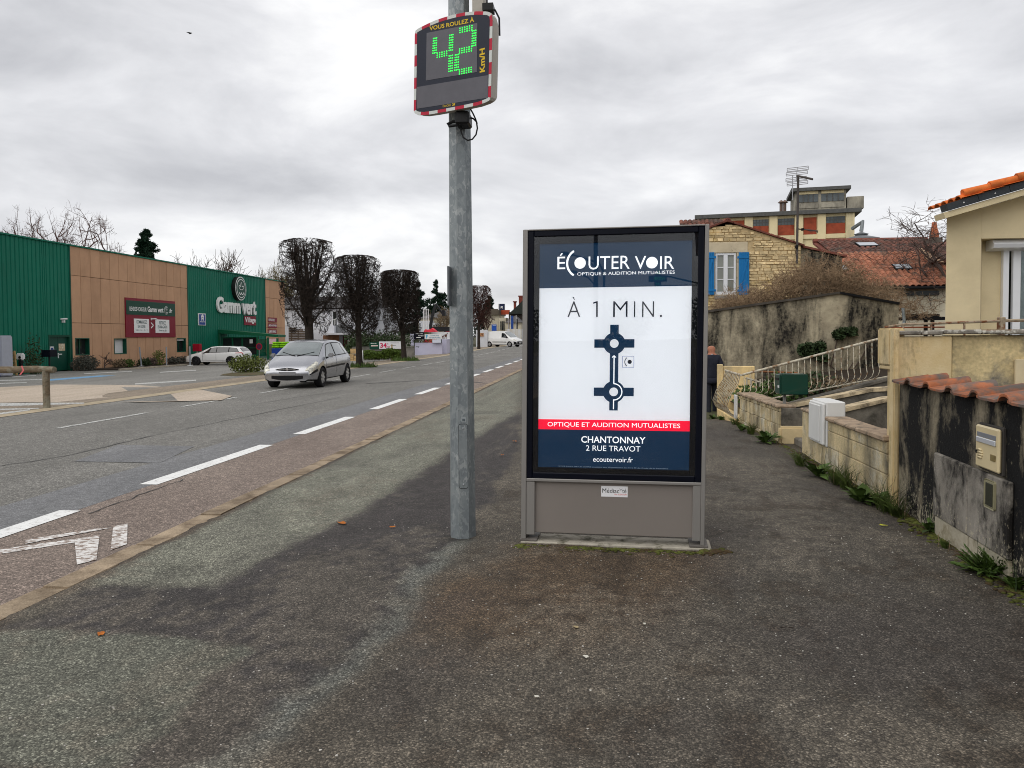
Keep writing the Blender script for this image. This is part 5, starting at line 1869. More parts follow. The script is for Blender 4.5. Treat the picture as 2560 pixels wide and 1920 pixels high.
van = dict(
    xs=(-2.55, 2.58), brk=[-2.55, -2.5, 2.5, 2.58], axles=(1.62, -1.48), wr_=.33, skirt=.32,
    zbot=[(-2.55, .36), (-2.2, .27), (2.2, .25), (2.58, .3)],
    zbelt=[(-2.55, 1.15), (.5, 1.15), (1.3, 1.1), (1.8, 1.02), (2.3, .9), (2.58, .72)],
    zroof=[(-2.55, 1.8), (-2.45, 1.93), (-1, 1.96), (.3, 1.95), (.75, 1.88), (1.2, 1.6), (1.75, 1.2), (2.0, 1.1), (2.35, .98), (2.58, .76)],
    w=[(-2.55, .9), (-2.4, .94), (0, .955), (1.8, .94), (2.3, .86), (2.58, .72)],
    wr=[(-2.55, .8), (-2, .82), (.5, .8), (1.75, .84), (2.3, .74), (2.58, .6)],
    screen=(1.72, .85), mirror=(1.2, 1.2), mirmat=m_trim,
    side=[[(1.45, 6.1), (.42, 6.1), (.42, 6.8), (.9, 6.8), m_cglassd]],
    patch=[('rub_strip', [(-1.0, 3.4), (1.15, 3.4), (1.15, 3.7), (-1.0, 3.7)], m_trim, 1), ('headlight', [(2.1, 5.6), (2.52, 5.5), (2.52, 6.4), (2.0, 6.5)], m_lamp, 3),
           ('door_track', [(-2.1, 5.5), (-.9, 5.5), (-.9, 5.6), (-2.1, 5.6)], m_trim, 1), ('bumper', [(2.2, 2.2), (2.57, 2.2), (2.57, 4.3), (2.2, 4.3)], m_trim, 3), ('bumper', [(-2.54, 2.2), (-2.1, 2.2), (-2.1, 4.0), (-2.54, 4.0)], m_trim, 3)], spokes=8, spw=.14)
vp = PY(1250, 867, 92.5)
van['zbelt'][0] = (-2.55, 1.15)
t, _, _ = car('white_van', 'white panel van turning onto the road in the distance', 'van', (-11.48, 97.2, G(-11, 97) - .045), math.radians(-28), van, m_whitep, m_whitep, m_cglass, m_rim)
front_parts(t, [('bumper', fpoly(.62, .34, .66), 2.56, .05, m_trim), ('grille', fpoly(.45, .7, .74), 2.56, .03, m_trim), ('number_plate', fpoly(.26, .45, .55), 2.6, .02, m_white)])

# ================================================================== FAR SIDE OF THE ROAD
def base_box(px0, py0, px1, py1, Y, depth, m, part, parent, down=False, dz=0.0):
    A, B = PY(px0, py1, Y), PY(px1, py0, Y)
    z0 = G(A.x, Y) - .2 if down else A.z
    return MB().box(A.x, B.x, Y, Y + depth, z0 + dz, B.z).build(part, m, parent, world=True)


def fthing(name, label, cat, px, Y, group=None):
    p = PY(px, 850, Y)
    return thing(name, label, cat, (p.x, Y, G(p.x, Y)), 0, group)


m_hwhite = mat('house_white', (0.62, 0.63, 0.66), .8, .06, 1, dirt=(.45, .45, .46), dvs=.6, dthr=(.55, .8))
m_cream = mat('house_cream', (0.55, 0.5, 0.38), .85, .12, .8, dirt=(.38, .34, .26), dvs=.7, dthr=(.5, .75))
m_slate = mat('slate', (0.10, 0.095, 0.095), .8, .25, 2, stretch=(1, 1, 3))
m_greyw = mat('garden_wall_grey', (0.2, 0.19, 0.17), .9, .3, 1.2, dirt=(.08, .08, .06), dvs=1.0, dthr=(.45, .7))
YH = 95
hs = fthing('white_house', 'white two-storey house with slate roof behind the clipped trees', 'house', 760, YH)
base_box(640, 772, 905, 866, YH, 9, m_hwhite, 'wall', hs, True)
A, B = PY(630, 772, YH - .5), PY(915, 735, YH - .5)
MB().prism([(A.x, YH - .5, A.z), (A.x, YH + 10, A.z), (A.x + 1, YH + 5, B.z)], (B.x - A.x, 0, 0)).build('roof', m_slate, hs, world=True)
for q in ((712, 776, 717, 814), (833, 779, 841, 816), (760, 785, 772, 812)):
    f = base_box(*q, YH - .06, .05, m_wdark if q[0] != 712 else m_white, 'window', hs)
for i in range(6):
    a = PY(782 + i * 10, 842 - i * 4.4, YH - 1.2)
    b = PY(792 + i * 10, 836 - i * 4.4, YH - 1.2)
    MB().box(a.x, b.x, YH - 2.2, YH - .07, G(a.x, YH), b.z).build('stair_step', m_hwhite, hs, world=True)
for i in range(17):
    px = 782 + i * 3.6
    a, b = PY(px, 836 - i * 1.55, YH - 2.2), PY(px, 822 - i * 1.55, YH - 2.2)
    MB().tube([a, b], .025, 4).build('baluster', m_white, hs, world=True)
MB().tube([PY(781, 822.5, YH - 2.2), PY(841, 796.5, YH - 2.2)], .04, 5).build('handrail', m_white, hs, world=True)
base_box(841, 812, 872, 832, YH - 1.6, 1.5, mat('balcony_grey', (.16, .165, .17), .7, .1), 'balcony', hs)
base_box(800, 832, 888, 837, YH - 5, 4.9, m_hwhite, 'porch_roof', hs)
base_box(808, 838, 848, 866, YH - 3, .3, mat('porch_brick', (.22, .12, .07), .9, .3, 3), 'porch_wall', hs, True)
base_box(848, 838, 855, 866, YH - 3, .3, mat('porch_grey', (.25, .26, .28), .8, .1), 'porch_wall', hs, True)
base_box(855, 838, 868, 866, YH - 2.6, .1, mat('door_maroon', (.10, .02, .025), .5, .1), 'door', hs, True)
base_box(871, 838, 874.5, 866, YH - 4.8, .3, m_white, 'porch_post', hs, True)
base_box(876, 838, 879, 866, YH - 4.8, .3, mat('post_maroon', (.12, .03, .035), .5, .1), 'porch_post', hs, True)
# board fence beside it
fn_ = fthing('board_fence', 'brown horizontal board fence between the store and the white house', 'fence', 735, 89)
m_brd = mat('fence_board', (.12, .09, .065), .9, .25, 3, piece=.2)
for j in range(8):
    z0_, z1_ = PY(735, 852 - j * 4.2, 89).z, PY(735, 848.3 - j * 4.2, 89).z
    for a, b in ((708, 728), (728, 745), (745, 764)):
        if j == 7 and a > 720: continue
        if j == 6 and a > 740: continue
        MB().box(PY(a, 0, 89).x, PY(b - .4, 0, 89).x, 89, 89.05, z0_, z1_).build('board', m_brd, fn_, world=True)
for a in (728, 745, 764): base_box(a - .6, 823, a + .6, 855, 88.95, .1, m_brd, 'post', fn_, True)
# garden wall with the price banner, and hedge before it
YW = 56
gw = fthing('garden_wall', 'grey retaining wall behind the hedge and the third clipped tree', 'wall', 960, YW)
base_box(880, 869, 1034, 898, YW, .3, m_greyw, 'wall', gw, True)
base_box(880, 866.5, 1034, 869, YW - .05, .4, m_greyw, 'coping', gw)
hd_ = fthing('hedge', 'low bright green hedge along the grey garden wall', 'hedge', 957, 51)
random.seed(77)
mb = MB()
A, B = PY(908, 898, 51), PY(1004, 876, 51)
for i in range(5200):
    x = random.uniform(A.x, B.x)
    top = B.z * (.8 + .22 * math.sin(x * 3.1) * math.sin(x * 1.3 + 1)) + .08
    c = Vector((x, 51 + random.uniform(-.55, .55), random.random() ** .7 * top + .03))
    d = (unit() + Vector((0, -.2, .5))).normalized() * random.uniform(.05, .13)
    s = d.orthogonal().normalized() * .04
    mb.add([c, c + d * .5 + s, c + d, c + d * .5 - s], [(0, 1, 2, 3)])
mb.build('foliage', mat('hedge_leaf', (.075, .12, .015), .6, .55, 5), hd_, world=True)
mb = MB()
for i in range(60): wander(mb, (random.uniform(A.x, B.x), 51 + random.uniform(-.3, .3), -.05), (0, 0, 1), .6, .015, 3, .3)
mb.build('stems', m_bare, hd_, world=True)
bn = fthing('price_banner', 'white and green price banner hung on the grey garden wall', 'banner', 960, YW - .2)
zb4 = lambda x, y: PY(850 + x / 11.64, 840 + y / 11.64, YW - .12)
BPl = lambda u, v, n: Vector((u, YW - .12 - n, v))


def brect(nm, q, m, n0, n1, parent):
    a, b = zb4(q[0], q[3]), zb4(q[2], q[1])
    return MB().box(a.x, b.x, YW - .12 - n1, YW - .12 - n0, a.z, b.z).build(nm, m, parent, world=True)


def btext(s, q, m, parent, bold=.0):
    a, b = zb4(q[0], q[3]), zb4(q[2], q[1])
    text(s, m, parent, BPl, a.x, a.z, b.x, b.z, .014, bold)


brect('white_field', (1140, 155, 1780, 375), mat('banner_white', (.7, .7, .72), .7, .05, 2), 0, .01, bn)
brect('green_field', (862, 175, 1139, 380), m_sgreen, 0, .01, bn)
m_mag = mat('price_magenta', 'c4164e', .5, 0)
btext('34', (1172, 200, 1360, 345), m_mag, bn, .03)
btext('€', (1375, 205, 1410, 250), m_mag, bn)
btext('99', (1375, 295, 1455, 345), m_mag, bn, .01)
btext('Gamm vert', (895, 195, 1060, 228), m_let, bn, .02)
brect('pale_stroke', (905, 265, 1105, 300), mat('banner_pink', (.7, .55, .5), .7, .1), .011, .014, bn)
brect('text_line', (1470, 195, 1715, 207), m_ink, .011, .014, bn)
brect('text_line', (1470, 262, 1625, 276), m_ink, .011, .014, bn)
t = fthing('short_post', 'short pale wooden post standing before the price banner', 'post', 979, 53)
base_box(978.5, 861, 980.8, 897, 53, .06, m_pal, 'shaft', t, True)
t = fthing('white_marker', 'small white marker post beside the middle clipped tree', 'post', 906.5, 48)
base_box(905.8, 876, 907.3, 903, 48, .05, m_white, 'shaft', t, True)
# overgrown garden bank above the wall
random.seed(5)
for i, (px, w, h, m, lb) in enumerate(((905, 1.6, 2.2, m_leafd, 'dark round bush beside the middle clipped tree trunk'), (940, 2.2, 1.9, m_leafgrey, 'grey-green bush above the price banner'), (975, 2.0, 2.1, m_leafd, 'dark bush above the price banner, near the third clipped tree'), (895, 1.2, 1.4, m_leafg, 'small green bush left of the middle clipped tree'))):
    p = PY(px, 860, 59)
    shrub('bank_bush', lb, (p.x, 59 + i % 2, .0), w, 1.0, h, m, 1500, .16, 200 + i, 'bushes on the garden bank')
bk = fthing('far_garden_wall', 'tall grey garden wall beyond the bushes', 'wall', 960, 78)
base_box(870, 838, 1030, 885, 78, .3, m_greyw, 'wall', bk, True)
wt = fthing('white_gable_house', 'white windowless gable between the middle and third clipped trees', 'house', 950, 100)
A, B = PY(920, 838, 100), PY(958, 770, 100)
MB().prism([(A.x, 100, .3), (PY(962, 0, 100).x, 100, .3), (PY(954, 0, 100).x, 100, B.z), (A.x, 100, B.z)], (0, 6, 0)).build('wall', m_hwhite, wt, world=True)
base_box(918, 800, 958, 801.5, 99.9, .2, m_greyw, 'string_course', wt)
# ---- veterinary clinic wall and signs
YCL = 68
zv = lambda x, y: (1030 + x / 16.59, 800 + y / 16.59)


def vbox(nm, q, m, parent, Y=YCL, depth=.06, down=False):
    a, b = zv(q[0], q[1]), zv(q[2], q[3])
    return base_box(a[0], a[1], b[0], b[1], Y, depth, m, nm, parent, down)


def vtext(s, q, m, parent, Y, bold=0.0):
    a, b = PY(*zv(q[0], q[3]), Y), PY(*zv(q[2], q[1]), Y)
    text(s, m, parent, lambda u, v, n: Vector((u, Y - n, v)), a.x, a.z, b.x, b.z, .004, bold)


m_lav = mat('lavender_wall', (.52, .51, .64), .8, .08, .8)
cl = fthing('clinic_wall', 'lavender rendered low wall carrying the clinic sign', 'wall', 1075, YCL)
vbox('wall', (120, 940, 1240, 1400), m_lav, cl, YCL, .3, True)
vbox('wall_return', (1241, 800, 1430, 1240), m_lav, cl, YCL + .8, 6, True)
vbox('side_wall', (-60, 570, 75, 1060), m_lav, cl, YCL + 2, .3)
cs = fthing('clinic_sign', 'white and blue veterinary clinic sign with blue animal emblem', 'sign', 1082, YCL - .3)
vbox('board', (515, 585, 1220, 795), m_white, cs, YCL - .3, .05)
vtext('CLINIQUE', (745, 615, 1110, 680), mat('clinic_blue', '2f6f96', .5, 0), cs, YCL - .301, .01)
vtext('VETERINAIRE', (700, 700, 1180, 765), MATS['clinic_blue'], cs, YCL - .301, .01)
e0 = [(570, 620), (600, 600), (610, 640), (660, 610), (640, 680), (610, 765), (585, 765), (590, 690)]
MB().prism([PY(*zv(*p), YCL - .301) for p in e0[::-1]], (0, -.01, 0)).build('emblem', mat('clinic_cyan', '3fa3c4', .5, 0), cs, world=True)
for q in ((80, 810, 105, 1400), (1205, 800, 1225, 965), (830, 950, 1205, 968), (515, 800, 530, 930)):
    vbox('frame_post', q, m_trim, cs, YCL - .28, .06, q[3] == 1400)
vbox('lower_board', (845, 805, 1200, 945), mat('board_pale', (.6, .63, .72), .6, .05), cs, YCL - .29, .03)
bs_ = fthing('memorial_sign', 'black sign with white lettering left of the clinic sign', 'sign', 1047, YCL - .35)
vbox('board', (70, 500, 512, 790), m_blk, bs_, YCL - .35, .05)
vtext('MÉMOIRE', (160, 545, 450, 585), m_let, bs_, YCL - .351, .02)
vtext('AMBRE', (255, 620, 480, 675), m_let, bs_, YCL - .351)
vbox('text_line', (180, 712, 365, 738), m_let, bs_, YCL - .36, .005)
mu = fthing('mural_board', 'long printed hoarding fading from black to white with two brown horses', 'hoarding', 1100, YCL + 3)
grad = bpy.data.materials.new('printed_gradient')
grad.use_nodes = True
nt = grad.node_tree
gx0, gx1 = PY(1060, 0, YCL + 3).x, PY(1090, 0, YCL + 3).x
px_ = N(nt, 'ShaderNodeSeparateXYZ', {0: N(nt, 'ShaderNodeNewGeometry').outputs['Position']}).outputs[0]
nt.links.new(ramp(nt, math_(nt, 'DIVIDE', math_(nt, 'SUBTRACT', px_, gx0), gx1 - gx0), [(0, .01), (1, .6)]), nt.nodes['Principled BSDF'].inputs['Base Color'])
vbox('board', (515, 495, 1900, 800), grad, mu, YCL + 3, .1)
vbox('red_edge', (1400, 465, 1900, 494), m_sred, mu, YCL + 3, .1)
m_horse = mat('horse_brown', (.10, .04, .025), .7, .3, 8)
for dx, dy, sc in ((1350, 780, 1.0), (1250, 775, .62)):
    hp = [(0, 0), (10, -90), (-10, -160), (20, -185), (80, -180), (95, -230), (110, -260), (125, -235), (128, -215), (108, -205), (105, -150), (90, -120), (85, -60), (90, 0), (78, 0), (70, -80), (30, -85), (14, 0)]
    MB().prism([PY(*zv(dx + x * sc, dy + y * sc), YCL + 2.99) for x, y in hp], (0, -.01, 0)).build('horse_print', m_horse, mu, world=True)
sw = fthing('stone_end_wall', 'rough grey stone wall end right of the lavender wall', 'wall', 1122, YCL + 4)
vbox('wall', (1440, 800, 1800, 1190), mat('rough_stone', (.3, .28, .26), .9, .5, 1.5, dirt=(.08, .075, .06), dvs=1.6, dthr=(.4, .6)), sw, YCL + 4, .4, True)
random.seed(9)
p = PY(*zv(600, 930), YCL + 1.2)
shrub('planter_shrub', 'small yellow-green shrub above the lavender wall', (p.x, YCL + 1.2, 1.0), .9, .5, .9, m_leafy, 500, .1, 91)
m_dkstuff = mat('dark_stuff', (.03, .03, .03), .8, .4, 3)
p = PY(*zv(250, 930), YCL + 1.2)
shrub('planter_shrub', 'dark shrub behind the memorial sign above the lavender wall', (p.x, YCL + 1.2, 1.0), 1.3, .5, .9, m_leafd, 500, .1, 92)
t = fthing('red_tarpaulin', 'crumpled bright red tarpaulin above the printed hoarding', 'tarpaulin', 1080, 84)
mb = MB()
A = [PY(*zv(x, y), 84) for x, y in ((480, 470), (560, 380), (640, 400), (720, 390), (800, 360), (900, 400), (990, 490))]
for i, a in enumerate(A):
    for j in range(4):
        mb.v.append((a.x, 84 + j * .7, max(A[0].z - .3, a.z - (.12 * j * j - .25 * j) - random.random() * .25)))
for i in range(6):
    for j in range(3):
        mb.f.append((i * 4 + j, i * 4 + 4 + j, i * 4 + 5 + j, i * 4 + 1 + j)); mb.m.append(0)
mb.add([(a.x, 84 - .01, a.z) for a in A] + [(a.x, 84 - .01, A[0].z - 1.5) for a in A[::-1]], [tuple(range(13, -1, -1))])
mb.build('sheet', mat('tarp_red', 'd83a4a', .55, .2, 2), t, world=True)
z4 = lambda x, y: (900 + x / 5.183, 640 + y / 5.183)
# flagpoles
for i, x in enumerate((825, 845, 868, 890)):
    a, b = PY(*z4(x, 985), 88), PY(*z4(x, 700), 88)
    t = thing('flagpole', ['leftmost', 'second', 'third', 'rightmost'][i] + ' of four slim white flagpoles before the cream hall', 'flagpole', (a.x, 88, G(a.x, 88)), 0, 'flagpoles before the cream hall')
    MB().tube([(0, 0, 0), (0, 0, b.z - G(a.x, 88))], [.07, .045], 6).build('shaft', m_white, t)
    MB().ico((0, 0, b.z - G(a.x, 88) + .05), .08).build('finial', m_white, t)
# boom lift
bl = fthing('boom_lift', 'black articulated boom lift raised above the hoarding', 'crane', 1100, 92)
m_boom = mat('boom_black', (.015, .015, .017), .5, .2)
Pb = lambda x, y: PY(*z4(x, y), 92)
MB().tube([Pb(908, 945), Pb(925, 850), Pb(940, 770)], [.26, .22, .2], 4).build('lower_boom', m_boom, bl, world=True)
MB().tube([Pb(940, 775), Pb(960, 690), Pb(985, 625)], [.24, .2, .17], 4).build('middle_boom', m_boom, bl, world=True)
MB().tube([Pb(985, 630), Pb(1030, 690), Pb(1082, 765)], [.17, .15, .13], 4).build('upper_boom', m_boom, bl, world=True)
MB().tube([Pb(935, 860), Pb(945, 760)], .05, 4).build('ram', m_boom, bl, world=True)
A, B = Pb(1072, 775), Pb(1106, 700)
for q in ((A.x, A.x + .12), (B.x - .12, B.x)): MB().box(q[0], q[1], 91.6, 91.7, A.z, B.z).build('basket_post', m_boom, bl, world=True)
MB().box(A.x, B.x, 91.5, 92.5, A.z, A.z + .55).build('basket', m_boom, bl, world=True)
MB().box(A.x, B.x, 91.5, 91.6, B.z - .12, B.z).build('basket_rail', m_boom, bl, world=True)
A, B = Pb(930, 985), Pb(1162, 918)
MB().box(A.x, B.x, 91.5, 92.5, B.z - .5, B.z).build('chassis', m_boom, bl, world=True)
MB().box(A.x, A.x + .5, 91.5, 92.5, G(A.x, 92), B.z - .5).build('outrigger', m_boom, bl, world=True)
MB().box(B.x - .6, B.x, 91.5, 92.5, G(A.x, 92), B.z - .5).build('outrigger', m_boom, bl, world=True)
# cream hall behind, with slate roof
ch = fthing('cream_hall', 'cream hall with grey slate roof behind the boom lift', 'building', 1100, 115)
a, b = z4(760, 805), z4(1160, 985)
base_box(a[0], a[1], b[0], b[1], 115, 12, m_cream, 'wall', ch, True)
A, B = PY(*z4(740, 808), 114.6), PY(*z4(1200, 735), 114.6)
MB().prism([(A.x, 114.6, A.z), (A.x, 127.5, A.z), (A.x + 3, 121, B.z + .6)], (B.x - A.x, 0, 0)).build('roof', m_slate, ch, world=True)
a, b = z4(765, 840), z4(890, 985)
base_box(a[0], a[1], b[0], b[1], 110, 4, m_hwhite, 'front_wing', ch, True)
a, b = z4(940, 870), z4(1045, 985)
base_box(a[0], a[1], b[0], b[1], 108, 4, m_hwhite, 'side_wing', ch, True)
a, b = z4(1160, 770), z4(1235, 985)
base_box(a[0], a[1], b[0], b[1], 106, 8, m_hwhite, 'gable_wing', ch, True)
for x in (950, 985, 1020):
    a, b = z4(x, 895), z4(x + 18, 912)
    base_box(a[0], a[1], b[0], b[1], 107.9, .08, m_wdark, 'window', ch)
a = PY(*z4(1100, 980), 103)
bare_tree('bare_garden_tree', 'small brown leafless tree before the cream hall', (a.x, 103, G(a.x, 103)), 7.5, 301, m_tan, 4, .6, 4, .16)
# far conifers
for i, (x, yt, yb, Y, w, kw, lb) in enumerate(((775, 330, 900, 135, 3.4, dict(gap=.1, bare_top=.15), 'ragged dark conifer just right of the third clipped tree'), (1000, 315, 850, 140, 4.2, dict(gap=.12, bare_top=.2), 'tall sparse-topped conifer above the boom lift'), (1680, 525, 840, 150, 4.0, dict(gap=.1), 'dark pine right of the street light pole'))):
    a, b = PY(*z4(x, yb), Y), PY(*z4(x, yt), Y)
    g_ = G(a.x, Y)
    conifer('far_conifer', lb, (a.x, Y, g_), b.z - g_, w, 310 + i, group='far conifers', cone=.9, dens=1.9, **kw)
# ---- right of the pole
a = PG(*z4(1515, 1165))
pollard('clipped_tree', 'reddish clipped tree in the distance right of the street light pole', (PY(*z4(1535, 1000), 84).x, 84, G(-14, 84)), 6.9, 2.2, 1.35, 321, (.1, 0), 26, 20, 5, mt=m_twigr, top_taper=.15, bot=.75, fill=900)
t5 = lambda x, y: (1180 + x / 10.37, 720 + y / 10.37)


def tbox(nm, q, m, parent, Y, depth=.1, down=False):
    a, b = t5(q[0], q[1]), t5(q[2], q[3])
    return base_box(a[0], a[1], b[0], b[1], Y, depth, m, nm, parent, down)


pw = fthing('poster_wall', 'white wall with an orange poster left of the white van', 'wall', 1200, 97)
tbox('wall', (105, 1085, 400, 1465), m_hwhite, pw, 97, .3, True)
tbox('poster', (185, 1170, 300, 1255), mat('poster_orange', (.45, .22, .1), .6, .6, 6, dirt=(.05, .03, .02), dvs=3), pw, 96.9, .08)
cb_ = fthing('cream_garage_building', 'cream garage building with brown roof behind the white van', 'building', 1235, 120)
tbox('wall', (330, 700, 690, 1500), m_cream, cb_, 120, 8, True)
tbox('roof', (300, 540, 705, 700), mat('brown_roof', (.12, .1, .075), .85, .2, 1), cb_, 119.6, 9)
tbox('wing_wall', (700, 770, 880, 1500), m_cream, cb_, 118, 9, True)
for x in (735, 775, 815): tbox('window', (x, 860, x + 25, 1090), m_wdark, cb_, 117.9, .08)
tbox('red_fascia', (705, 570, 975, 690), mat('fascia_red', (.48, .09, .04), .6, .1), cb_, 122, .3)
ds_ = fthing('dealer_sign', 'dark blue square dealer sign with white lion emblem above the roofs', 'sign', 1255, 119)
tbox('box', (705, 408, 840, 570), mat('dealer_navy', (.012, .02, .06), .4, .05), ds_, 119, .8)
tbox('white_side', (675, 408, 704, 570), m_white, ds_, 119, .8)
lion = [(740, 530), (745, 500), (738, 490), (755, 475), (795, 472), (800, 490), (790, 500), (797, 530), (780, 530), (775, 510), (765, 505), (755, 530)]
MB().prism([PY(*t5(*p), 118.99) for p in lion[::-1]], (0, -.03, 0)).build('emblem', m_let, ds_, world=True)
bp_ = fthing('blue_notice_board', 'bright blue notice board before the cream garage', 'sign', 1235, 112)
tbox('board', (510, 945, 635, 1110), mat('notice_bright_blue', (.02, .09, .42), .5, .1), bp_, 112, .1)
tbox('pale_panel', (535, 955, 628, 985), mat('notice_pale', (.25, .35, .6), .5, .1), bp_, 111.95, .04)
tbox('post', (560, 1111, 585, 1300), m_galv, bp_, 112, .1, True)
bh = fthing('brick_house', 'dark house with red brick chimney at the left edge of the advertising panel', 'house', 1300, 112)
tbox('wall', (960, 620, 1460, 1500), mat('dark_wall', (.05, .04, .035), .9, .3, 1), bh, 114, 8, True)
A, B = PY(*t5(945, 620), 113.5), PY(*t5(1480, 400), 113.5)
rf = MB().prism([(A.x, 113.5, A.z - .3), (PY(*t5(1480, 620), 113.5).x, 113.5, A.z - .3), (B.x, 113.5, B.z + 1.5), (PY(*t5(1210, 430), 113.5).x, 113.5, PY(*t5(1210, 430), 113.5).z)], (0, 9, 0)).build('roof', mat('dark_roof', (.03, .035, .03), .9, .3), bh, world=True)
m_cbrick = mat('chimney_brick', (.2, .05, .035), .9, .25, 3)
ch_ = MB()
for q in ((1210, 220, 1330, 440), (1075, 365, 1128, 450)):
    a, b = PY(*t5(q[0], q[3]), 114), PY(*t5(q[2], q[1]), 114)
    MB().box(a.x, b.x, 114.2, 115.2, a.z - .8, b.z).build('chimney', m_cbrick, rf, world=True)
    MB().box(a.x - .1, b.x + .1, 114.1, 115.3, b.z, b.z + .15).build('chimney_cap', m_cbrick, rf, world=True)
gb_ = fthing('grey_roof_pavilion', 'low pavilion with grey roof left of the brick chimney house', 'building', 1275, 108)
tbox('wall', (870, 890, 1260, 1500), m_cream, gb_, 109, 6, True)
A, B = PY(*t5(850, 895), 108.6), PY(*t5(1300, 705), 108.6)
MB().prism([(A.x, 108.6, A.z), (B.x, 108.6, A.z), (B.x - 1.2, 110, B.z), (A.x + 1.4, 110, B.z)], (0, 5, 0)).build('roof', m_slate, gb_, world=True)
for i, (x, m, w, lb) in enumerate(((1010, mat('flag_blue', (.02, .06, .25), .7, .3, 2), 62, 'blue feather flag'), (1150, m_blk, 34, 'black feather flag'), (945, mat('flag_maroon', (.05, .02, .03), .7, .2), 22, 'dark narrow feather flag'))):
    t = fthing('feather_flag', lb + ' by the dealership behind the white van', 'flag', t5(x, 0)[0], 104)
    tbox('cloth', (x, 720 if i == 0 else 800, x + w, 1060), m, t, 104, .05)
    tbox('pole', (x - 8, 700, x - 1, 1300), m_white, t, 104, .06, True)
pf = fthing('picket_fence', 'grey picket fence behind the white van', 'fence', 1285, 101)
for i in range(14): tbox('picket', (875 + i * 32, 1065, 889 + i * 32, 1260), m_hwhite, pf, 101, .05, True)
tbox('rail', (870, 1110, 1320, 1122), m_hwhite, pf, 101.06, .05)
a = PY(*t5(385, 1100), 102)
bare_tree('bare_street_tree', 'thin leafless tree before the cream garage building', (a.x, 102, G(a.x, 102)), 6.0, 330, m_bare, 3, .5, 3, .14, trunk=.35)
t = fthing('tv_aerial', 'thin television aerial mast rising above the reddish clipped tree', 'aerial', t5(155, 0)[0], 118)
a, b = PY(*t5(155, 600), 118), PY(*t5(155, -40), 118)
MB().tube([(0, 0, 0), (0, 0, b.z - G(a.x, 118))], .05, 5).build('mast', m_galv, t)
for j, w in enumerate((.9, .7, .5)): MB().box(-w, w, -.02, .02, b.z - G(a.x, 118) - .15 - j * .3, b.z - G(a.x, 118) - .1 - j * .3).build('element', m_galv, t)
# ---- trees behind the store
def ptree(px0, px1, pyt, Y, seed, lb, m, nb=4, lv=4, **kw):
    p = PY((px0 + px1) / 2, 700, Y)
    top = PY((px0 + px1) / 2, pyt, Y).z
    t = bare_tree('bare_tree', lb, (p.x, Y, G(p.x, Y) - .3), (top + .8) * 1.0, seed, m, lv, nb=nb, group='bare trees behind the store', **kw)
    hm = np.percentile([v.co.z for c in t.children for v in c.data.vertices], 97.5)
    s_ = (top - G(p.x, Y) + .3) / hm * .97
    wm = np.percentile([abs(v.co.x) for c in t.children for v in c.data.vertices], 97)
    sx = max(.7 * s_, min(2.2 * s_, (px1 - px0) / F * Y * .72 / wm))
    for me in {c.data for c in t.children}:
        me.transform(Matrix.Diagonal((sx, sx, s_, 1)))
    return t


ptree(40, 190, 528, 92, 401, 'leafless oak rising behind the store roof, left', m_barep, 3, 5, spread=.62, r0=.33, parent_thick=.56, trunk=.34)
ptree(130, 290, 522, 92, 402, 'pruned leafless tree with upright stubs above the tan panels', m_barep, 3, 5, spread=.55, r0=.33, parent_thick=.56, trunk=.34)
ptree(205, 305, 548, 96, 403, 'spreading leafless tree left of the dark fir', m_barep, 3, 5, spread=.65, r0=.33, parent_thick=.56, trunk=.34)
ptree(-60, 30, 530, 92, 404, 'leafless tree at the left edge of the picture', m_barep, 3, 5, spread=.6, r0=.33, parent_thick=.56, trunk=.34)
ptree(470, 570, 632, 115, 405, 'thin twiggy bare tree behind the store, right of the fir', m_bare, 4, 3, spread=.45, r0=.25, up=.12)
ptree(540, 630, 640, 118, 406, 'thin twiggy bare tree above the store sign', m_bare, 4, 3, spread=.45, r0=.25, up=.12)
ptree(660, 740, 672, 120, 407, 'yellowish budding tree behind the end of the store', mat('budding_twigs', (.16, .13, .06), .9, .3, 2), 5, 4, spread=.5, r0=.25)
p = PY(368, 700, 86)
conifer('fir_tree', 'dark dense fir behind the tan panels of the store', (p.x, 86, -.6), PY(368, 574, 86).z + .6, 4.2, 410, gap=.0, cone=.85, dens=2.6)
p = PY(962, 700, 150)
ptree(930, 990, 700, 140, 408, 'pale distant bare tree between the clipped trees', m_bare, 4, 4, spread=.4, r0=.2)
# far wood that closes the horizon
random.seed(12)
mb = MB()
for i in range(9000):
    x = random.uniform(-260, 160)
    h = 5 + 2.2 * math.sin(x * .11) + 1.4 * math.sin(x * .37 + 1) + random.random()
    c = Vector((x, 230 + random.uniform(-8, 8) + abs(x) * .1, random.random() ** .6 * h))
    d = unit() * random.uniform(.5, 1.3)
    s = d.orthogonal().normalized() * .5
    mb.add([c - d, c + s, c + d, c - s], [(0, 1, 2, 3)])
o = mb.build('far_wood', mat('far_wood', (.075, .075, .07), .95, .4, .3))
tag(o, 'distant grey-brown wood along the horizon', 'wood', kind='stuff')
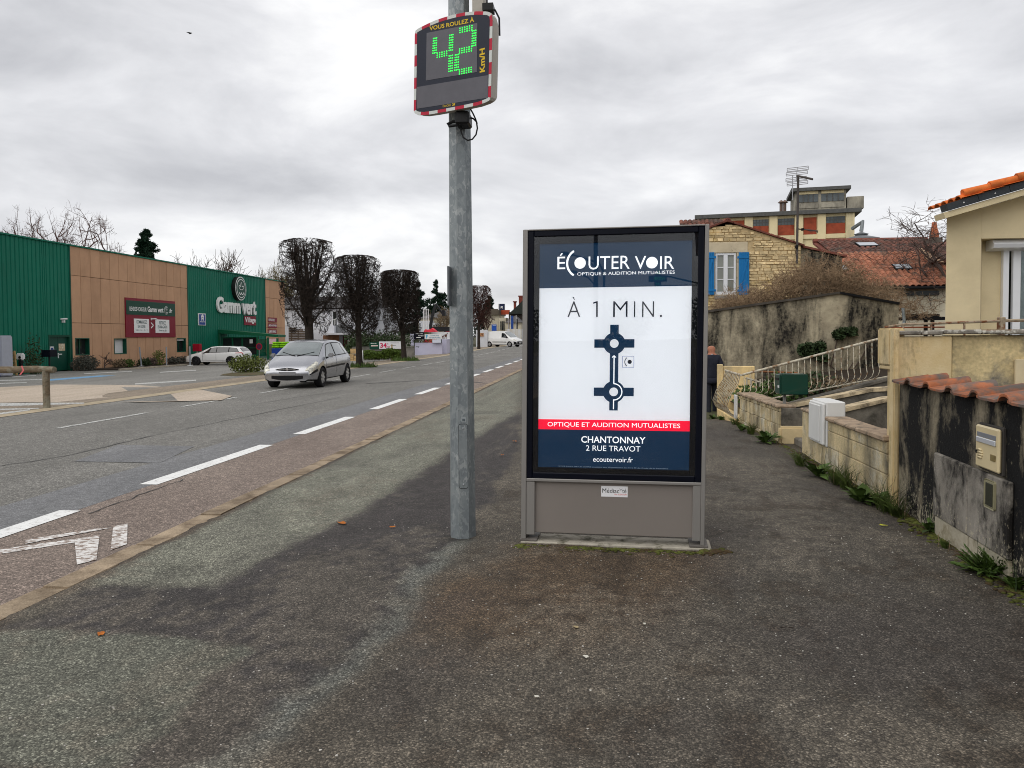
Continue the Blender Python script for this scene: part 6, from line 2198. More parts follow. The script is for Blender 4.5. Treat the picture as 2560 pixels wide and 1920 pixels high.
# ================================================================== RIGHT SIDE: WALLS, STEPS, HOUSES
m_dirty = streaks('black_streaked_render', '7a7263', 'a3987f', '141415', .45, 2.3, (.36, .53), fleck=.42, bump=.8)
m_yellow = mat('yellow_render', (0.78, 0.58, 0.28), .9, .16, 3.5, .4, 70, dirt=(.42, .34, .21), dvs=3.2, dthr=(.46, .7), dstretch=(1, 1, .3), grain=.06)
m_ystain = streaks('yellow_stained_render', 'cbb280', 'dcc9a0', '4a3f2c', .22, 2.6, (.52, .72), bump=.4)
m_scop = mat('step_coping', (.52, .42, .27), .95, .25, 6, .6, 40, dirt=(.16, .13, .09), dvs=5, dthr=(.46, .62))
m_yrough = mat('rough_yellow_render', (0.6, 0.48, 0.26), .95, .22, 3.5, .9, 26, dirt=(.2, .18, .14), dvs=3.2, dthr=(.48, .66), grain=.14)
m_block = mat('block_wall', (0.6, 0.49, 0.29), .95, .2, 4, .7, 50, piece=.06, dirt=(.15, .135, .10), dvs=2.6, dthr=(.44, .68), dstretch=(1, 1, .4), col2=(.6, .55, .42), thr=(.56, .66), grain=.16)
m_cop = mat('coping_stone', (0.36, 0.27, 0.19), .95, .3, 7, .9, 40, dirt=(.13, .11, .08), dvs=9, dthr=(.5, .64))
m_lime = mat('limestone', (0.62, 0.49, 0.28), .9, .15, 5, .4, 60)
m_conc = mat('dark_concrete', (0.16, 0.145, 0.12), .95, .35, 3, .6, 40, dirt=(.06, .055, .045), dvs=3, dthr=(.45, .65))
m_gshed = streaks('shed_render', '948a76', 'beb399', '211f1c', .26, 1.25, (.41, .60), moss='6a6454', bump=.6)
A0, A1 = Vector((2.70, 7.17, 0)), Vector((2.53, 4.45, 0))
dv = (A1 - A0).normalized()
dw = Plane(A0, math.atan2(dv.y, dv.x))
T0 = thing('black_streaked_wall', 'low garden wall blackened with streaks and capped with terracotta tiles', 'wall', A0)


def dbox(nm, u0, u1, v0, v1, n0, n1, m, parent, r=.006):
    mb = rbox(u0, u1, -n1, -n0, v0, v1, r)
    mb.v = [tuple(dw.xyz(x, z, -y)) for x, y, z in mb.v]
    return mb.build(nm, m, parent, world=True)


zt_ = 1.105
dbox('wall', .02, 5.2, -.2, zt_, -.2, 0, m_dirty, T0)
m_tile = mat('cap_tile', (0.37, 0.125, 0.055), .85, .3, 9, .5, 70, piece=.2, dirt=(.13, .105, .09), dvs=5, dthr=(.42, .58))
tw_, tl_ = .475, .30
pr = [(0, 0), (.06, -.010), (.27, -.010), (.32, 0)] + [(.4 - .075 * math.cos(a), .038 * math.sin(a)) for a in np.linspace(.15, math.pi, 7)]
pr = [(x * tw_ / .475, z) for x, z in pr]
ct_ = MB()
n_ = len(pr)
vs = []
for (y, zz_) in ((0, 0.0), (tl_, .045)):
    for off in (0, -.016):
        vs += [(x, y, z + zz_ + off) for x, z in pr]
ct_.add(vs, [(i, i + 1, 2 * n_ + i + 1, 2 * n_ + i) for i in range(n_ - 1)] + [(n_ + i + 1, n_ + i, 3 * n_ + i, 3 * n_ + i + 1) for i in range(n_ - 1)]
        + [(n_ + i, n_ + i + 1, i + 1, i) for i in range(n_ - 1)] + [(2 * n_ + i, 2 * n_ + i + 1, 3 * n_ + i + 1, 3 * n_ + i) for i in range(n_ - 1)]
        + [(0, 2 * n_, 3 * n_, n_), (n_ - 1, 2 * n_ - 1, 4 * n_ - 1, 3 * n_ - 1)])
ctm = ct_.mesh('cap_tile', m_tile, smooth=50)
for i in range(11):
    p = dw.xyz(.02 + i * (tw_ - .035), zt_ + .035 + random.uniform(-.006, .006), .065)
    linkmesh('cap_tile', ctm, T0, p - A0, (random.uniform(-.02, .02), random.uniform(-.02, .02), math.atan2(dv.y, dv.x) + random.uniform(-.015, .015)))
z55 = lambda x, y: dw.uv(2100 + x / 3.317, 1000 + y / 3.317)
# meter cabinet doors
m_cab = streaks('weathered_cabinet', '6f6a62', '9a948a', '1d1b19', .5, 4.2, (.45, .60), fleck=.4, bump=.7)
cab = thing('meter_cabinet', 'weathered grey two-door meter cabinet set in the black streaked wall', 'cabinet', dw.xyz(z55(810, 700)[0], 0))
ua, ub_, uc_ = z55(812, 800)[0], z55(1097, 800)[0], z55(1448, 800)[0]
vt_, vb_ = z55(1100, 545)[1], z55(1100, 1128)[1]
c1 = dbox('door', ua, ub_ - .008, vb_, vt_, 0.003, .035, m_cab, cab, .008)
c2 = dbox('door', ub_ + .008, uc_, vb_, vt_, 0.003, .035, m_cab, cab, .008)
w0, w1 = z55(1256, 780), z55(1346, 780)
dbox('window_frame', w0[0], w1[0], z55(1300, 905)[1], z55(1300, 665)[1], .0352, .045, mat('old_plastic', (.25, .23, .14), .5, .2), c2, .012)
dbox('window_pane', w0[0] + .025, w1[0] - .025, z55(1300, 880)[1], z55(1300, 692)[1], .0452, .048, mat('dark_pane', (.035, .037, .025), .25, .2), c2, .002)
m_pl = mat('cabinet_plinth', (.42, .38, .29), .95, .2, 6, .5, 40, dirt=(.2, .17, .1), dvs=6)
dbox('plinth', ua + .01, ub_ - .02, -.08, vb_ - .006, -.002, .025, m_pl, cab)
dbox('plinth', ub_ + .01, uc_ - .01, -.08, vb_ - .006, -.002, .025, m_pl, cab)
# cream letter box let into the wall
z44 = lambda x, y: dw.uv(1960 + x / 3.318, 800 + y / 3.318)
lb = thing('cream_letter_box', 'cream metal letter box set in the black streaked wall', 'letter box', dw.xyz(z44(1740, 1000)[0], .6))
la, lc_ = z44(1648, 1000)[0], z44(1842, 1000)[0]
lv1, lv0 = z44(1740, 885)[1], z44(1740, 1243)[1]
m_lb = mat('cream_enamel', (.66, .55, .33), .4, .05, 3, coat=.3)
dbox('frame', la - .008, lc_ + .008, lv0 - .015, lv1 + .012, .0, .02, mat('box_shadow_frame', (.05, .045, .04), .6, .2), lb, .004)
fd = dbox('front', la, lc_, lv0, lv1, .0205, .045, m_lb, lb, .01)
hh_ = lv1 - lv0
dbox('slot_recess', la + .03, lc_ - .03, lv1 - .075, lv1 - .045, .0452, .048, mat('slot_shadow', (.2, .21, .23), .4, .1), fd, .001)
dbox('slot_flap', la + .028, lc_ - .028, lv1 - .112, lv1 - .077, .0452, .054, mat('flap_alu', (.62, .64, .68), .35, .05, metal=.4), fd, .004)
dbox('name_plate', lc_ - .10, lc_ - .03, lv1 - .21, lv1 - .168, .0452, .05, mat('brass_plate', (.2, .15, .06), .45, .3, 40), fd, .002)
MB().lathe([(.012, 0), (.012, .01), (.006, .013)], (0, 0, 0), 10, 'x').build('lock', m_trim, fd).location = dw.xyz(la + .025, lv1 - .18, .05) - wloc(fd)
for j in range(4):
    p = [dw.xyz(la + .04 + .004 * j, lv1 - .165 - .018 * j, .046), dw.xyz(la + .075 + .012 * (1.5 - abs(j - 1.5)), lv1 - .16 - .017 * j, .049), dw.xyz(la + .105 + .012 * (1.5 - abs(j - 1.5)), lv1 - .163 - .016 * j, .046)]
    MB().tube(p, .007, 6).build('embossed_rib', m_lb, fd, world=True, smooth=180)
# pillar and yellow wall
pl = thing('yellow_pillar', 'tall yellow rendered pillar at the end of the black streaked wall', 'pillar', (2.68, 7.2, 0))
rbox(2.665, 2.712, 7.19, 7.30, -.2, 1.60, .010, 2).build('shaft', m_ystain, pl, world=True)
rbox(2.665, 2.80, 7.305, 7.60, 1.26, 1.60, .012, 2).build('return_block', m_ystain, pl, world=True)
rbox(2.675, 2.80, 7.31, 7.58, 1.22, 1.255, .008).build('return_sill', m_lime, pl, world=True)
yw = thing('yellow_terrace_wall', 'yellow rendered terrace wall behind the tiled wall', 'wall', (3, 7.4, 0))
xa, xb_ = 2.72, PY(2378, 900, 7.3).x
rbox(xa, xb_, 7.28, 7.5, -.1, PY(2300, 841, 7.3).z, .01).build('smooth_panel', m_ystain, yw, world=True)
rbox(xb_ + .012, 7.5, 7.33, 7.55, -.1, PY(2460, 838, 7.35).z, .012).build('rough_panel', m_yrough, yw, world=True)
random.seed(4)
m_crust = mat('coping_crust', (.22, .2, .17), .95, .5, 8, .9, 40, dirt=(.5, .48, .42), dvs=14, dthr=(.52, .6))
x = xa
while x < 7.4:
    w = random.uniform(.16, .34)
    rbox(x, min(7.4, x + w - .006), 7.24, 7.56, 1.545 + random.uniform(-.01, .0), 1.575 + random.uniform(-.008, .012), .01).build('coping_stone', m_crust, yw, world=True)
    x += w
o = rbox(PY(2553, 0, 7.3).x, 3.95, 7.29, 7.325, PY(2556, 980, 7.3).z, PY(2556, 898, 7.3).z, .006)
o.build('vent_plate', mat('vent_cream', (.6, .5, .32), .6, .1), yw, world=True)

# low block wall beside the footway
bw = thing('low_block_wall', 'low yellowish concrete block wall between the yellow pillar and meter box', 'wall', (2.7, 8.3, 0))


def blocks(parent, xf, y0, y1, z1, bl=.5, bh=.19, m=m_block, th=.18, xfun=None):
    z, j = -.14, 0
    while z < z1 - .02:
        h = min(bh, z1 - z)
        y = y0 - (bl / 2 if j % 2 else 0)
        while y < y1 - .01:
            a, b = max(y, y0), min(y + bl, y1)
            if b - a > .05:
                x = xfun((a + b) / 2) if xfun else xf
                rbox(x + random.uniform(-.004, .004), x + th, a + .003, b - .003, z + .003, z + h - .003, .006).build('block', m, parent, world=True)
            y += bl
        z += h
        j += 1


blocks(bw, 2.70, 7.43, 9.24, .545)
random.seed(8)
y = 7.43
while y < 9.24:
    w = random.uniform(.3, .5)
    rbox(2.66, 2.92, y, min(9.24, y + w - .006), .548, .598 + random.uniform(-.012, .008), .012).build('coping_stone', m_cop, bw, world=True)
    y += w
z33 = lambda x, y: (1740 + x / 3.95, 700 + y / 3.95)
eb = thing('electricity_meter_box', 'white plastic electricity meter box standing in the low block wall', 'meter box', (2.72, 9.55, 0))
m_ebox = mat('meter_white', (.68, .68, .66), .45, .04, 3)
zt2, zb2 = PX(*z33(1180, 1172), 2.70).z, PX(*z33(1180, 1600), 2.70).z
rbox(2.69, 2.905, 9.27, 9.87, zb2, zt2, .012).build('housing', m_ebox, eb, world=True)
rbox(2.655, 2.689, 9.29, 9.85, zb2 + .02, zt2 - .02, .012).build('door', m_ebox, eb, world=True)
rbox(2.64, 2.6549, 9.39, 9.83, zb2 + .05, zt2 - .05, .006).build('door_panel', m_ebox, eb, world=True)
rbox(2.70, 2.96, 9.26, 9.88, -.05, zb2 - .004, .01).build('base', m_block, eb, world=True)
gp2 = thing('gate_post', 'stubby concrete gate post left of the white meter box', 'post', (2.75, 10.1, 0))
rbox(2.70, 2.94, 9.89, 10.35, -.1, PX(*z33(1060, 1295), 2.70).z, .012).build('shaft', m_block, gp2, world=True)
rbox(2.68, 2.96, 9.885, 10.37, PX(*z33(1060, 1295), 2.70).z + .001, PX(*z33(1060, 1280), 2.70).z + .02, .012).build('cap', m_cop, gp2, world=True)
# steps up between the gate posts
stp = thing('entrance_steps', 'worn concrete steps rising between the gate post and corner wall', 'steps', (2.8, 10.9, 0))
for i in range(6):
    rbox(2.82 + .32 * i, 2.82 + .32 * (i + 1) + .05, 10.36, 11.36, -.1, .09 + .13 * i, .015).build('step', m_conc, stp, world=True)
# second low wall
w2 = thing('corner_block_wall', 'low concrete block wall with pinkish coping under the green letter box', 'wall', (2.66, 13, 0))
xfun = lambda y: 2.66 - .045 * (y - 11.4)
blocks(w2, 2.66, 11.4, 13.9, .49, xfun=xfun)
rbox(2.68, 3.4, 11.36, 11.398, -.05, .49, .004).build('end_render', m_conc, w2, world=True)
y = 11.38
while y < 13.9:
    w = random.uniform(.35, .6)
    x = xfun(y + w / 2)
    rbox(x - .04, x + .24, y, min(13.9, y + w - .005), .492, .535 + random.uniform(-.008, .008), .01).build('coping_stone', m_cop, w2, world=True)
    y += w
rbox(2.62, 3.0, 11.22, 11.355, -.05, .24, .03, 2).build('corner_stone', m_lime, w2, world=True)
# green letter box
gz0, gz1 = PY(*z33(960, 1130), 11.55).z, PY(*z33(960, 928), 11.55).z
gx0_, gx1_ = PY(*z33(842, 1000), 11.45).x, PY(*z33(1110, 1000), 11.45).x
gm = thing('green_letter_box', 'dark green metal letter box on a post at the wall corner', 'letter box', (gx0_ + .12, 11.6, .53))
m_gm = mat('letterbox_green', (.006, .045, .03), .35, .08, 3, coat=.4)
rbox(gx0_, gx1_, 11.45, 11.75, gz0, gz1, .012, 2).build('body', m_gm, gm, world=True)
rbox(gx0_ - .022, gx0_ - .001, 11.46, 11.74, gz0 + .01, gz1 - .006, .006).build('front', m_gm, gm, world=True)
rbox(gx0_ - .028, gx0_ - .0225, 11.5, 11.7, gz1 - .09, gz1 - .055, .002).build('slot', m_trim, gm, world=True)
rbox(gx0_ - .027, gx0_ - .0225, 11.47, 11.56, gz0 + .10, gz0 + .135, .002).build('name_plate', m_white, gm, world=True)
rbox(gx0_ + .06, gx0_ + .10, 11.57, 11.61, .5, gz0 - .001, .004).build('post', mat('post_steel', (.2, .2, .19), .5, .2), gm, world=True)
# sloping side walls of the steps and of the ramp
def slope_wall(nm, label, Y, pts, th, mtop=m_cop):
    P_ = [PY(*z33(*p), Y) for p in pts]
    P_.append(Vector((P_[-1].x + 2.2, Y, P_[-1].z + .15)))
    t = thing(nm, label, 'wall', (P_[0].x, Y, 0))
    MB().prism([(p.x, Y, p.z - .05) for p in P_[::-1]] + [(P_[0].x, Y, -.1), (P_[-1].x, Y, -.1)], (0, th, 0)).build('wall', m_conc, t, world=True)
    for a, b in zip(P_[:-1], P_[1:]):
        n = max(1, int((b.x - a.x) / .45))
        for i in range(n):
            c, d = a.lerp(b, i / n), a.lerp(b, (i + 1) / n)
            MB().prism([(c.x, Y - .03, c.z - .049), (d.x - .004, Y - .03, d.z - .049), (d.x - .004, Y - .03, d.z), (c.x, Y - .03, c.z)], (0, th + .06, 0)).build('coping_stone', mtop, t, world=True)
    return P_


slope_wall('step_side_wall', 'sloping step wall with stone coping behind the meter box', 10.02, [(1300, 1310), (1425, 1272), (1890, 1163)], .18, m_scop)
slope_wall('step_side_wall', 'sloping step wall rising behind the green letter box', 11.45, [(945, 1228), (1740, 1068), (1890, 1062)], .18, m_scop)
RP = slope_wall('ramp_wall', 'sloping ramp wall carrying the peeling white railing', 13.95, [(840, 1240), (960, 1212), (1890, 968)], .2, m_conc)
# peeling white railing
m_rail = mat('peeling_white', (.52, .48, .38), .85, .2, 10, .4, 90, dirt=(.22, .13, .07), dvs=14, dthr=(.48, .62))
rl = thing('peeling_railing', 'white wrought railing with bellied bars, paint peeling, along the ramp', 'railing', (2.6, 14.5, .4))
R0, R1 = PY(*z33(445, 940), 14.0), PY(*z33(1830, 575), 14.0)
Rm = [R0.lerp(R1, i / 10) for i in range(11)]
MB().tube(Rm, .021, 8).build('handrail', m_rail, rl, world=True, smooth=60)
b0, b1 = PY(*z33(700, 1190), 14.0), PY(*z33(1890, 965), 14.0)


def low(x):
    return b0.z + (b1.z - b0.z) * (x - b0.x) / (b1.x - b0.x)


nb_ = 23
for i in range(nb_):
    t_ = R0.lerp(R1, (i + .5) / nb_)
    zl = max(.5, low(t_.x) + .02)
    h = t_.z - zl
    pts = [t_, t_ + Vector((0, -.01, -h * .35)), t_ + Vector((0, -.03, -h * .6)), t_ + Vector((-.01, -.12, -h * .8)), t_ + Vector((-.03, -.10, -h * .92)), t_ + Vector((-.06, 0, -h))]
    MB().tube(pts, .0075, 5).build('bar', m_rail, rl, world=True, smooth=180)
MB().tube([PY(*z33(560, 1150), 14.0), Vector((b0.x, 14.0, low(b0.x) + .02)), Vector((b1.x, 14.0, low(b1.x) + .02))], .014, 6).build('bottom_rail', m_rail, rl, world=True)
# bellied street railing left of it
sr = thing('bellied_street_railing', 'short bellied white railing on the kerb wall beside the walking man', 'railing', (2.45, 15.2, 0))
S0, S1 = PX(*z33(290, 893), 2.58), PX(*z33(445, 940), 2.58)
q0, q1 = PX(*z33(232, 1278), 2.58), PX(*z33(395, 1352), 2.56)
MB().tube([S0, S1], .022, 8).build('handrail', m_rail, sr, world=True)
MB().tube([q0, q1], .018, 6).build('bottom_rail', m_rail, sr, world=True)
for i in range(12):
    a, b = S0.lerp(S1, (i + .4) / 12), q0.lerp(q1, (i + .4) / 12)
    pts = [a, a.lerp(b, .2) + Vector((-.02, 0, 0)), a.lerp(b, .5) + Vector((-.13, 0, 0)), a.lerp(b, .75) + Vector((-.17, 0, 0)), a.lerp(b, .9) + Vector((-.1, 0, 0)), b]
    MB().tube(pts, .009, 5).build('bar', m_rail, sr, world=True, smooth=180)
kw = thing('railing_kerb_wall', 'low yellow kerb wall under the bellied street railing', 'wall', (2.4, 15.2, 0))
rbox(2.53, 2.78, 13.92, 16.25, -.4, min(q0.z, q1.z) + .02, .015).build('wall', m_yellow, kw, world=True)
rbox(2.56, 2.66, 16.28, 16.46, -.5, PX(*z33(215, 858), 2.36).z, .01).build('end_post', m_yellow, kw, world=True)
rbox(2.665, 3.3, 16.3, 16.46, -.5, PX(*z33(300, 880), 2.5).z, .01).build('back_wall', m_yellow, kw, world=True)
rbox(2.50, 2.53, 13.93, 14.15, .05, PX(*z33(410, 1158), 2.45).z, .006).build('white_plate', m_ebox, kw, world=True)
# rusty old garden frame and plants behind the railing
fr_ = thing('rusty_garden_frame', 'low rusty white garden frame behind the peeling railing', 'frame', (3.0, 16, .2))
for i in range(7):
    a, b = PY(*z33(500 + i * 45, 965 + i * 5), 15.6), PY(*z33(500 + i * 45, 1170), 15.6)
    MB().tube([a, b], .018, 5).build('upright', m_rail, fr_, world=True)
MB().tube([PY(*z33(490, 965), 15.6), PY(*z33(790, 1060), 15.6)], .02, 5).build('rail', m_rail, fr_, world=True)
MB().tube([PY(*z33(560, 900), 15.7), PY(*z33(1000, 918), 15.7)], .02, 5).build('rail', mat('rust', (.22, .09, .04), .9, .3, 8), fr_, world=True)
for i, (x, y, w, h, m, lb) in enumerate(((900, 1150, .45, .55, m_leafg, 'green plant behind the green letter box'), (1140, 1110, .6, .5, m_leafd, 'dark leafy plant right of the green letter box'), (620, 1180, .5, .4, m_leafg, 'green plant behind the railing corner'), (1330, 1080, .6, .35, m_tan, 'dry brown plant behind the railing bars'))):
    p = PY(*z33(x, y), 15.1 + .3 * (i % 2))
    shrub('garden_plant', lb, (p.x, p.y, max(0, p.z - .1)), w, .4, h, m, 420, .09, 500 + i, 'plants behind the railing', 'plant')
bk_ = thing('garden_bed_fill', 'raised earth bed behind the peeling railing', 'bed', (4.5, 17, 0))
MB().add([(2.8, 14.2, .1), (9, 14.2, .9), (9, 19.9, .95), (2.8, 19.9, .3)], [(0, 1, 2, 3)]).build('earth', m_soil, bk_, world=True)

# ---- shed with stained gable
YS = 20.0
sh = thing('stained_shed', 'grey outbuilding gable stained with black streaks behind the railing', 'shed', (4, YS, 0))
zs_ = lambda px, py: PY(px, py, YS)
g = [zs_(1600, 812), zs_(1772, 781), zs_(2098, 735), zs_(2247, 762)]
base_ = [(g[-1].x, YS, -.1), (g[0].x, YS, -.1)]
MB().prism([(p.x, YS, p.z) for p in g[::-1]] + [base_[1], base_[0]], (0, 4, 0)).build('gable_wall', m_gshed, sh, world=True)
for a, b, m in ((g[0], g[1], m_cop), (g[1], g[2], m_cop), (g[2], g[3], m_trim)):
    MB().prism([(a.x, YS - .06, a.z + .002), (b.x, YS - .06, b.z + .002), (b.x, YS - .06, b.z + .06), (a.x, YS - .06, a.z + .06)], (0, 4.2, 0)).build('verge', m if m is m_trim else mat('verge_dark', (.07, .06, .05), .9, .3, 5), sh, world=True)
dp = zs_(2252, 770)
MB().tube([(dp.x + .02, YS - .08, dp.z), (dp.x + .06, YS - .08, dp.z - .35), (dp.x + .02, YS - .08, dp.z - .4), (dp.x + .02, YS - .08, 0)], .04, 8).build('downpipe', m_galv, sh, world=True)
# ivy on the gable
iv = thing('ivy', 'dark green climbing plant on the stained shed gable', 'plant', (5, YS, .8))
random.seed(61)
mb, ms_ = MB(), MB()
for cx, cy_, rx_, ry_, n in ((1130, 690, 130, 70, 240), (1230, 660, 50, 60, 130), (1540, 510, 60, 40, 110), (1410, 540, 60, 45, 110), (1480, 500, 70, 25, 60), (1250, 770, 60, 30, 50)):
    for i in range(n):
        a, r = random.uniform(0, 6.283), random.random() ** .5
        c = PY(*z33(cx + rx_ * r * math.cos(a), cy_ + ry_ * r * math.sin(a)), YS - random.uniform(.03, .22))
        d = unit() * random.uniform(.05, .1)
        s = d.orthogonal().normalized() * .045
        mb.add([c - d, c + s, c + d, c - s], [(0, 1, 2, 3)])
mb.build('leaves', m_leafd, iv, world=True)
for pts in ([(1330, 850), (1370, 700), (1395, 580), (1450, 520)], [(1330, 850), (1250, 790), (1130, 720)], [(1330, 850), (1450, 940)], [(1500, 960), (1640, 760), (1700, 640)], [(1440, 990), (1560, 800)]):
    ms_.tube([PY(*z33(*p), YS - .05) for p in pts], .014, 5)
ms_.build('stems', m_bare, iv, world=True)
# dry bush above the shed
db = thing('dry_bush', 'large tan leafless bush growing above the stained shed', 'bush', (5.2, 22.9, 0))
random.seed(62)
mb = MB()
for i in range(1400):
    px = random.uniform(1800, 2360)
    if px > 2130 and random.random() < (px - 2130) / 200: continue
    f = (px - 1800) / 560
    top = float(np.interp(px, [1800, 1880, 1950, 2000, 2080, 2130, 2180, 2230, 2290, 2360], [780, 757, 718, 684, 672, 694, 715, 738, 757, 778])) + random.gauss(0, 7)
    lo = 800
    py = lo + (top - lo) * random.random() ** .6
    c = PY(px + random.gauss(0, 8), py, 22.9 + random.uniform(-1.2, 1))
    pts, d = wander(mb, c, unit() + Vector((0, 0, .3)), random.uniform(.3, .75), .008, 4, .45, 0, 3)
    for p in pts[1:]:
        for q in range(3): wander(mb, p, unit() + Vector((0, 0, .15)), random.uniform(.12, .36), .0055, 2, .5, 0, 3)
mb.build('branches', mat('tan_twigs', (.24, .165, .10), .95, .4, 6), db, world=True)
mb = MB()
for i in range(9):
    x = 3.5 + i * .55
    wander(mb, (x, 24.2, 0), (.1, 0, 1), 2.4, .05, 6, .15)
mb.build('stems', m_bare, db, world=True)

# ---- stone house with blue shutters
YSH = 28.0
z11 = lambda x, y: PY(1680 + x / 4.148, 400 + y / 4.148, YSH)
hz = thing('stone_house', 'rubble stone house gable with white window and blue shutters', 'house', (5.0, YSH, 0))
m_mort = mat('mortar', (.5, .38, .21), .95, .2, 6, .6, 40)
m_stone = mat('rubble_stone', (.62, .48, .27), .95, .22, 7, .8, 30, piece=.24, dirt=(.52, .37, .12), dvs=1.2, dthr=(.55, .7))
ap, re_ = z11(575, 645), z11(1335, 885)
le_x = 2 * ap.x - re_.x
wl0, wl1 = z11(445, 965), z11(668, 1395)
win_ = (wl0.x, wl1.z, wl1.x, wl0.z)
def gtop(x): return ap.z - (ap.z - re_.z) * abs(x - ap.x) / (re_.x - ap.x) if x >= ap.x else ap.z - (ap.z - re_.z) * (ap.x - x) / (ap.x - le_x)
# core split round the window opening
pc = MB()
pc.prism([(le_x, YSH + .012, gtop(le_x)), (le_x, YSH + .012, 0), (win_[0], YSH + .012, 0), (win_[0], YSH + .012, gtop(win_[0]))][::1], (0, 6, 0))
pc.prism([(win_[2], YSH + .012, 0), (re_.x, YSH + .012, 0), (re_.x, YSH + .012, re_.z), (ap.x, YSH + .012, ap.z) if ap.x > win_[2] else (win_[2] + .01, YSH + .012, gtop(win_[2] + .01)), (win_[2], YSH + .012, gtop(win_[2]))], (0, 6, 0))
pc.prism([(win_[0], YSH + .012, 0), (win_[2], YSH + .012, 0), (win_[2], YSH + .012, win_[1]), (win_[0], YSH + .012, win_[1])], (0, 6, 0))
pc.prism([(win_[0], YSH + .012, win_[3]), (win_[2], YSH + .012, win_[3]), (win_[2], YSH + .012, gtop(win_[2])), (win_[0], YSH + .012, gtop(win_[0]))], (0, 6, 0))
pc.build('core_wall', m_mort, hz, world=True)
random.seed(70)
sv = []
for q in range(7):
    r_ = rbox(-.5, .5, -.05, .05, -.5, .5, .03, 1)
    r_.v = [(x * (1 + random.uniform(-.06, .06)) + random.uniform(-.05, .05), y + random.uniform(-.02, .012), z * (1 + random.uniform(-.08, .08)) + random.uniform(-.06, .06)) for x, y, z in r_.v]
    sv.append(r_.mesh('stone', m_stone))
lint = (win_[0] - .28, win_[3], win_[2] + .38, win_[3] + .38)
avoid = [(win_[0] - .13, win_[1] - .02, win_[2] + .13, win_[3]), lint]
cand = []
z = .02
while z < ap.z:
    h = random.uniform(.065, .13)
    x = le_x + random.uniform(-.1, 0)
    while x < re_.x:
        w = random.uniform(.12, .34)
        a, b = max(x, le_x), min(x + w, re_.x)
        cx, cz = (a + b) / 2, z + h / 2
        if b - a > .06 and z + h < min(gtop(a), gtop(b)) + .01 and not any(a < q[2] and b > q[0] and z < q[3] and z + h > q[1] for q in avoid):
            cand.append((a, b, z, h))
        x += w
    z += h
vis = [c for c in cand if c[2] > 2.2 and c[1] > z11(380, 0).x]
vis.sort(key=lambda c: -(c[1] - c[0]) * c[3])
keep = set(map(id, vis[:300]))
rest = MB()
for c in cand:
    a, b, z, h = c
    if id(c) in keep:
        linkmesh('stone', random.choice(sv), hz, (((a + b) / 2 - 5.0), .03, z + h / 2), (0, random.choice((0, math.pi)), 0), (b - a - .018, 1, h - .014))
    else:
        rest.box(a + .01, b - .01, YSH - .01 + random.uniform(-.012, .012), YSH + .07, z + .008, z + h - .008)
tag(rest.build('stone_infill', m_stone, hz, world=True), kind='stuff')
m_dress = mat('dressed_stone', (.55, .47, .33), .9, .12, 3, .3, 60, dirt=(.12, .1, .08), dvs=4, dthr=(.6, .72))
rbox(lint[0], lint[2], YSH - .02, YSH + .1, lint[1] + .005, lint[3], .01).build('lintel', m_dress, hz, world=True)
for a, b in ((win_[0] - .13, win_[0]), (win_[2], win_[2] + .13)): rbox(a, b - .0, YSH - .015, YSH + .12, win_[1], win_[3], .008).build('jamb', m_dress, hz, world=True)
rbox(win_[0] - .02, win_[2] + .02, YSH - .1, YSH + .1, win_[1] - .15, win_[1] - .03, .01).build('sill', mat('sill_grey', (.25, .24, .22), .9, .2), hz, world=True)
wi = thing('stub', 'x', 'x') if False else None
m_pvc = mat('white_pvc', (.74, .75, .77), .35, .02, coat=.2)
fw = MB()
x0, z0, x1, z1 = win_
xm = (x0 + x1) / 2
fw.box(x0 + .02, x0 + .09, YSH + .02, YSH + .12, z0, z1)
fw.box(x1 - .09, x1 - .02, YSH + .02, YSH + .12, z0, z1)
fw.box(x0 + .09, x1 - .09, YSH + .02, YSH + .12, z0, z0 + .11)
fw.box(x0 + .09, x1 - .09, YSH + .02, YSH + .12, z1 - .08, z1)
fw.box(xm - .07, xm + .07, YSH + .015, YSH + .115, z0 + .11, z1 - .08)
wo = fw.build('window', m_pvc, hz, world=True)
for a, b in ((x0 + .09, xm - .07), (xm + .07, x1 - .09)):
    MB().box(a, b, YSH + .07, YSH + .075, z0 + .11, z1 - .08).build('pane', mat('pane_grey', (.22, .23, .2), .06, .15, 2, coat=1), wo, world=True)
    for j in (1, 2):
        zz_ = z0 + .11 + (z1 - .08 - z0 - .11) * j / 3
        MB().box(a, b, YSH + .04, YSH + .069, zz_ - .014, zz_ + .014).build('glazing_bar', m_pvc, wo, world=True)
m_blue = mat('shutter_blue', (.008, .155, .40), .5, .08, 5, piece=.05)
for k2, (zx0, zx1) in enumerate(((690, 795), (330, 435))):
    a, b = z11(zx0, 960), z11(zx1, 1398)
    sh_ = rbox(a.x, b.x, YSH - .075, YSH - .048, b.z, a.z, .004).build('shutter', m_blue, hz, world=True)
    npl = 5
    for i in range(npl):
        w = (b.x - a.x) / npl
        rbox(a.x + i * w + .003, a.x + (i + 1) * w - .003, YSH - .09, YSH - .0752, b.z + .004, a.z - .004, .003).build('plank', m_blue, sh_, world=True)
    for f in (.1, .88): rbox(a.x - (.06 if k2 == 0 else -.02), b.x + (-.02 if k2 == 0 else .06), YSH - .108, YSH - .0905, b.z + (a.z - b.z) * f - .04, b.z + (a.z - b.z) * f + .04, .003).build('ledge', m_blue, sh_, world=True)
    p_, q_ = Vector((a.x + .03, YSH - .0995, b.z + (a.z - b.z) * .14)), Vector((b.x - .08, YSH - .0995, b.z + (a.z - b.z) * .84))
    d = (q_ - p_)
    MB().obox((p_ + q_) / 2, d / 2, Vector((d.z, 0, -d.x)).normalized() * .035, Vector((0, .008, 0))).build('brace', m_blue, sh_, world=True)
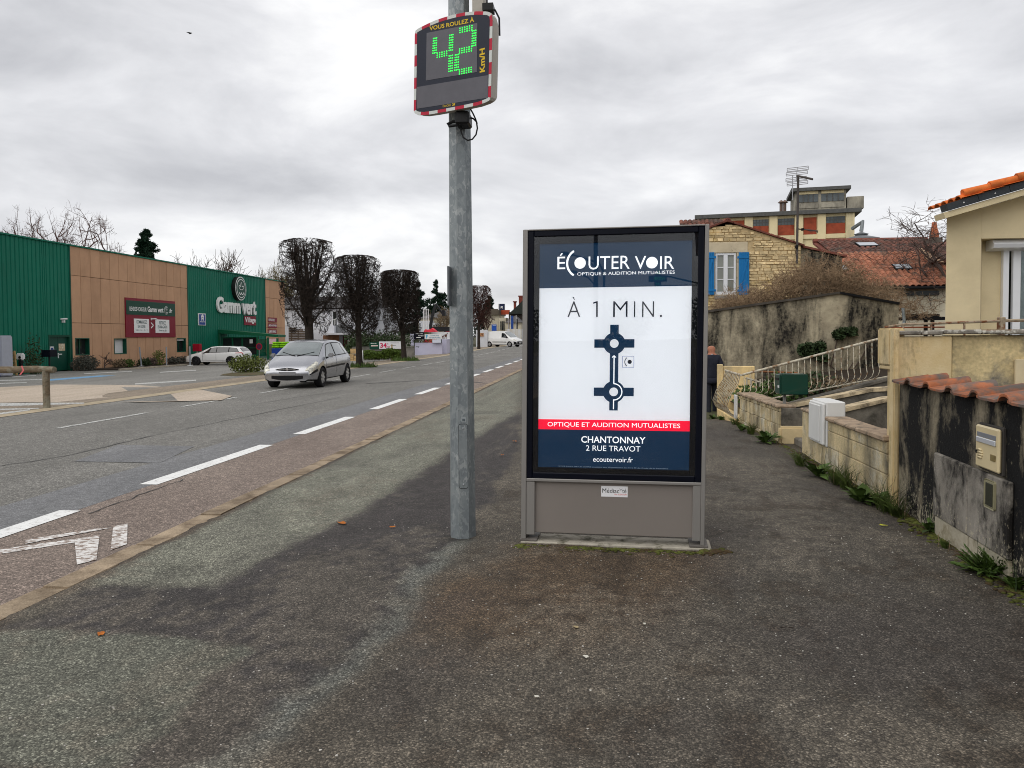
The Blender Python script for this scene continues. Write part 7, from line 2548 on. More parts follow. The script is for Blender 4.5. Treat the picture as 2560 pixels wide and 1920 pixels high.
# roof verge tiles along the gable
m_vt = mat('verge_tile', (.16, .055, .04), .9, .3, 6, piece=.25)
for s_ in (-1, 1):
    ex = re_.x + .1 if s_ > 0 else le_x - .1
    n = 14
    for i in range(n):
        a = Vector((ap.x, YSH - .08, ap.z + .02)).lerp(Vector((ex, YSH - .08, gtop(min(max(ex, le_x), re_.x)) - .03)), i / n)
        b = Vector((ap.x, YSH - .08, ap.z + .02)).lerp(Vector((ex, YSH - .08, gtop(min(max(ex, le_x), re_.x)) - .03)), (i + 1.08) / n)
        MB().prism([a, b, b + Vector((0, 0, .05)), a + Vector((0, 0, .065))] if s_ > 0 else [b, a, a + Vector((0, 0, .065)), b + Vector((0, 0, .05))], (0, 6.2, 0)).build('verge_tile', m_vt, hz, world=True)
MB().tube([z11(540, 640) + Vector((0, -.05, 0)), z11(552, 618) + Vector((0, -.05, 0)), z11(575, 608) + Vector((0, -.05, 0)), z11(597, 618) + Vector((0, -.05, 0)), z11(608, 640) + Vector((0, -.05, 0))], .03, 6).build('ridge_tile_end', m_vt, hz, world=True)
# lean-to gable right of it
lg = thing('lean_to_gable', 'grey rubble lean-to gable right of the stone house', 'building', (8, YSH + .5, 0))
pts = [z11(1338, 885), z11(1800, 998), z11(1345, 1005)]
MB().prism([(p.x, YSH + .4, p.z) for p in pts] + [] if False else [(pts[0].x, YSH + .4, 0), (pts[1].x, YSH + .4, 0), (pts[1].x, YSH + .4, pts[1].z), (pts[0].x, YSH + .4, pts[0].z)], (0, 5, 0)).build('wall', m_gshed, lg, world=True)
MB().prism([pts[0] + Vector((0, .3, .0)), pts[1] + Vector((.15, .3, 0)), pts[1] + Vector((.15, .3, .07)), pts[0] + Vector((0, .3, .07))], (0, 5.5, 0)).build('verge', m_vt, lg, world=True)
# aerial on a pole against the gable
ae = thing('rooftop_aerial', 'tall pole with grid television aerial fixed to the stone gable', 'aerial', (z11(1285, 1080).x, YSH - .15, z11(1285, 1080).z))
m_pole = mat('dark_pole', (.07, .06, .055), .6, .2)
zp = lambda x, y: z11(x, y) + Vector((0, -.15, 0))
MB().tube([zp(1283, 1078), zp(1297, 165)], .04, 6).build('mast', m_pole, ae, world=True)
MB().box(zp(1262, 930).x, zp(1290, 930).x, YSH - .25, YSH - .12, zp(0, 945).z, zp(0, 915).z).build('junction_box', m_trim, ae, world=True)
m_al = mat('aerial_alu', (.34, .34, .35), .4, .1, metal=.6)
for (ya, yb_, xa_, xb2) in ((128, 92, 1183, 1402), (172, 128, 1173, 1392), (232, 180, 1170, 1386), (275, 240, 1182, 1396)):
    for j in range(3):
        f = j / 2
        sk = 22
        MB().tube([zp(xa_, ya - 34 * f + (4 if j else 4)), zp(xb2, ya - 34 * f - sk)], .014, 4).build('element', m_al, ae, world=True)
    for xx in (xa_, (xa_ + xb2) / 2, xb2):
        f = (xx - xa_) / (xb2 - xa_)
        MB().tube([zp(xx, ya + 4 - 22 * f), zp(xx, ya - 30 - 22 * f)], .012, 4).build('element_stay', m_al, ae, world=True)
MB().tube([zp(1275, 180) + Vector((0, -.1, 0)), zp(1395, 245) + Vector((0, -.6, 0))], .04, 5).build('boom', m_pole, ae, world=True)
MB().tube([zp(1240, 170), zp(1238, 425)], .018, 4).build('drop_rod', m_al, ae, world=True)
MB().tube([zp(1300, 722), zp(1500, 742)], .022, 5).build('side_boom', m_pole, ae, world=True)
for i in range(9): MB().tube([zp(1400 + i * 12, 722 + i * 2), zp(1400 + i * 12, 744 + i * 2)], .012, 4).build('side_element', m_pole, ae, world=True)
MB().box(zp(1332, 0).x, zp(1358, 0).x, YSH - .22, YSH - .12, zp(0, 766).z, zp(0, 742).z).build('amplifier', m_trim, ae, world=True)

# ---- factory with brick panels
YF = 62.0
z1f = lambda x, y: PY(1680 + x / 4.148, 400 + y / 4.148, YF)
fa_ = thing('factory', 'cream factory block with red brick panels and a roof tower', 'building', (22, YF, 0))
m_fcream = mat('factory_cream', (.72, .61, .37), .85, .1, .8, dirt=(.42, .37, .25), dvs=.9, dthr=(.5, .75), dstretch=(1, 1, .3))
m_fbrick = mat('factory_brick', (.32, .07, .035), .9, .2, 2, dirt=(.17, .04, .02), dvs=1.5)
m_fgl = mat('factory_glass', (.11, .125, .13), .3, .4, .9)
m_froof = mat('factory_roof', (.10, .1, .095), .8, .2)
skew = lambda x: (x - 1900) * .0
X0, X1 = z1f(250, 0).x, z1f(1862, 0).x
ztop = z1f(1100, 560).z
sl_ = (z1f(1880, 528).z - z1f(260, 580).z) / (z1f(1880, 0).x - z1f(260, 0).x)
def zf_(x, zy, xr):
    """height at photo row zy read at zoomed column xr, carried along the sloping photo lines"""
    return z1f(xr, zy).z + 0 * x
# the building is turned a little: its right end is nearer
ANG = math.radians(-9)
fp = Plane((z1f(1860, 0).x, YF, 0), ANG)
zfu = lambda x, y: fp.uv(1680 + x / 4.148, 400 + y / 4.148)
def fbox(nm, u0, u1, v0, v1, n0, n1, m, parent):
    mb = MB().box(u0, u1, -n1, -n0, v0, v1)
    mb.v = [tuple(fp.xyz(x, z, -y)) for x, y, z in mb.v]
    return mb.build(nm, m, parent, world=True)
uL = zfu(290, 590)[0]
vR = zfu(1700, 555)[1]
fbox('wall', uL, 0, 0, vR, -14, 0, m_fcream, fa_)
ro = fbox('roof_slab', uL - .4, .7, vR, vR + .3, -14.5, .45, m_froof, fa_)
piers = [538, 795, 1050, 1315, 1548]
edges = [290, 538, 795, 1050, 1315, 1548, 1845]
vb0_, vb1_ = zfu(1700, 762)[1], zfu(1700, 585)[1]
vgl = zfu(1700, 652)[1]
for i in range(6):
    ua_, ub2 = zfu(edges[i], 650)[0] + .35, zfu(edges[i + 1], 650)[0] - .35
    full = i in (1, 4)
    if not full:
        gl_ = fbox('window_band', ua_, ub2, vgl, vb1_, .01, .05, m_fgl, fa_)
        for j in range(1, 5): fbox('glazing_bar', ua_ + (ub2 - ua_) * j / 5 - .03, ua_ + (ub2 - ua_) * j / 5 + .03, vgl, vb1_, .051, .08, m_froof, gl_)
        fbox('glazing_bar', ua_, ub2, (vgl + vb1_) / 2 - .03, (vgl + vb1_) / 2 + .03, .051, .078, m_froof, gl_)
    fbox('brick_panel', ua_, ub2, vb0_, vb1_ if full else vgl - .02, .01, .06, m_fbrick, fa_)
for e_ in edges[1:]:
    u = zfu(e_, 650)[0]
    fbox('pier', u - .3, u + .3, 0, vR - .01, .002, .22, m_fcream, fa_)
fbox('string_course', uL, .02, vb0_ - .35, vb0_ - .02, .002, .14, m_fcream, fa_)
tw0, tw1 = zfu(1275, 450)[0], zfu(1805, 450)[0]
vt2 = zfu(1560, 318)[1]
m_tower = mat('tower_concrete', (.38, .35, .28), .9, .25, .9, dirt=(.13, .12, .1), dvs=.8, dthr=(.42, .65), dstretch=(1, 1, .4))
fbox('tower', tw0, tw1, vR + .35, vt2, -4, 0, m_tower, fa_)
fbox('tower_roof', tw0 - .3, tw1 + .3, vt2, vt2 + .25, -4.3, .35, m_froof, fa_)
for a, b in ((1312, 1515), (1547, 1783)):
    u0, u1 = zfu(a, 390)[0], zfu(b, 390)[0]
    v0, v1 = zfu(1550, 430)[1], zfu(1550, 352)[1]
    tw_p = fbox('tower_window', u0, u1, v0, v1, .01, .05, m_fgl, fa_)
    for j in range(1, 4): fbox('glazing_bar', u0 + (u1 - u0) * j / 4 - .04, u0 + (u1 - u0) * j / 4 + .04, v0, v1, .051, .08, m_froof, tw_p)
    fbox('tower_panel', u0, u1, vR + .5, v0 - .15, .01, .06, m_tower, fa_)
    fbox('tower_lintel', u0, u1, v1 + .02, v1 + .45, .01, .08, m_fcream, fa_)
fbox('tower_fin', tw1 + .1, tw1 + 1.3, vR + .36, zfu(1840, 375)[1], -3, -.2, m_tower, fa_)
vc = fp.xyz(zfu(1410, 305)[0], vt2 + .3, -3)
MB().lathe([(.3, 0), (.3, .22), (.62, .25), (.5, .42), (.1, .48)], vc, 16).build('roof_vent', m_froof, fa_, world=True)
for x in (1152, 1190):
    c = fp.xyz(zfu(x, 545)[0], vR + .35, -2)
    MB().lathe([(.13, 0), (.13, .95), (.28, 1.0), (.05, 1.2)], c, 10).build('flue', mat('flue_brown', (.16, .11, .09), .7, .2), fa_, world=True)
sl2 = thing('grain_silo', 'grey conical silo top with feed pipe beside the factory', 'silo', (z1f(1965, 820).x + .5, 58, 0))
sc2 = PY(1680 + 1962 / 4.148, 400 + 818 / 4.148, 58)
st2 = PY(1680 + 1962 / 4.148, 400 + 770 / 4.148, 58)
MB().lathe([(1.25, -sc2.z), (1.25, 0), (.38, st2.z - sc2.z - .1), (.5, st2.z - sc2.z), (.1, st2.z - sc2.z + .15)], sc2, 20).build('cone_roof', mat('silo_grey', (.22, .23, .24), .5, .15, metal=.5), sl2, world=True)
MB().tube([st2 + Vector((0, 0, .2)), st2 + Vector((.1, 0, .9)), PY(1680 + 1870 / 4.148, 400 + 712 / 4.148, 59)], .14, 6).build('feed_pipe', m_galv, sl2, world=True)

# ---- tiled roofs
m_rt = mat('roof_tile', (.33, .135, .08), .9, .28, 4, .4, 50, piece=.28, dirt=(.13, .085, .06), dvs=1.6, dthr=(.48, .66))
m_rtd = mat('dark_roof_tile', (.17, .075, .055), .9, .3, 4, .4, 50, piece=.28, dirt=(.08, .06, .05), dvs=1.6, dthr=(.45, .62))


def tile_mesh(w, l, m):
    pr = [(-w / 2, 0), (-w * .36, .012)] + [(w * .36 * -math.cos(a), .018 + .05 * math.sin(a)) for a in np.linspace(.3, math.pi - .3, 4)] + [(w * .36, .012), (w / 2, 0)]
    n = len(pr)
    mb = MB()
    mb.add([(x, y, z + (0 if y else .022)) for y in (0, l) for x, z in pr], [(i, i + 1, n + i + 1, n + i) for i in range(n - 1)])
    mb.add([(x, -.0, z) for z_, s in ((0, 0), (.022, 0)) for x, z in [(x, z + z_ - .0) for x, z in pr]], [(i, i + 1, n + i + 1, n + i) for i in range(n - 1)])
    return mb.mesh('roof_tile', m, smooth=60)


def tiled(parent, o, u, up, nu, ns, m, tw=.24, tl=.30, cull=None):
    """o: bottom-left corner, u: unit vector along the eaves, up: unit vector up the slope"""
    u, up = Vector(u).normalized(), Vector(up).normalized()
    nrm = u.cross(up)
    M_ = Matrix((u, up, nrm)).transposed()
    me = tile_mesh(tw, tl * 1.12, m)
    rot = M_.to_euler()
    off = wloc(parent)
    rest = MB()
    c = 0
    cells = [(i, j) for j in range(ns) for i in range(nu)]
    for i, j in cells:
        p = o + u * (tw * (i + .5)) + up * (tl * j) + nrm * (.03 + random.uniform(-.006, .006))
        if cull and not cull(p): continue
        if c < 300:
            linkmesh('roof_tile', me, parent, p - off, rot)
        else:
            rest.add([p + M_ @ v.co for v in me.vertices], [tuple(f.vertices) for f in me.polygons])
        c += 1
    if rest.v: tag(rest.build('roof_tile_field', m, parent, world=True), kind='stuff')


z22 = lambda x, y, Y: PY(2060 + x / 3.318, 400 + y / 3.318, Y)
random.seed(81)
rh = thing('red_tiled_house', 'low house with a long red tiled roof behind the dry bush', 'house', (10, 33, 0))
e0_, e1_ = z22(-200, 1062, 33.0), z22(1040, 1050, 33.0)
rg = z22(400, 790, 36.0)
up_ = Vector((0, 36 - 33, rg.z - e1_.z))
eav = Vector((e0_.x, 33.0, e1_.z))
nu_ = int((e1_.x + 2.5 - e0_.x) / .24)
tiled(rh, eav, (1, 0, 0), up_, nu_, int(up_.length / .3) + 1, m_rt)
MB().prism([(e0_.x, 33.02, e1_.z - .02), (e0_.x, 36.1, rg.z - .02), (e0_.x, 36.1, rg.z - .1), (e0_.x, 33.02, e1_.z - .1)], (nu_ * .24, 0, 0)).build('roof_deck', m_vt, rh, world=True)
MB().tube([(e0_.x, 32.95, e1_.z - .03), (e0_.x + nu_ * .24, 32.95, e1_.z - .03)], .06, 8).build('gutter', m_trim, rh, world=True)
MB().box(e0_.x, e0_.x + nu_ * .24, 33.4, 37, 0, e1_.z - .05).build('wall', m_cream, rh, world=True)
aa, b_b = z22(640, 1125, 33.35), z22(950, 1085, 33.35)
MB().box(aa.x, b_b.x, 33.3, 33.395, aa.z, b_b.z).build('window', m_wdark, rh, world=True)


def skylight(parent, q, Y0, z0, y_len=.7, w=None, upv=up_):
    a = q
    n = Vector((1, 0, 0)).cross(upv.normalized())
    u = upv.normalized()
    mb = MB()
    c = a + n * .08
    mb.obox(c, Vector((w / 2, 0, 0)), u * y_len / 2, n * .04)
    f = mb.build('skylight', m_trim, parent, world=True)
    MB().obox(c + n * .042, Vector((w / 2 - .05, 0, 0)), u * (y_len / 2 - .06), n * .003).build('pane', mat('skylight_glass', (.3, .33, .36), .05, .1, coat=1), f, world=True)


def on_roof(x, y, e, upv):
    """where the photo ray meets the roof plane through e"""
    d = ray(2060 + x / 3.318, 400 + y / 3.318)
    n = Vector((1, 0, 0)).cross(upv.normalized())
    return CAM + d * ((e - CAM).dot(n) / d.dot(n))


skylight(rh, on_roof(645, 902, eav, up_), 0, 0, .55, .72)
skylight(rh, on_roof(110, 915, eav, up_), 0, 0, .55, .8)
uh = thing('upper_tiled_house', 'house with dark tiled roof and chimney above the red roof', 'house', (12, 38, 0))
e2 = z22(60, 800, 37.5)
rg2 = z22(400, 668, 40.5)
up2 = Vector((0, 3.0, rg2.z - e2.z))
x1_ = z22(1100, 0, 37.5).x
tiled(uh, Vector((z22(100, 0, 37.5).x, 37.5, e2.z)), (1, 0, 0), up2, int((x1_ - z22(100, 0, 37.5).x) / .26), int(up2.length / .32) + 1, m_rtd, .26, .32)
MB().prism([(e2.x, 37.52, e2.z - .02), (e2.x, 40.6, rg2.z - .02), (e2.x, 40.6, rg2.z - .12), (e2.x, 37.52, e2.z - .12)], (x1_ - e2.x, 0, 0)).build('roof_deck', m_vt, uh, world=True)
MB().tube([(e2.x, 40.55, rg2.z + .03), (x1_, 40.55, rg2.z + .03)], .11, 8).build('ridge', m_vt, uh, world=True)
MB().box(e2.x + .1, x1_, 37.9, 43, 0, e2.z - .1).build('wall', m_cream, uh, world=True)
skylight(uh, on_roof(355, 715, Vector((e2.x, 37.5, e2.z)), up2), 0, 0, .75, .95, up2)
cp, cq = z22(895, 730, 38.2), z22(985, 640, 38.2)
chm = MB().box(cp.x, cq.x, 38.2, 38.9, cp.z - .5, cq.z).build('chimney', m_conc, uh, world=True)
MB().lathe([(.22, 0), (.2, .25), (.13, .5), (.1, .75)], ((cp.x + cq.x) / 2, 38.55, cq.z), 10).build('chimney_pot', mat('pot_terracotta', (.42, .13, .06), .85, .15), chm, world=True)
fl = thing('flashed_dormer_roof', 'dark tiled side roof with pale flashing wall below the chimney', 'roof', (14, 36, 3))
q = [z22(795, 725, 36.5), z22(1000, 850, 34.6), z22(1040, 850, 34.6), z22(1040, 700, 36.5)]
MB().prism(q, (0, 0, .14)).build('roof', m_rtd, fl, world=True)
q = [z22(795, 722, 36.4), z22(1000, 848, 34.5), z22(880, 840, 34.5), z22(795, 765, 36.4)]
MB().prism(q, (0, .08, 0)).build('flashing_wall', mat('flashing_pink', (.5, .34, .22), .9, .1), fl, world=True)
mo = thing('tiled_roof_far', 'dark red tile roof edge just above the advertising panel corner', 'roof', (3.6, 44, 0))
a, b = PY(1702, 566, 44), PY(1765, 551, 44)
tiled(mo, Vector((a.x, 44, a.z - .4)), (1, 0, 0), (0, .55, .5), 12, 4, m_rtd, .24, .3)
MB().box(a.x + .1, a.x + 2.7, 44.2, 48, 0, a.z - .42).build('wall', m_cream, mo, world=True)
# pergola / low dark roof bits beside the right house
pg = thing('garden_pergola', 'dark low pergola beams beside the cream house', 'pergola', (8.5, 24, 0))
for x0, y0, x1, y1 in ((640, 1330, 1005, 1300), (700, 1302, 960, 1275)):
    a, b = z22(x0, y0, 24), z22(x1, y1, 24)
    MB().box(a.x, b.x, 24, 24.3, a.z, b.z).build('beam', m_trim, pg, world=True)
for x in (850, 905):
    a, b = z22(x, 1375, 24), z22(x + 18, 1328, 24)
    MB().box(a.x, b.x, 24.05, 24.2, 0, b.z).build('post', m_trim, pg, world=True)

# ---- cream house on the right
YR = 16.0
z2r = lambda x, y: PY(2060 + x / 3.318, 400 + y / 3.318, YR)
ch2 = thing('cream_house', 'cream rendered house gable with orange tiled roof at the right edge', 'house', (9, YR, 1))
m_cr = mat('cream_render', (.66, .555, .35), .9, .07, 1.6, .25, 120, grain=.05, dirt=(.56, .465, .29), dvs=1.4, dthr=(.5, .8))
xL = z2r(1012, 900).x
xR_ = z2r(1300, 900).x
xE = xL + 7.0
f0, f1 = z2r(925, 510), z2r(1659, 295)
slp = (f1.z - f0.z) / (f1.x - f0.x)
ft = lambda x: f0.z + slp * (x - f0.x)
zl_ = z2r(1308, 652).z
ztr = 1.0
MB().prism([(xL, YR, ztr - .5), (xR_, YR, ztr - .5), (xR_, YR, ft(xR_)), (xL, YR, ft(xL))], (2.6, 5, 0)).build('pier_wall', m_cr, ch2, world=True)
MB().prism([(xR_ + .002, YR, zl_), (xE, YR, zl_), (xE, YR, ft(xE)), (xR_ + .002, YR, ft(xR_))], (0, .5, 0)).build('lintel_wall', m_cr, ch2, world=True)
xw = PY(2060 + 1460 / 3.318, 600, YR + .5).x
MB().box(xR_ + .002, xw, YR + .45, YR + .62, ztr - .5, zl_).build('recess_wall', m_cr, ch2, world=True)
a, b = z2r(1385, 745), z2r(1400, 655)
za_, zb_ = PY(2060 + 1420 / 3.318, 400 + 745 / 3.318, YR + .3).z, PY(2060 + 1420 / 3.318, 400 + 668 / 3.318, YR + .3).z
MB().prism([(a.x + .1, YR + .12, za_ + .02), (a.x + .1, YR + .42, za_ - .02), (a.x + .1, YR + .42, zb_), (a.x + .1, YR + .16, zb_), (a.x + .1, YR + .08, (za_ + zb_) / 2)], (5, 0, 0)).build('shutter_box', m_pvc, ch2, world=True)
fr2 = MB()
fr2.box(xw + .003, xw + .11, YR + .36, YR + .46, ztr, za_)
fr2.box(xw + .2, xw + .34, YR + .38, YR + .46, ztr, za_)
fr2.box(xw + .34, xw + 4, YR + .38, YR + .46, ztr, ztr + .1)
wf2 = fr2.build('window', m_pvc, ch2, world=True)
MB().box(xw + .34, xw + 4, YR + .43, YR + .44, ztr + .1, za_).build('pane', glassmat('window_glass', (.75, .8, .8), 1.5), wf2, world=True)
cu = MB()
nC = 60
vs = []
for zz_ in (ztr, za_):
    for i in range(nC): vs.append((xw + .36 + i * .05, YR + .6 + .03 * math.sin(i * 1.1), zz_))
cu.add(vs, [(i, i + 1, nC + i + 1, nC + i) for i in range(nC - 1)])
cu.build('net_curtain', mat('net_curtain', (.6, .63, .63), .9, .25, 14, stretch=(1, 1, .5)), wf2, world=True)
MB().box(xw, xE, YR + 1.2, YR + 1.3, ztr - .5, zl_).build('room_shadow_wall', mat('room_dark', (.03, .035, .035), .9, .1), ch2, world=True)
# verge: fascia, black verge strip with clips, tiles
d_ = Vector((1, 0, slp)).normalized()
nv_ = Vector((-d_.z, 0, d_.x))
F0 = Vector((f0.x, YR - .42, f0.z))
Lr = 5.5
hf = (z2r(940, 465).z - z2r(940, 505).z) + .02
MB().prism([F0, F0 + d_ * Lr, F0 + d_ * Lr + nv_ * hf, F0 + nv_ * hf], (0, .42, 0)).build('fascia', m_cr, ch2, world=True)
m_vs = mat('verge_black', (.035, .04, .045), .5, .15)
for i in range(9):
    p = F0 + d_ * (.08 + i * .58) + nv_ * (hf + .012) + Vector((0, -.04, 0))
    vsx = MB().prism([p, p + d_ * .57, p + d_ * .57 + nv_ * .13, p + nv_ * .13], (0, .3, 0)).build('verge_strip', m_vs, ch2, world=True)
    c = p + d_ * .3 + nv_ * .06
    MB().ico(c + Vector((0, -.005, 0)), .016).build('clip', m_white, vsx, world=True)
m_or = mat('orange_tile', (.62, .15, .03), .75, .2, 5, piece=.2, dirt=(.35, .09, .025), dvs=5, dthr=(.5, .7))
rt = tile_mesh(.3, .42, m_or)
M_ = Matrix((Vector((0, 1, 0)), d_, Vector((0, 1, 0)).cross(d_))).transposed()
for r_ in range(5):
    for i in range(14):
        p = F0 + d_ * (.34 + i * .38) + nv_ * (hf + .15) + Vector((0, .06 + r_ * .3, 0))
        linkmesh('roof_tile', rt, ch2, p - ch2.location, (M_ @ Matrix.Diagonal((1, 1, -1))).to_euler() if False else Matrix((Vector((0, -1, 0)), d_, Vector((0, -1, 0)).cross(d_))).transposed().to_euler())
for i in range(10):
    a, b = F0 + d_ * (.42 + i * .5) + nv_ * (hf + .24) + Vector((0, .0, 0)), F0 + d_ * (.42 + i * .5 + .54) + nv_ * (hf + .22) + Vector((0, .0, 0))
    MB().tube([a, b], [.085, .068], 8).build('verge_ridge_tile', m_or, ch2, world=True, smooth=60)
# terrace and its rusty railing
te = thing('terrace', 'raised terrace slab before the cream house', 'terrace', (8, 12, 0))
MB().prism([(4.95, 13.2, 0), (20, 13.2, 0), (20, 20, 0), (8.2, 20, 0)], (0, 0, 1.0)).build('slab', m_conc, te, world=True)
rr = thing('rusty_terrace_railing', 'rusty metal railing along the terrace of the cream house', 'railing', (6, 13.4, 1))
m_rust = mat('rusty_rail', (.30, .24, .17), .85, .3, 12, .3, 60, dirt=(.18, .07, .03), dvs=10, dthr=(.48, .6))
YT = 13.4
zr_ = lambda x, y: PY(2060 + x / 3.318, 400 + y / 3.318, YT)
MB().tube([zr_(505, 1388), zr_(650, 1365), zr_(1480, 1335)], .022, 6).build('top_rail', m_rust, rr, world=True)
MB().tube([zr_(1490, 1333), zr_(1800, 1328)], .026, 6).build('top_rail', m_rust, rr, world=True)
MB().tube([zr_(505, 1395), zr_(680, 1388), zr_(1000, 1386)], .012, 5).build('mid_rail', mat('rust_red', (.25, .07, .03), .8, .2), rr, world=True)
MB().tube([zr_(560, 1432), zr_(1800, 1410)], .02, 6).build('bottom_rail', m_rust, rr, world=True)
for x in (655, 890, 1165): MB().tube([zr_(x, 1350 + (1165 - x) * .02), zr_(x, 1480)], .018, 5).build('upright', m_rust, rr, world=True)
rbox(zr_(1478, 0).x, zr_(1515, 0).x, YT - .06, YT + .1, .9, zr_(0, 1315).z, .01).build('post', m_rust, rr, world=True)
for i in range(36): MB().tube([zr_(1030 + i * 13, 1432 - i * .25), zr_(1030 + i * 13, 1412 - i * .25)], .012, 4).build('picket', m_rust, rr, world=True)
# bare tree behind the cream house
p = PY(2335, 600, 34)
t = bare_tree('bare_garden_tree', 'spreading leafless tree rising behind the cream house', (p.x + .8, 34, .5), 6.8, 604, m_bare, 4, .5, 4, .11, trunk=.5, up=.0, decay=.66, parent_thick=.5)
hm = max(v.co.z for c in t.children for v in c.data.vertices)
for me in {c.data for c in t.children}: me.transform(Matrix.Diagonal((1.5, 1.0, (PY(2330, 475, 34).z - .5) / hm, 1)))
# ================================================================== WALKING MAN
def person(name, label, loc, rz):
    J = {'pelvis': ((0, 0, .80), .125, 't'), 'waist': ((0, .0, .95), .125, 'j'), 'chest': ((0, .02, 1.14), .14, 'j'), 'upchest': ((0, .01, 1.25), .115, 'j'), 'neck': ((0, .025, 1.345), .052, 's'),
         'skull': ((0, .04, 1.45), .083, 's'), 'crown': ((0, .03, 1.53), .066, 's'), 'nose': ((0, .145, 1.44), .014, 's'), 'chin': ((0, .10, 1.385), .035, 's'),
         'ear_l': ((-.088, .035, 1.44), .016, 's'), 'ear_r': ((.088, .035, 1.44), .016, 's')}
    E_ = [('pelvis', 'waist'), ('waist', 'chest'), ('chest', 'upchest'), ('upchest', 'neck'), ('neck', 'skull'), ('skull', 'crown'), ('skull', 'nose'), ('skull', 'chin'), ('skull', 'ear_l'), ('skull', 'ear_r')]
    for s, sd in ((-1, 'l'), (1, 'r')):
        sw = .07 * s
        J |= {f'sh_{sd}': ((s * .15, .005, 1.265), .07, 'j'), f'el_{sd}': ((s * .225, -.03 - sw * .4, 1.02), .053, 'j'), f'wr_{sd}': ((s * .225, .07 - sw, .81), .038, 'j'),
              f'pa_{sd}': ((s * .222, .10 - sw, .745), .034, 's'), f'th_{sd}': ((s * .185, .13 - sw, .735), .012, 's'), f'th2_{sd}': ((s * .178, .14 - sw, .70), .010, 's'),
              f'hip_{sd}': ((s * .085, 0, .74), .092, 't'), f'kn_{sd}': ((s * .09, .03 + sw * 1.2, .43), .064, 't'), f'an_{sd}': ((s * .09, sw * 1.6 - .03, .09), .044, 't'),
              f'he_{sd}': ((s * .09, sw * 1.6 - .06, .045), .04, 'h'), f'to_{sd}': ((s * .10, sw * 1.6 + .13, .035), .034, 'h')}
        E_ += [('upchest', f'sh_{sd}'), (f'sh_{sd}', f'el_{sd}'), (f'el_{sd}', f'wr_{sd}'), (f'wr_{sd}', f'pa_{sd}'), (f'pa_{sd}', f'th_{sd}'), (f'th_{sd}', f'th2_{sd}'),
               ('pelvis', f'hip_{sd}'), (f'hip_{sd}', f'kn_{sd}'), (f'kn_{sd}', f'an_{sd}'), (f'an_{sd}', f'he_{sd}'), (f'an_{sd}', f'to_{sd}')]
        for q, L in enumerate((.055, .065, .06, .048)):
            o = (q - 1.5) * .017
            b = (s * .222, .10 - sw + o, .70)
            J[f'f{q}_{sd}'] = (b, .0095, 's')
            J[f'g{q}_{sd}'] = ((b[0] - s * .008, b[1] + .004, b[2] - L * .55), .009, 's')
            J[f'h{q}_{sd}'] = ((b[0] - s * .024, b[1] + .008, b[2] - L), .0075, 's')
            E_ += [(f'pa_{sd}', f'f{q}_{sd}'), (f'f{q}_{sd}', f'g{q}_{sd}'), (f'g{q}_{sd}', f'h{q}_{sd}')]
    keys = list(J)
    me = bpy.data.meshes.new('body')
    me.from_pydata([J[k_][0] for k_ in keys], [(keys.index(a), keys.index(b)) for a, b in E_], [])
    t = thing(name, label, 'person', loc, rz)
    o = linkmesh('body', me, t)
    sk = o.modifiers.new('skin', 'SKIN')
    sk.use_smooth_shade = True
    sd_ = me.skin_vertices[0].data
    for i, k_ in enumerate(keys):
        r = J[k_][1]
        fx = 1.25 if k_ in ('chest', 'upchest', 'waist', 'pelvis') else 1
        sd_[i].radius = (r * fx, r) if k_ not in ('pelvis', 'waist', 'chest', 'upchest') else (r * 1.15, r * .92)
        sd_[i].use_root = k_ == 'pelvis'
    ss = o.modifiers.new('sub', 'SUBSURF')
    ss.levels = ss.render_levels = 2
    bpy.context.view_layer.update()
    m2 = bpy.data.meshes.new_from_object(o.evaluated_get(bpy.context.evaluated_depsgraph_get()))
    o.modifiers.clear()
    o.data = m2
    ms = {'t': 0, 'j': 1, 's': 2, 'h': 3}
    m2.materials.clear()
    for m in (mat('trousers', (.018, .02, .028), .9, .25, 20, .4, 60), mat('navy_jacket', (.014, .016, .026), .75, .25, 14, .5, 40), mat('skin', (.36, .15, .09), .55, .12, 30), mat('shoes', (.012, .011, .01), .6, .2)):
        m2.materials.append(m)
    pts = np.array([J[k_][0] for k_ in keys])
    rad = np.array([J[k_][1] for k_ in keys])
    for p in m2.polygons:
        c = np.array(p.center)
        d = np.linalg.norm(pts - c, axis=1) - rad
        kx = keys[int(np.argmin(d))]
        r = J[kx][2]
        if c[2] > 1.335 and abs(c[0]) < .11: r = 's'
        elif r == 't' and c[2] > .74: r = 'j'
        elif c[2] < .075: r = 'h'
        p.material_index = ms[r]
        p.use_smooth = True
    # jacket hem and collar as clothing
    hem = MB().lathe([(.155, 0), (.172, .02), (.165, .09), (.15, .12)], (0, 0, .70), 20)
    hem.v = [(x * 1.1, y * .92, z) for x, y, z in hem.v]
    hem.build('jacket_hem', MATS['navy_jacket'], t, smooth=60)
    MB().lathe([(.075, 0), (.07, .03), (.062, .045)], (0, .02, 1.305), 18).build('collar', mat('shirt_grey', (.3, .3, .32), .8, .1), t, smooth=60)
    return t


pz = -.22
pp = PZ(1779, 1038, pz)
person('person', 'bald man in dark jacket and trousers walking away, half behind the panel', (pp.x, pp.y, pz), math.radians(6))

# ================================================================== WEEDS, MOSS, LEAVES, STONES
random.seed(33)


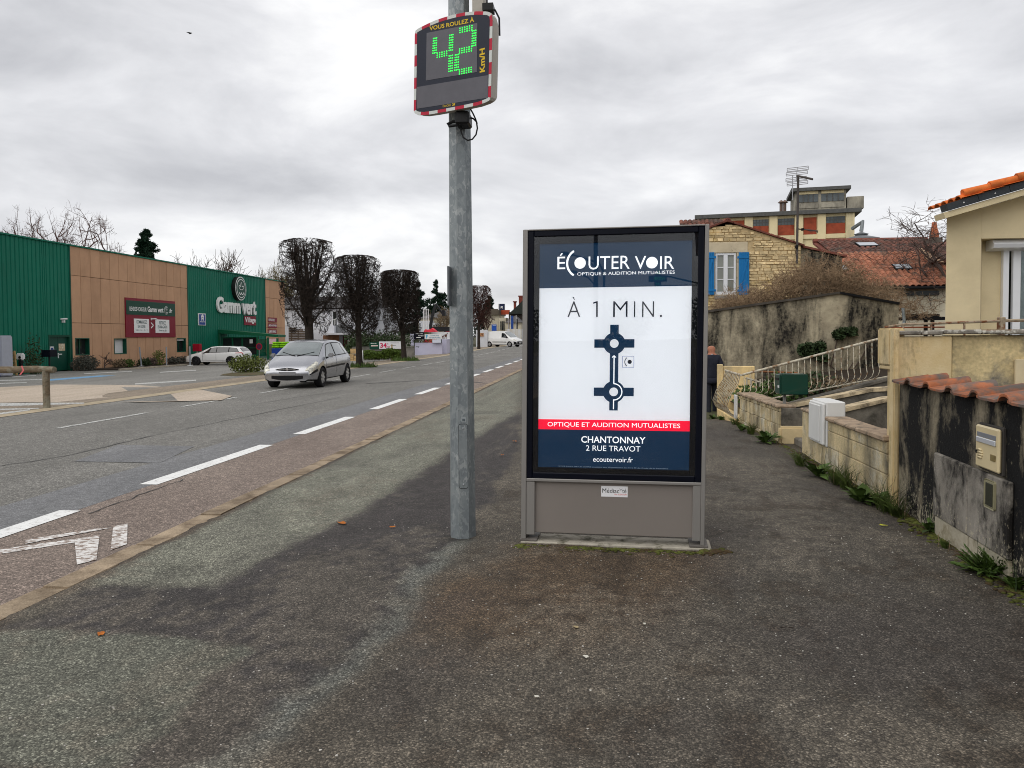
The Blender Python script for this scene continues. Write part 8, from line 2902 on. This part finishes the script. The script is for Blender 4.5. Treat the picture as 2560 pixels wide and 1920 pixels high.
def weed(label, px, py, kind, size, seed, z=0.0, cat='weed'):
    random.seed(seed)
    p = PZ(px, py, z)
    t = thing('weed', label, cat, p, 0, 'weeds along the wall foot')
    mb = MB()
    if kind == 'grass':
        for i in range(int(90)):
            a, r = random.uniform(0, 6.283), random.random() * size * .5
            b = Vector((r * math.cos(a) * .5, r * math.sin(a), 0))
            d = (Vector((0, 0, 1)) + unit() * .55).normalized()
            L = size * random.uniform(.5, 1.3)
            s = d.orthogonal().normalized() * .005
            m1 = b + d * L * .55
            m2 = m1 + (d + Vector((d.x, d.y, -.35))).normalized() * L * .45
            mb.add([b - s, b + s, m1 + s * .8, m1 - s * .8, m2], [(0, 1, 2, 3), (3, 2, 4)])
    else:
        n = 26 if kind == 'broad' else 60
        for i in range(n):
            a = random.uniform(0, 6.283)
            d = Vector((math.cos(a) * .8, math.sin(a), random.uniform(.25, 1.5) if kind == 'broad' else random.uniform(.1, 1.1))).normalized()
            L = size * random.uniform(.6, 1.15)
            w = L * (.16 if kind == 'broad' else .10)
            b = Vector((random.uniform(-.05, .05), random.uniform(-.1, .1), 0)) * size * 2
            s = d.cross(Vector((0, 0, 1))).normalized() * w
            m1, m2 = b + d * L * .5, b + d * L * .9 + Vector((0, 0, -.18 * L))
            mb.add([b, m1 + s, m1 - s + Vector((0, 0, .01)), m2], [(0, 1, 2), (1, 3, 2)])
            if kind == 'fern':
                for q in range(5):
                    c = b + d * L * (.3 + .14 * q)
                    for sg in (-1, 1):
                        e = c + s.normalized() * sg * L * .16 * (1.2 - q * .18) + d * .03
                        mb.add([c, e + d * .02, e - d * .012 + Vector((0, 0, .01))], [(0, 1, 2)])
    mb.build('leaves', m_leafg if kind != 'grass' else mat('grass_blades', (.075, .11, .025), .7, .5, 12), t)
    sb = MB()
    for i in range(3): wander(sb, (random.uniform(-.04, .04), random.uniform(-.08, .08), 0), (random.uniform(-.3, .3), random.uniform(-.3, .3), 1), size * random.uniform(.8, 1.5), .003, 4, .2)
    sb.build('stalks', m_tan if kind == 'grass' else m_leafd, t)
    return t


q3 = lambda x, y: (1740 + x / 3.95, 700 + y / 3.95)
q4 = lambda x, y: (1960 + x / 3.318, 800 + y / 3.318)
q5 = lambda x, y: (2100 + x / 3.317, 1000 + y / 3.317)
WL = [(*q3(170, 1375), 'broad', .16, 'low weed at the feet of the walking man', -.15), (*q3(250, 1385), 'broad', .14, 'leafy weed under the bellied street railing', -.12), (*q3(390, 1440), 'grass', .2, 'grass tuft at the far end of the corner block wall', -.03), (*q3(450, 1490), 'broad', .2, 'leafy weed with tall stalk against the corner block wall', 0), (*q3(540, 1520), 'grass', .2, 'grass along the middle of the corner block wall', 0),
      (*q3(690, 1610), 'broad', .3, 'large broad-leaved weed by the yellow corner stone', 0), (*q4(140, 1205), 'grass', .22, 'grass tuft at the gate post', 0), (*q4(295, 1300), 'broad', .3, 'big leafy weed below the white meter box', 0), (*q4(440, 1360), 'grass', .26, 'tall grass along the low block wall', 0), (*q4(520, 1400), 'grass', .26, 'reddish grass in the middle of the low block wall', 0),
      (*q4(640, 1510), 'broad', .27, 'wide rosette weed spreading on the footway edge', 0), (*q4(760, 1530), 'broad', .24, 'dark rosette weed near the yellow pillar', 0), (*q4(860, 1590), 'grass', .3, 'tall dry-stalked grass at the yellow pillar foot', 0), (*q4(940, 1630), 'grass', .2, 'grass just right of the yellow pillar', 0),
      (*q5(740, 1090), 'broad', .16, 'small green weed left of the meter cabinet', 0), (*q5(1210, 1440), 'fern', .2, 'ferny weed under the meter cabinet', 0), (*q5(1340, 1460), 'fern', .2, 'dark ferny weed below the cabinet window', 0), (*q5(1460, 1570), 'broad', .18, 'weed at the right edge of the picture', 0), (*q5(870, 1230), 'grass', .07, 'short moss-like grass under the left cabinet door', 0)]
for i, (px, py, kd, sz, lb, z) in enumerate(WL): weed(lb, px, py, kd, sz, 700 + i, z)

# moss cushions (nobody could count them)
random.seed(44)
mb = MB()


def moss(x, y, r, h=.35):
    mb.ico((x, y, .0), r, jit=.25, sub=1, sq=(1.3, 1, h))


for i in range(420):
    u = random.random() * 1.42 - .03
    n = .05 + abs(random.gauss(0, .05))
    if random.random() < .35 and not (.25 < u < .5 or u > 1.3 or u < .1): continue
    p = bb.xyz(u, 0, n)
    moss(p.x, p.y, random.uniform(.006, .02))
for i in range(60):
    p = bb.xyz(1.40 + random.gauss(0, .05), 0, .04 + random.gauss(0, .025))
    moss(p.x, p.y, random.uniform(.012, .024), .6)
for i in range(700):
    u = random.uniform(-.1, 2.9)
    p = dw.xyz(u, 0, abs(random.gauss(0, .06)) + .01)
    moss(p.x, p.y, random.uniform(.006, .022), .5)
for i in range(400):
    y = random.uniform(7.3, 14)
    x = (2.68 if y < 11 else xfun(y)) - abs(random.gauss(0, .05)) - .01
    moss(x, y, random.uniform(.008, .022), .5)
tag(mb.build('moss', mat('moss', (.085, .095, .02), .95, .5, 14, .5, 90, dirt=(.06, .04, .02), dvs=5, dthr=(.48, .56)), smooth=180), 'moss cushions along wall feet and panel plinth', 'moss', kind='stuff')

# pale grit scattered on the footway
random.seed(45)
mb = MB()
for i in range(1500):
    x, y = random.uniform(-3.2, 2.6), .9 + 5.5 * random.random() ** 1.2
    r = random.choice((.0022, .003, .003, .004)) * random.uniform(.7, 1.3)
    mb.ico((x, y, .012 * mno.fractal((x * .9, y * .6, 1.0), .9, 2.0, 4) + .006 * mno.fractal((x * 3, y * 2.2, 5.0), .9, 2.0, 4) + r * .3), r, jit=.3, sub=1, sq=(1.3, 1, .7))
tag(mb.build('grit', mat('pale_grit', (.42, .40, .36), .8, .4, 30)), 'pale grit scattered over the footway', 'grit', kind='stuff')

# dead leaves and scraps
m_orange = mat('dead_leaf', (.42, .13, .02), .8, .3, 30)
m_scrap = mat('pale_scrap', (.6, .58, .5), .8, .15, 30)
m_ylw = mat('yellow_leaf', (.5, .5, .04), .7, .2, 30)
for i, (x, y, r, m, lb) in enumerate(((738, 1133, .045, m_orange, 'orange dead leaf left of the street light pole'), (218, 1374, .03, m_orange, 'orange dead leaf by the dark mend at lower left'), (848, 1141, .025, m_orange, 'small orange leaf close to the pole, right of the larger one'), (1112, 955, .04, m_orange, 'orange leaf between the pole and the panel'), (1085, 985, .03, m_orange, 'orange leaf just left of the panel post'), (1265, 1424, .02, m_scrap, 'white paper scrap below the advertising panel'), (1392, 1352, .012, m_scrap, 'round white scrap below the right panel foot'), (1909, 1138, .03, m_ylw, 'yellow leaf near the meter cabinet'), (1244, 1359, .02, mat('straw', (.4, .32, .18), .8, .2), 'straw-coloured leaf fragment below the panel'), (1160, 1510, .012, m_scrap, 'small white pebble low in the middle'))):
    p = PZ(x * k, y * k)
    t = thing('fallen_leaf' if 'leaf' in lb else 'litter_scrap', lb, 'leaf' if 'leaf' in lb else 'scrap', (p.x, p.y, .012), random.uniform(0, 6))
    mb = MB()
    n = 9
    ring_ = [(r * math.cos(6.283 * j / n) * random.uniform(.8, 1.2), .6 * r * math.sin(6.283 * j / n) * random.uniform(.8, 1.2), random.uniform(0, r * .3)) for j in range(n)]
    mb.add(ring_ + [(0, 0, r * .12)] + [(a_, b_2, c_ - .002) for a_, b_2, c_ in ring_], [(j, (j + 1) % n, n) for j in range(n)] + [(j, n + 1 + j, n + 1 + (j + 1) % n, (j + 1) % n) for j in range(n)])
    mb.build('blade' if 'leaf' in lb else 'piece', m, t)
tw = thing('twig', 'dark twig lying on the footway at lower right', 'twig', PZ(1300 + 1700 / 2.553, 1250 + 825 / 2.553))
MB().tube([(-.03, 0, .008), (0, .004, .012), (.04, 0, .008)], .0025, 5).build('stick', m_bark, tw)

# birds far up
for i, (x, y, w) in enumerate(((411, 73, 1.0),)):
    p = PY(x * k, y * k, 120)
    t = thing('bird', ['distant bird high at upper left', 'small distant bird above the store', 'small distant bird right of the speed display'][i], 'bird', p)
    MB().tube([(-.3, 0, 0), (0, 0, .02), (.32, 0, .03)], [.02, .08, .01], 6).build('body', m_bp, t)
    for sg in (-1, 1): MB().add([(-.1, 0, .03), (.12, 0, .03), (.1, sg * .1, .2), (-.25 * w + sg * .5 * w, sg * .1, .3)], [(0, 1, 2, 3)]).build('wing', m_bp, t)

# ================================================================== BEHIND THE CAMERA (seen mirrored in the panel glass)
def refl(px, py, dist):
    d = ray(px, py)
    o_ = bb.xyz(0, 0, -.015)
    p = CAM + d * ((o_ - CAM).dot(bb.n) / d.dot(bb.n))
    r = d - bb.n * (2 * d.dot(bb.n))
    return p + r * (dist / r.length)


r7 = lambda x, y, dist: refl(1290 + x / 3.95, 550 + y / 3.95, dist)
m_lpd = mat('lamp_dark', (.02, .025, .03), .5, .1)
a, b = r7(788, 600, 28), r7(788, 200, 28)
t = thing('double_street_lamp', 'tall dark street lamp behind the camera, mirrored in the panel glass', 'lamp post', (a.x, a.y, 0))
MB().tube([(0, 0, 0), (0, 0, 9)], [.13, .07], 8).build('shaft', m_lpd, t)
for zz_, L in ((r7(790, 400, 28).z, 1.25), (r7(790, 590, 28).z, .9)):
    sg = math.copysign(1, r7(620, 350, 28).x - a.x)
    MB().tube([(0, 0, zz_ - .3), (sg * .35 * L, 0, zz_ + .1), (sg * L, 0, zz_ + .35)], .035, 6).build('arm', m_lpd, t, smooth=60)
    MB().ico((sg * (L + .12), 0, zz_ + .36), .16, sub=2, sq=(1.3, .8, .5)).build('lamp_head', m_lpd, t, smooth=180)
a = r7(870, 600, 40)
t = thing('curved_street_lamp', 'slim curved street lamp behind the camera, mirrored in the panel glass', 'lamp post', (a.x, a.y, 0))
h2 = r7(870, 420, 40).z
sg = math.copysign(1, r7(800, 390, 40).x - a.x)
MB().tube([(0, 0, 0), (0, 0, h2 - .6), (sg * .3, 0, h2), (sg * 1.8, 0, h2 + .5)], [.09, .07, .06, .05], 8).build('shaft', m_lpd, t, smooth=60)
MB().ico((sg * 2, 0, h2 + .52), .2, sub=2, sq=(1.4, .8, .5)).build('lamp_head', m_lpd, t, smooth=180)
# pharmacy cross on a bracket from a shop wall
D_ = 22
c0, c1 = r7(1400, 580, D_), r7(1560, 640, D_)
sgx = math.copysign(1, c1.x - c0.x)
ph = thing('pharmacy_cross', 'dark cross-shaped display with green lights on a wall bracket, mirrored in the panel glass', 'pharmacy sign', c0)
u_ = Vector((sgx, 0, 0))
hw_ = abs(r7(1310, 580, D_).x - r7(1490, 580, D_).x) / 2
hv_ = abs(r7(1400, 500, D_).z - r7(1400, 665, D_).z) / 2
m_pc = mat('cross_dark', (.008, .035, .03), .4, .1)
MB().box(-hw_, hw_, -.1, .1, -hv_ * .36, hv_ * .36).box(-hw_ * .36, hw_ * .36, -.09, .09, -hv_, hv_).build('housing', m_pc, ph)
m_gled = mat('cross_green', (.02, .5, .1), .5, 0, emit=1.2)
g_ = .16 * hv_
for zz_ in (-.72 * hv_, .72 * hv_):
    for q in ((-2, 2, -.7, -.5), (-2, 2, .5, .7), (-.7, -.5, -2, 2), (.5, .7, -2, 2)): MB().box(q[0] * g_ * .8, q[1] * g_ * .8, .1, .115, zz_ + q[2] * g_ * .8, zz_ + q[3] * g_ * .8).build('light_line', m_gled, ph)
text('MOUVE', m_gled, ph, lambda u, v, n: c0 + Vector((-u, .112 + n, v)), -hw_ * .75, -hv_ * .18, hw_ * .35, hv_ * .18)
xw_ = abs(c1.x - c0.x) + 1.0
MB().box(min(0, sgx * xw_), max(0, sgx * xw_), -.05, .05, -hv_ * .9, -hv_ * .8).build('bracket', m_pc, ph)
MB().tube([(sgx * hw_, 0, hv_ * .3), (sgx * xw_, 0, -hv_ * .8)], .03, 5).build('stay', m_pc, ph)
# houses and trees behind
for i, (x, y, w, d, h, m) in enumerate(((c0.x + sgx * (xw_ + 4), c0.y, 8, 9, 5.2, m_hwhite), (-24, -46, 12, 9, 4.6, m_cream), (14, -55, 16, 9, 4.2, m_cream), (-44, -30, 10, 8, 5, m_hwhite))):
    t = thing('house_behind', ['white shop carrying the pharmacy cross behind the camera', 'cream house far behind the camera on the left', 'long cream house far behind the camera on the right', 'white house behind the camera across the road'][i], 'house', (x, y, 0), 0)
    MB().box(-w / 2, w / 2, -d, 0, -.2, h).build('wall', m, t)
    MB().prism([(-w / 2 - .3, .3, h), (-w / 2 - .3, -d - .3, h), (-w / 2 - .3, -d / 2, h + 2.2)], (w + .6, 0, 0)).build('roof', m_rtd, t)
    for j in (-.25, .25): MB().box(j * w - .5, j * w + .5, .005, .05, 1.0, 2.3).build('window', m_wdark, t)
random.seed(88)
for i, (x, y, h) in enumerate(((-34, -42, 5), (-14, -50, 4.4), (-6, -58, 4.8), (2, -56, 5.4), (26, -50, 5))):
    shrub('tree_behind', ['round tree far behind the camera, farthest left', 'round tree behind the camera, second from the left', 'round tree behind the camera in the middle of the row', 'tallest round tree behind the camera', 'round tree behind the camera, farthest right'][i], (x, y, 0), 2.6, 2.6, h, m_leafd, 1500, .3, 900 + i, 'trees behind the camera', 'tree', base=1.2)
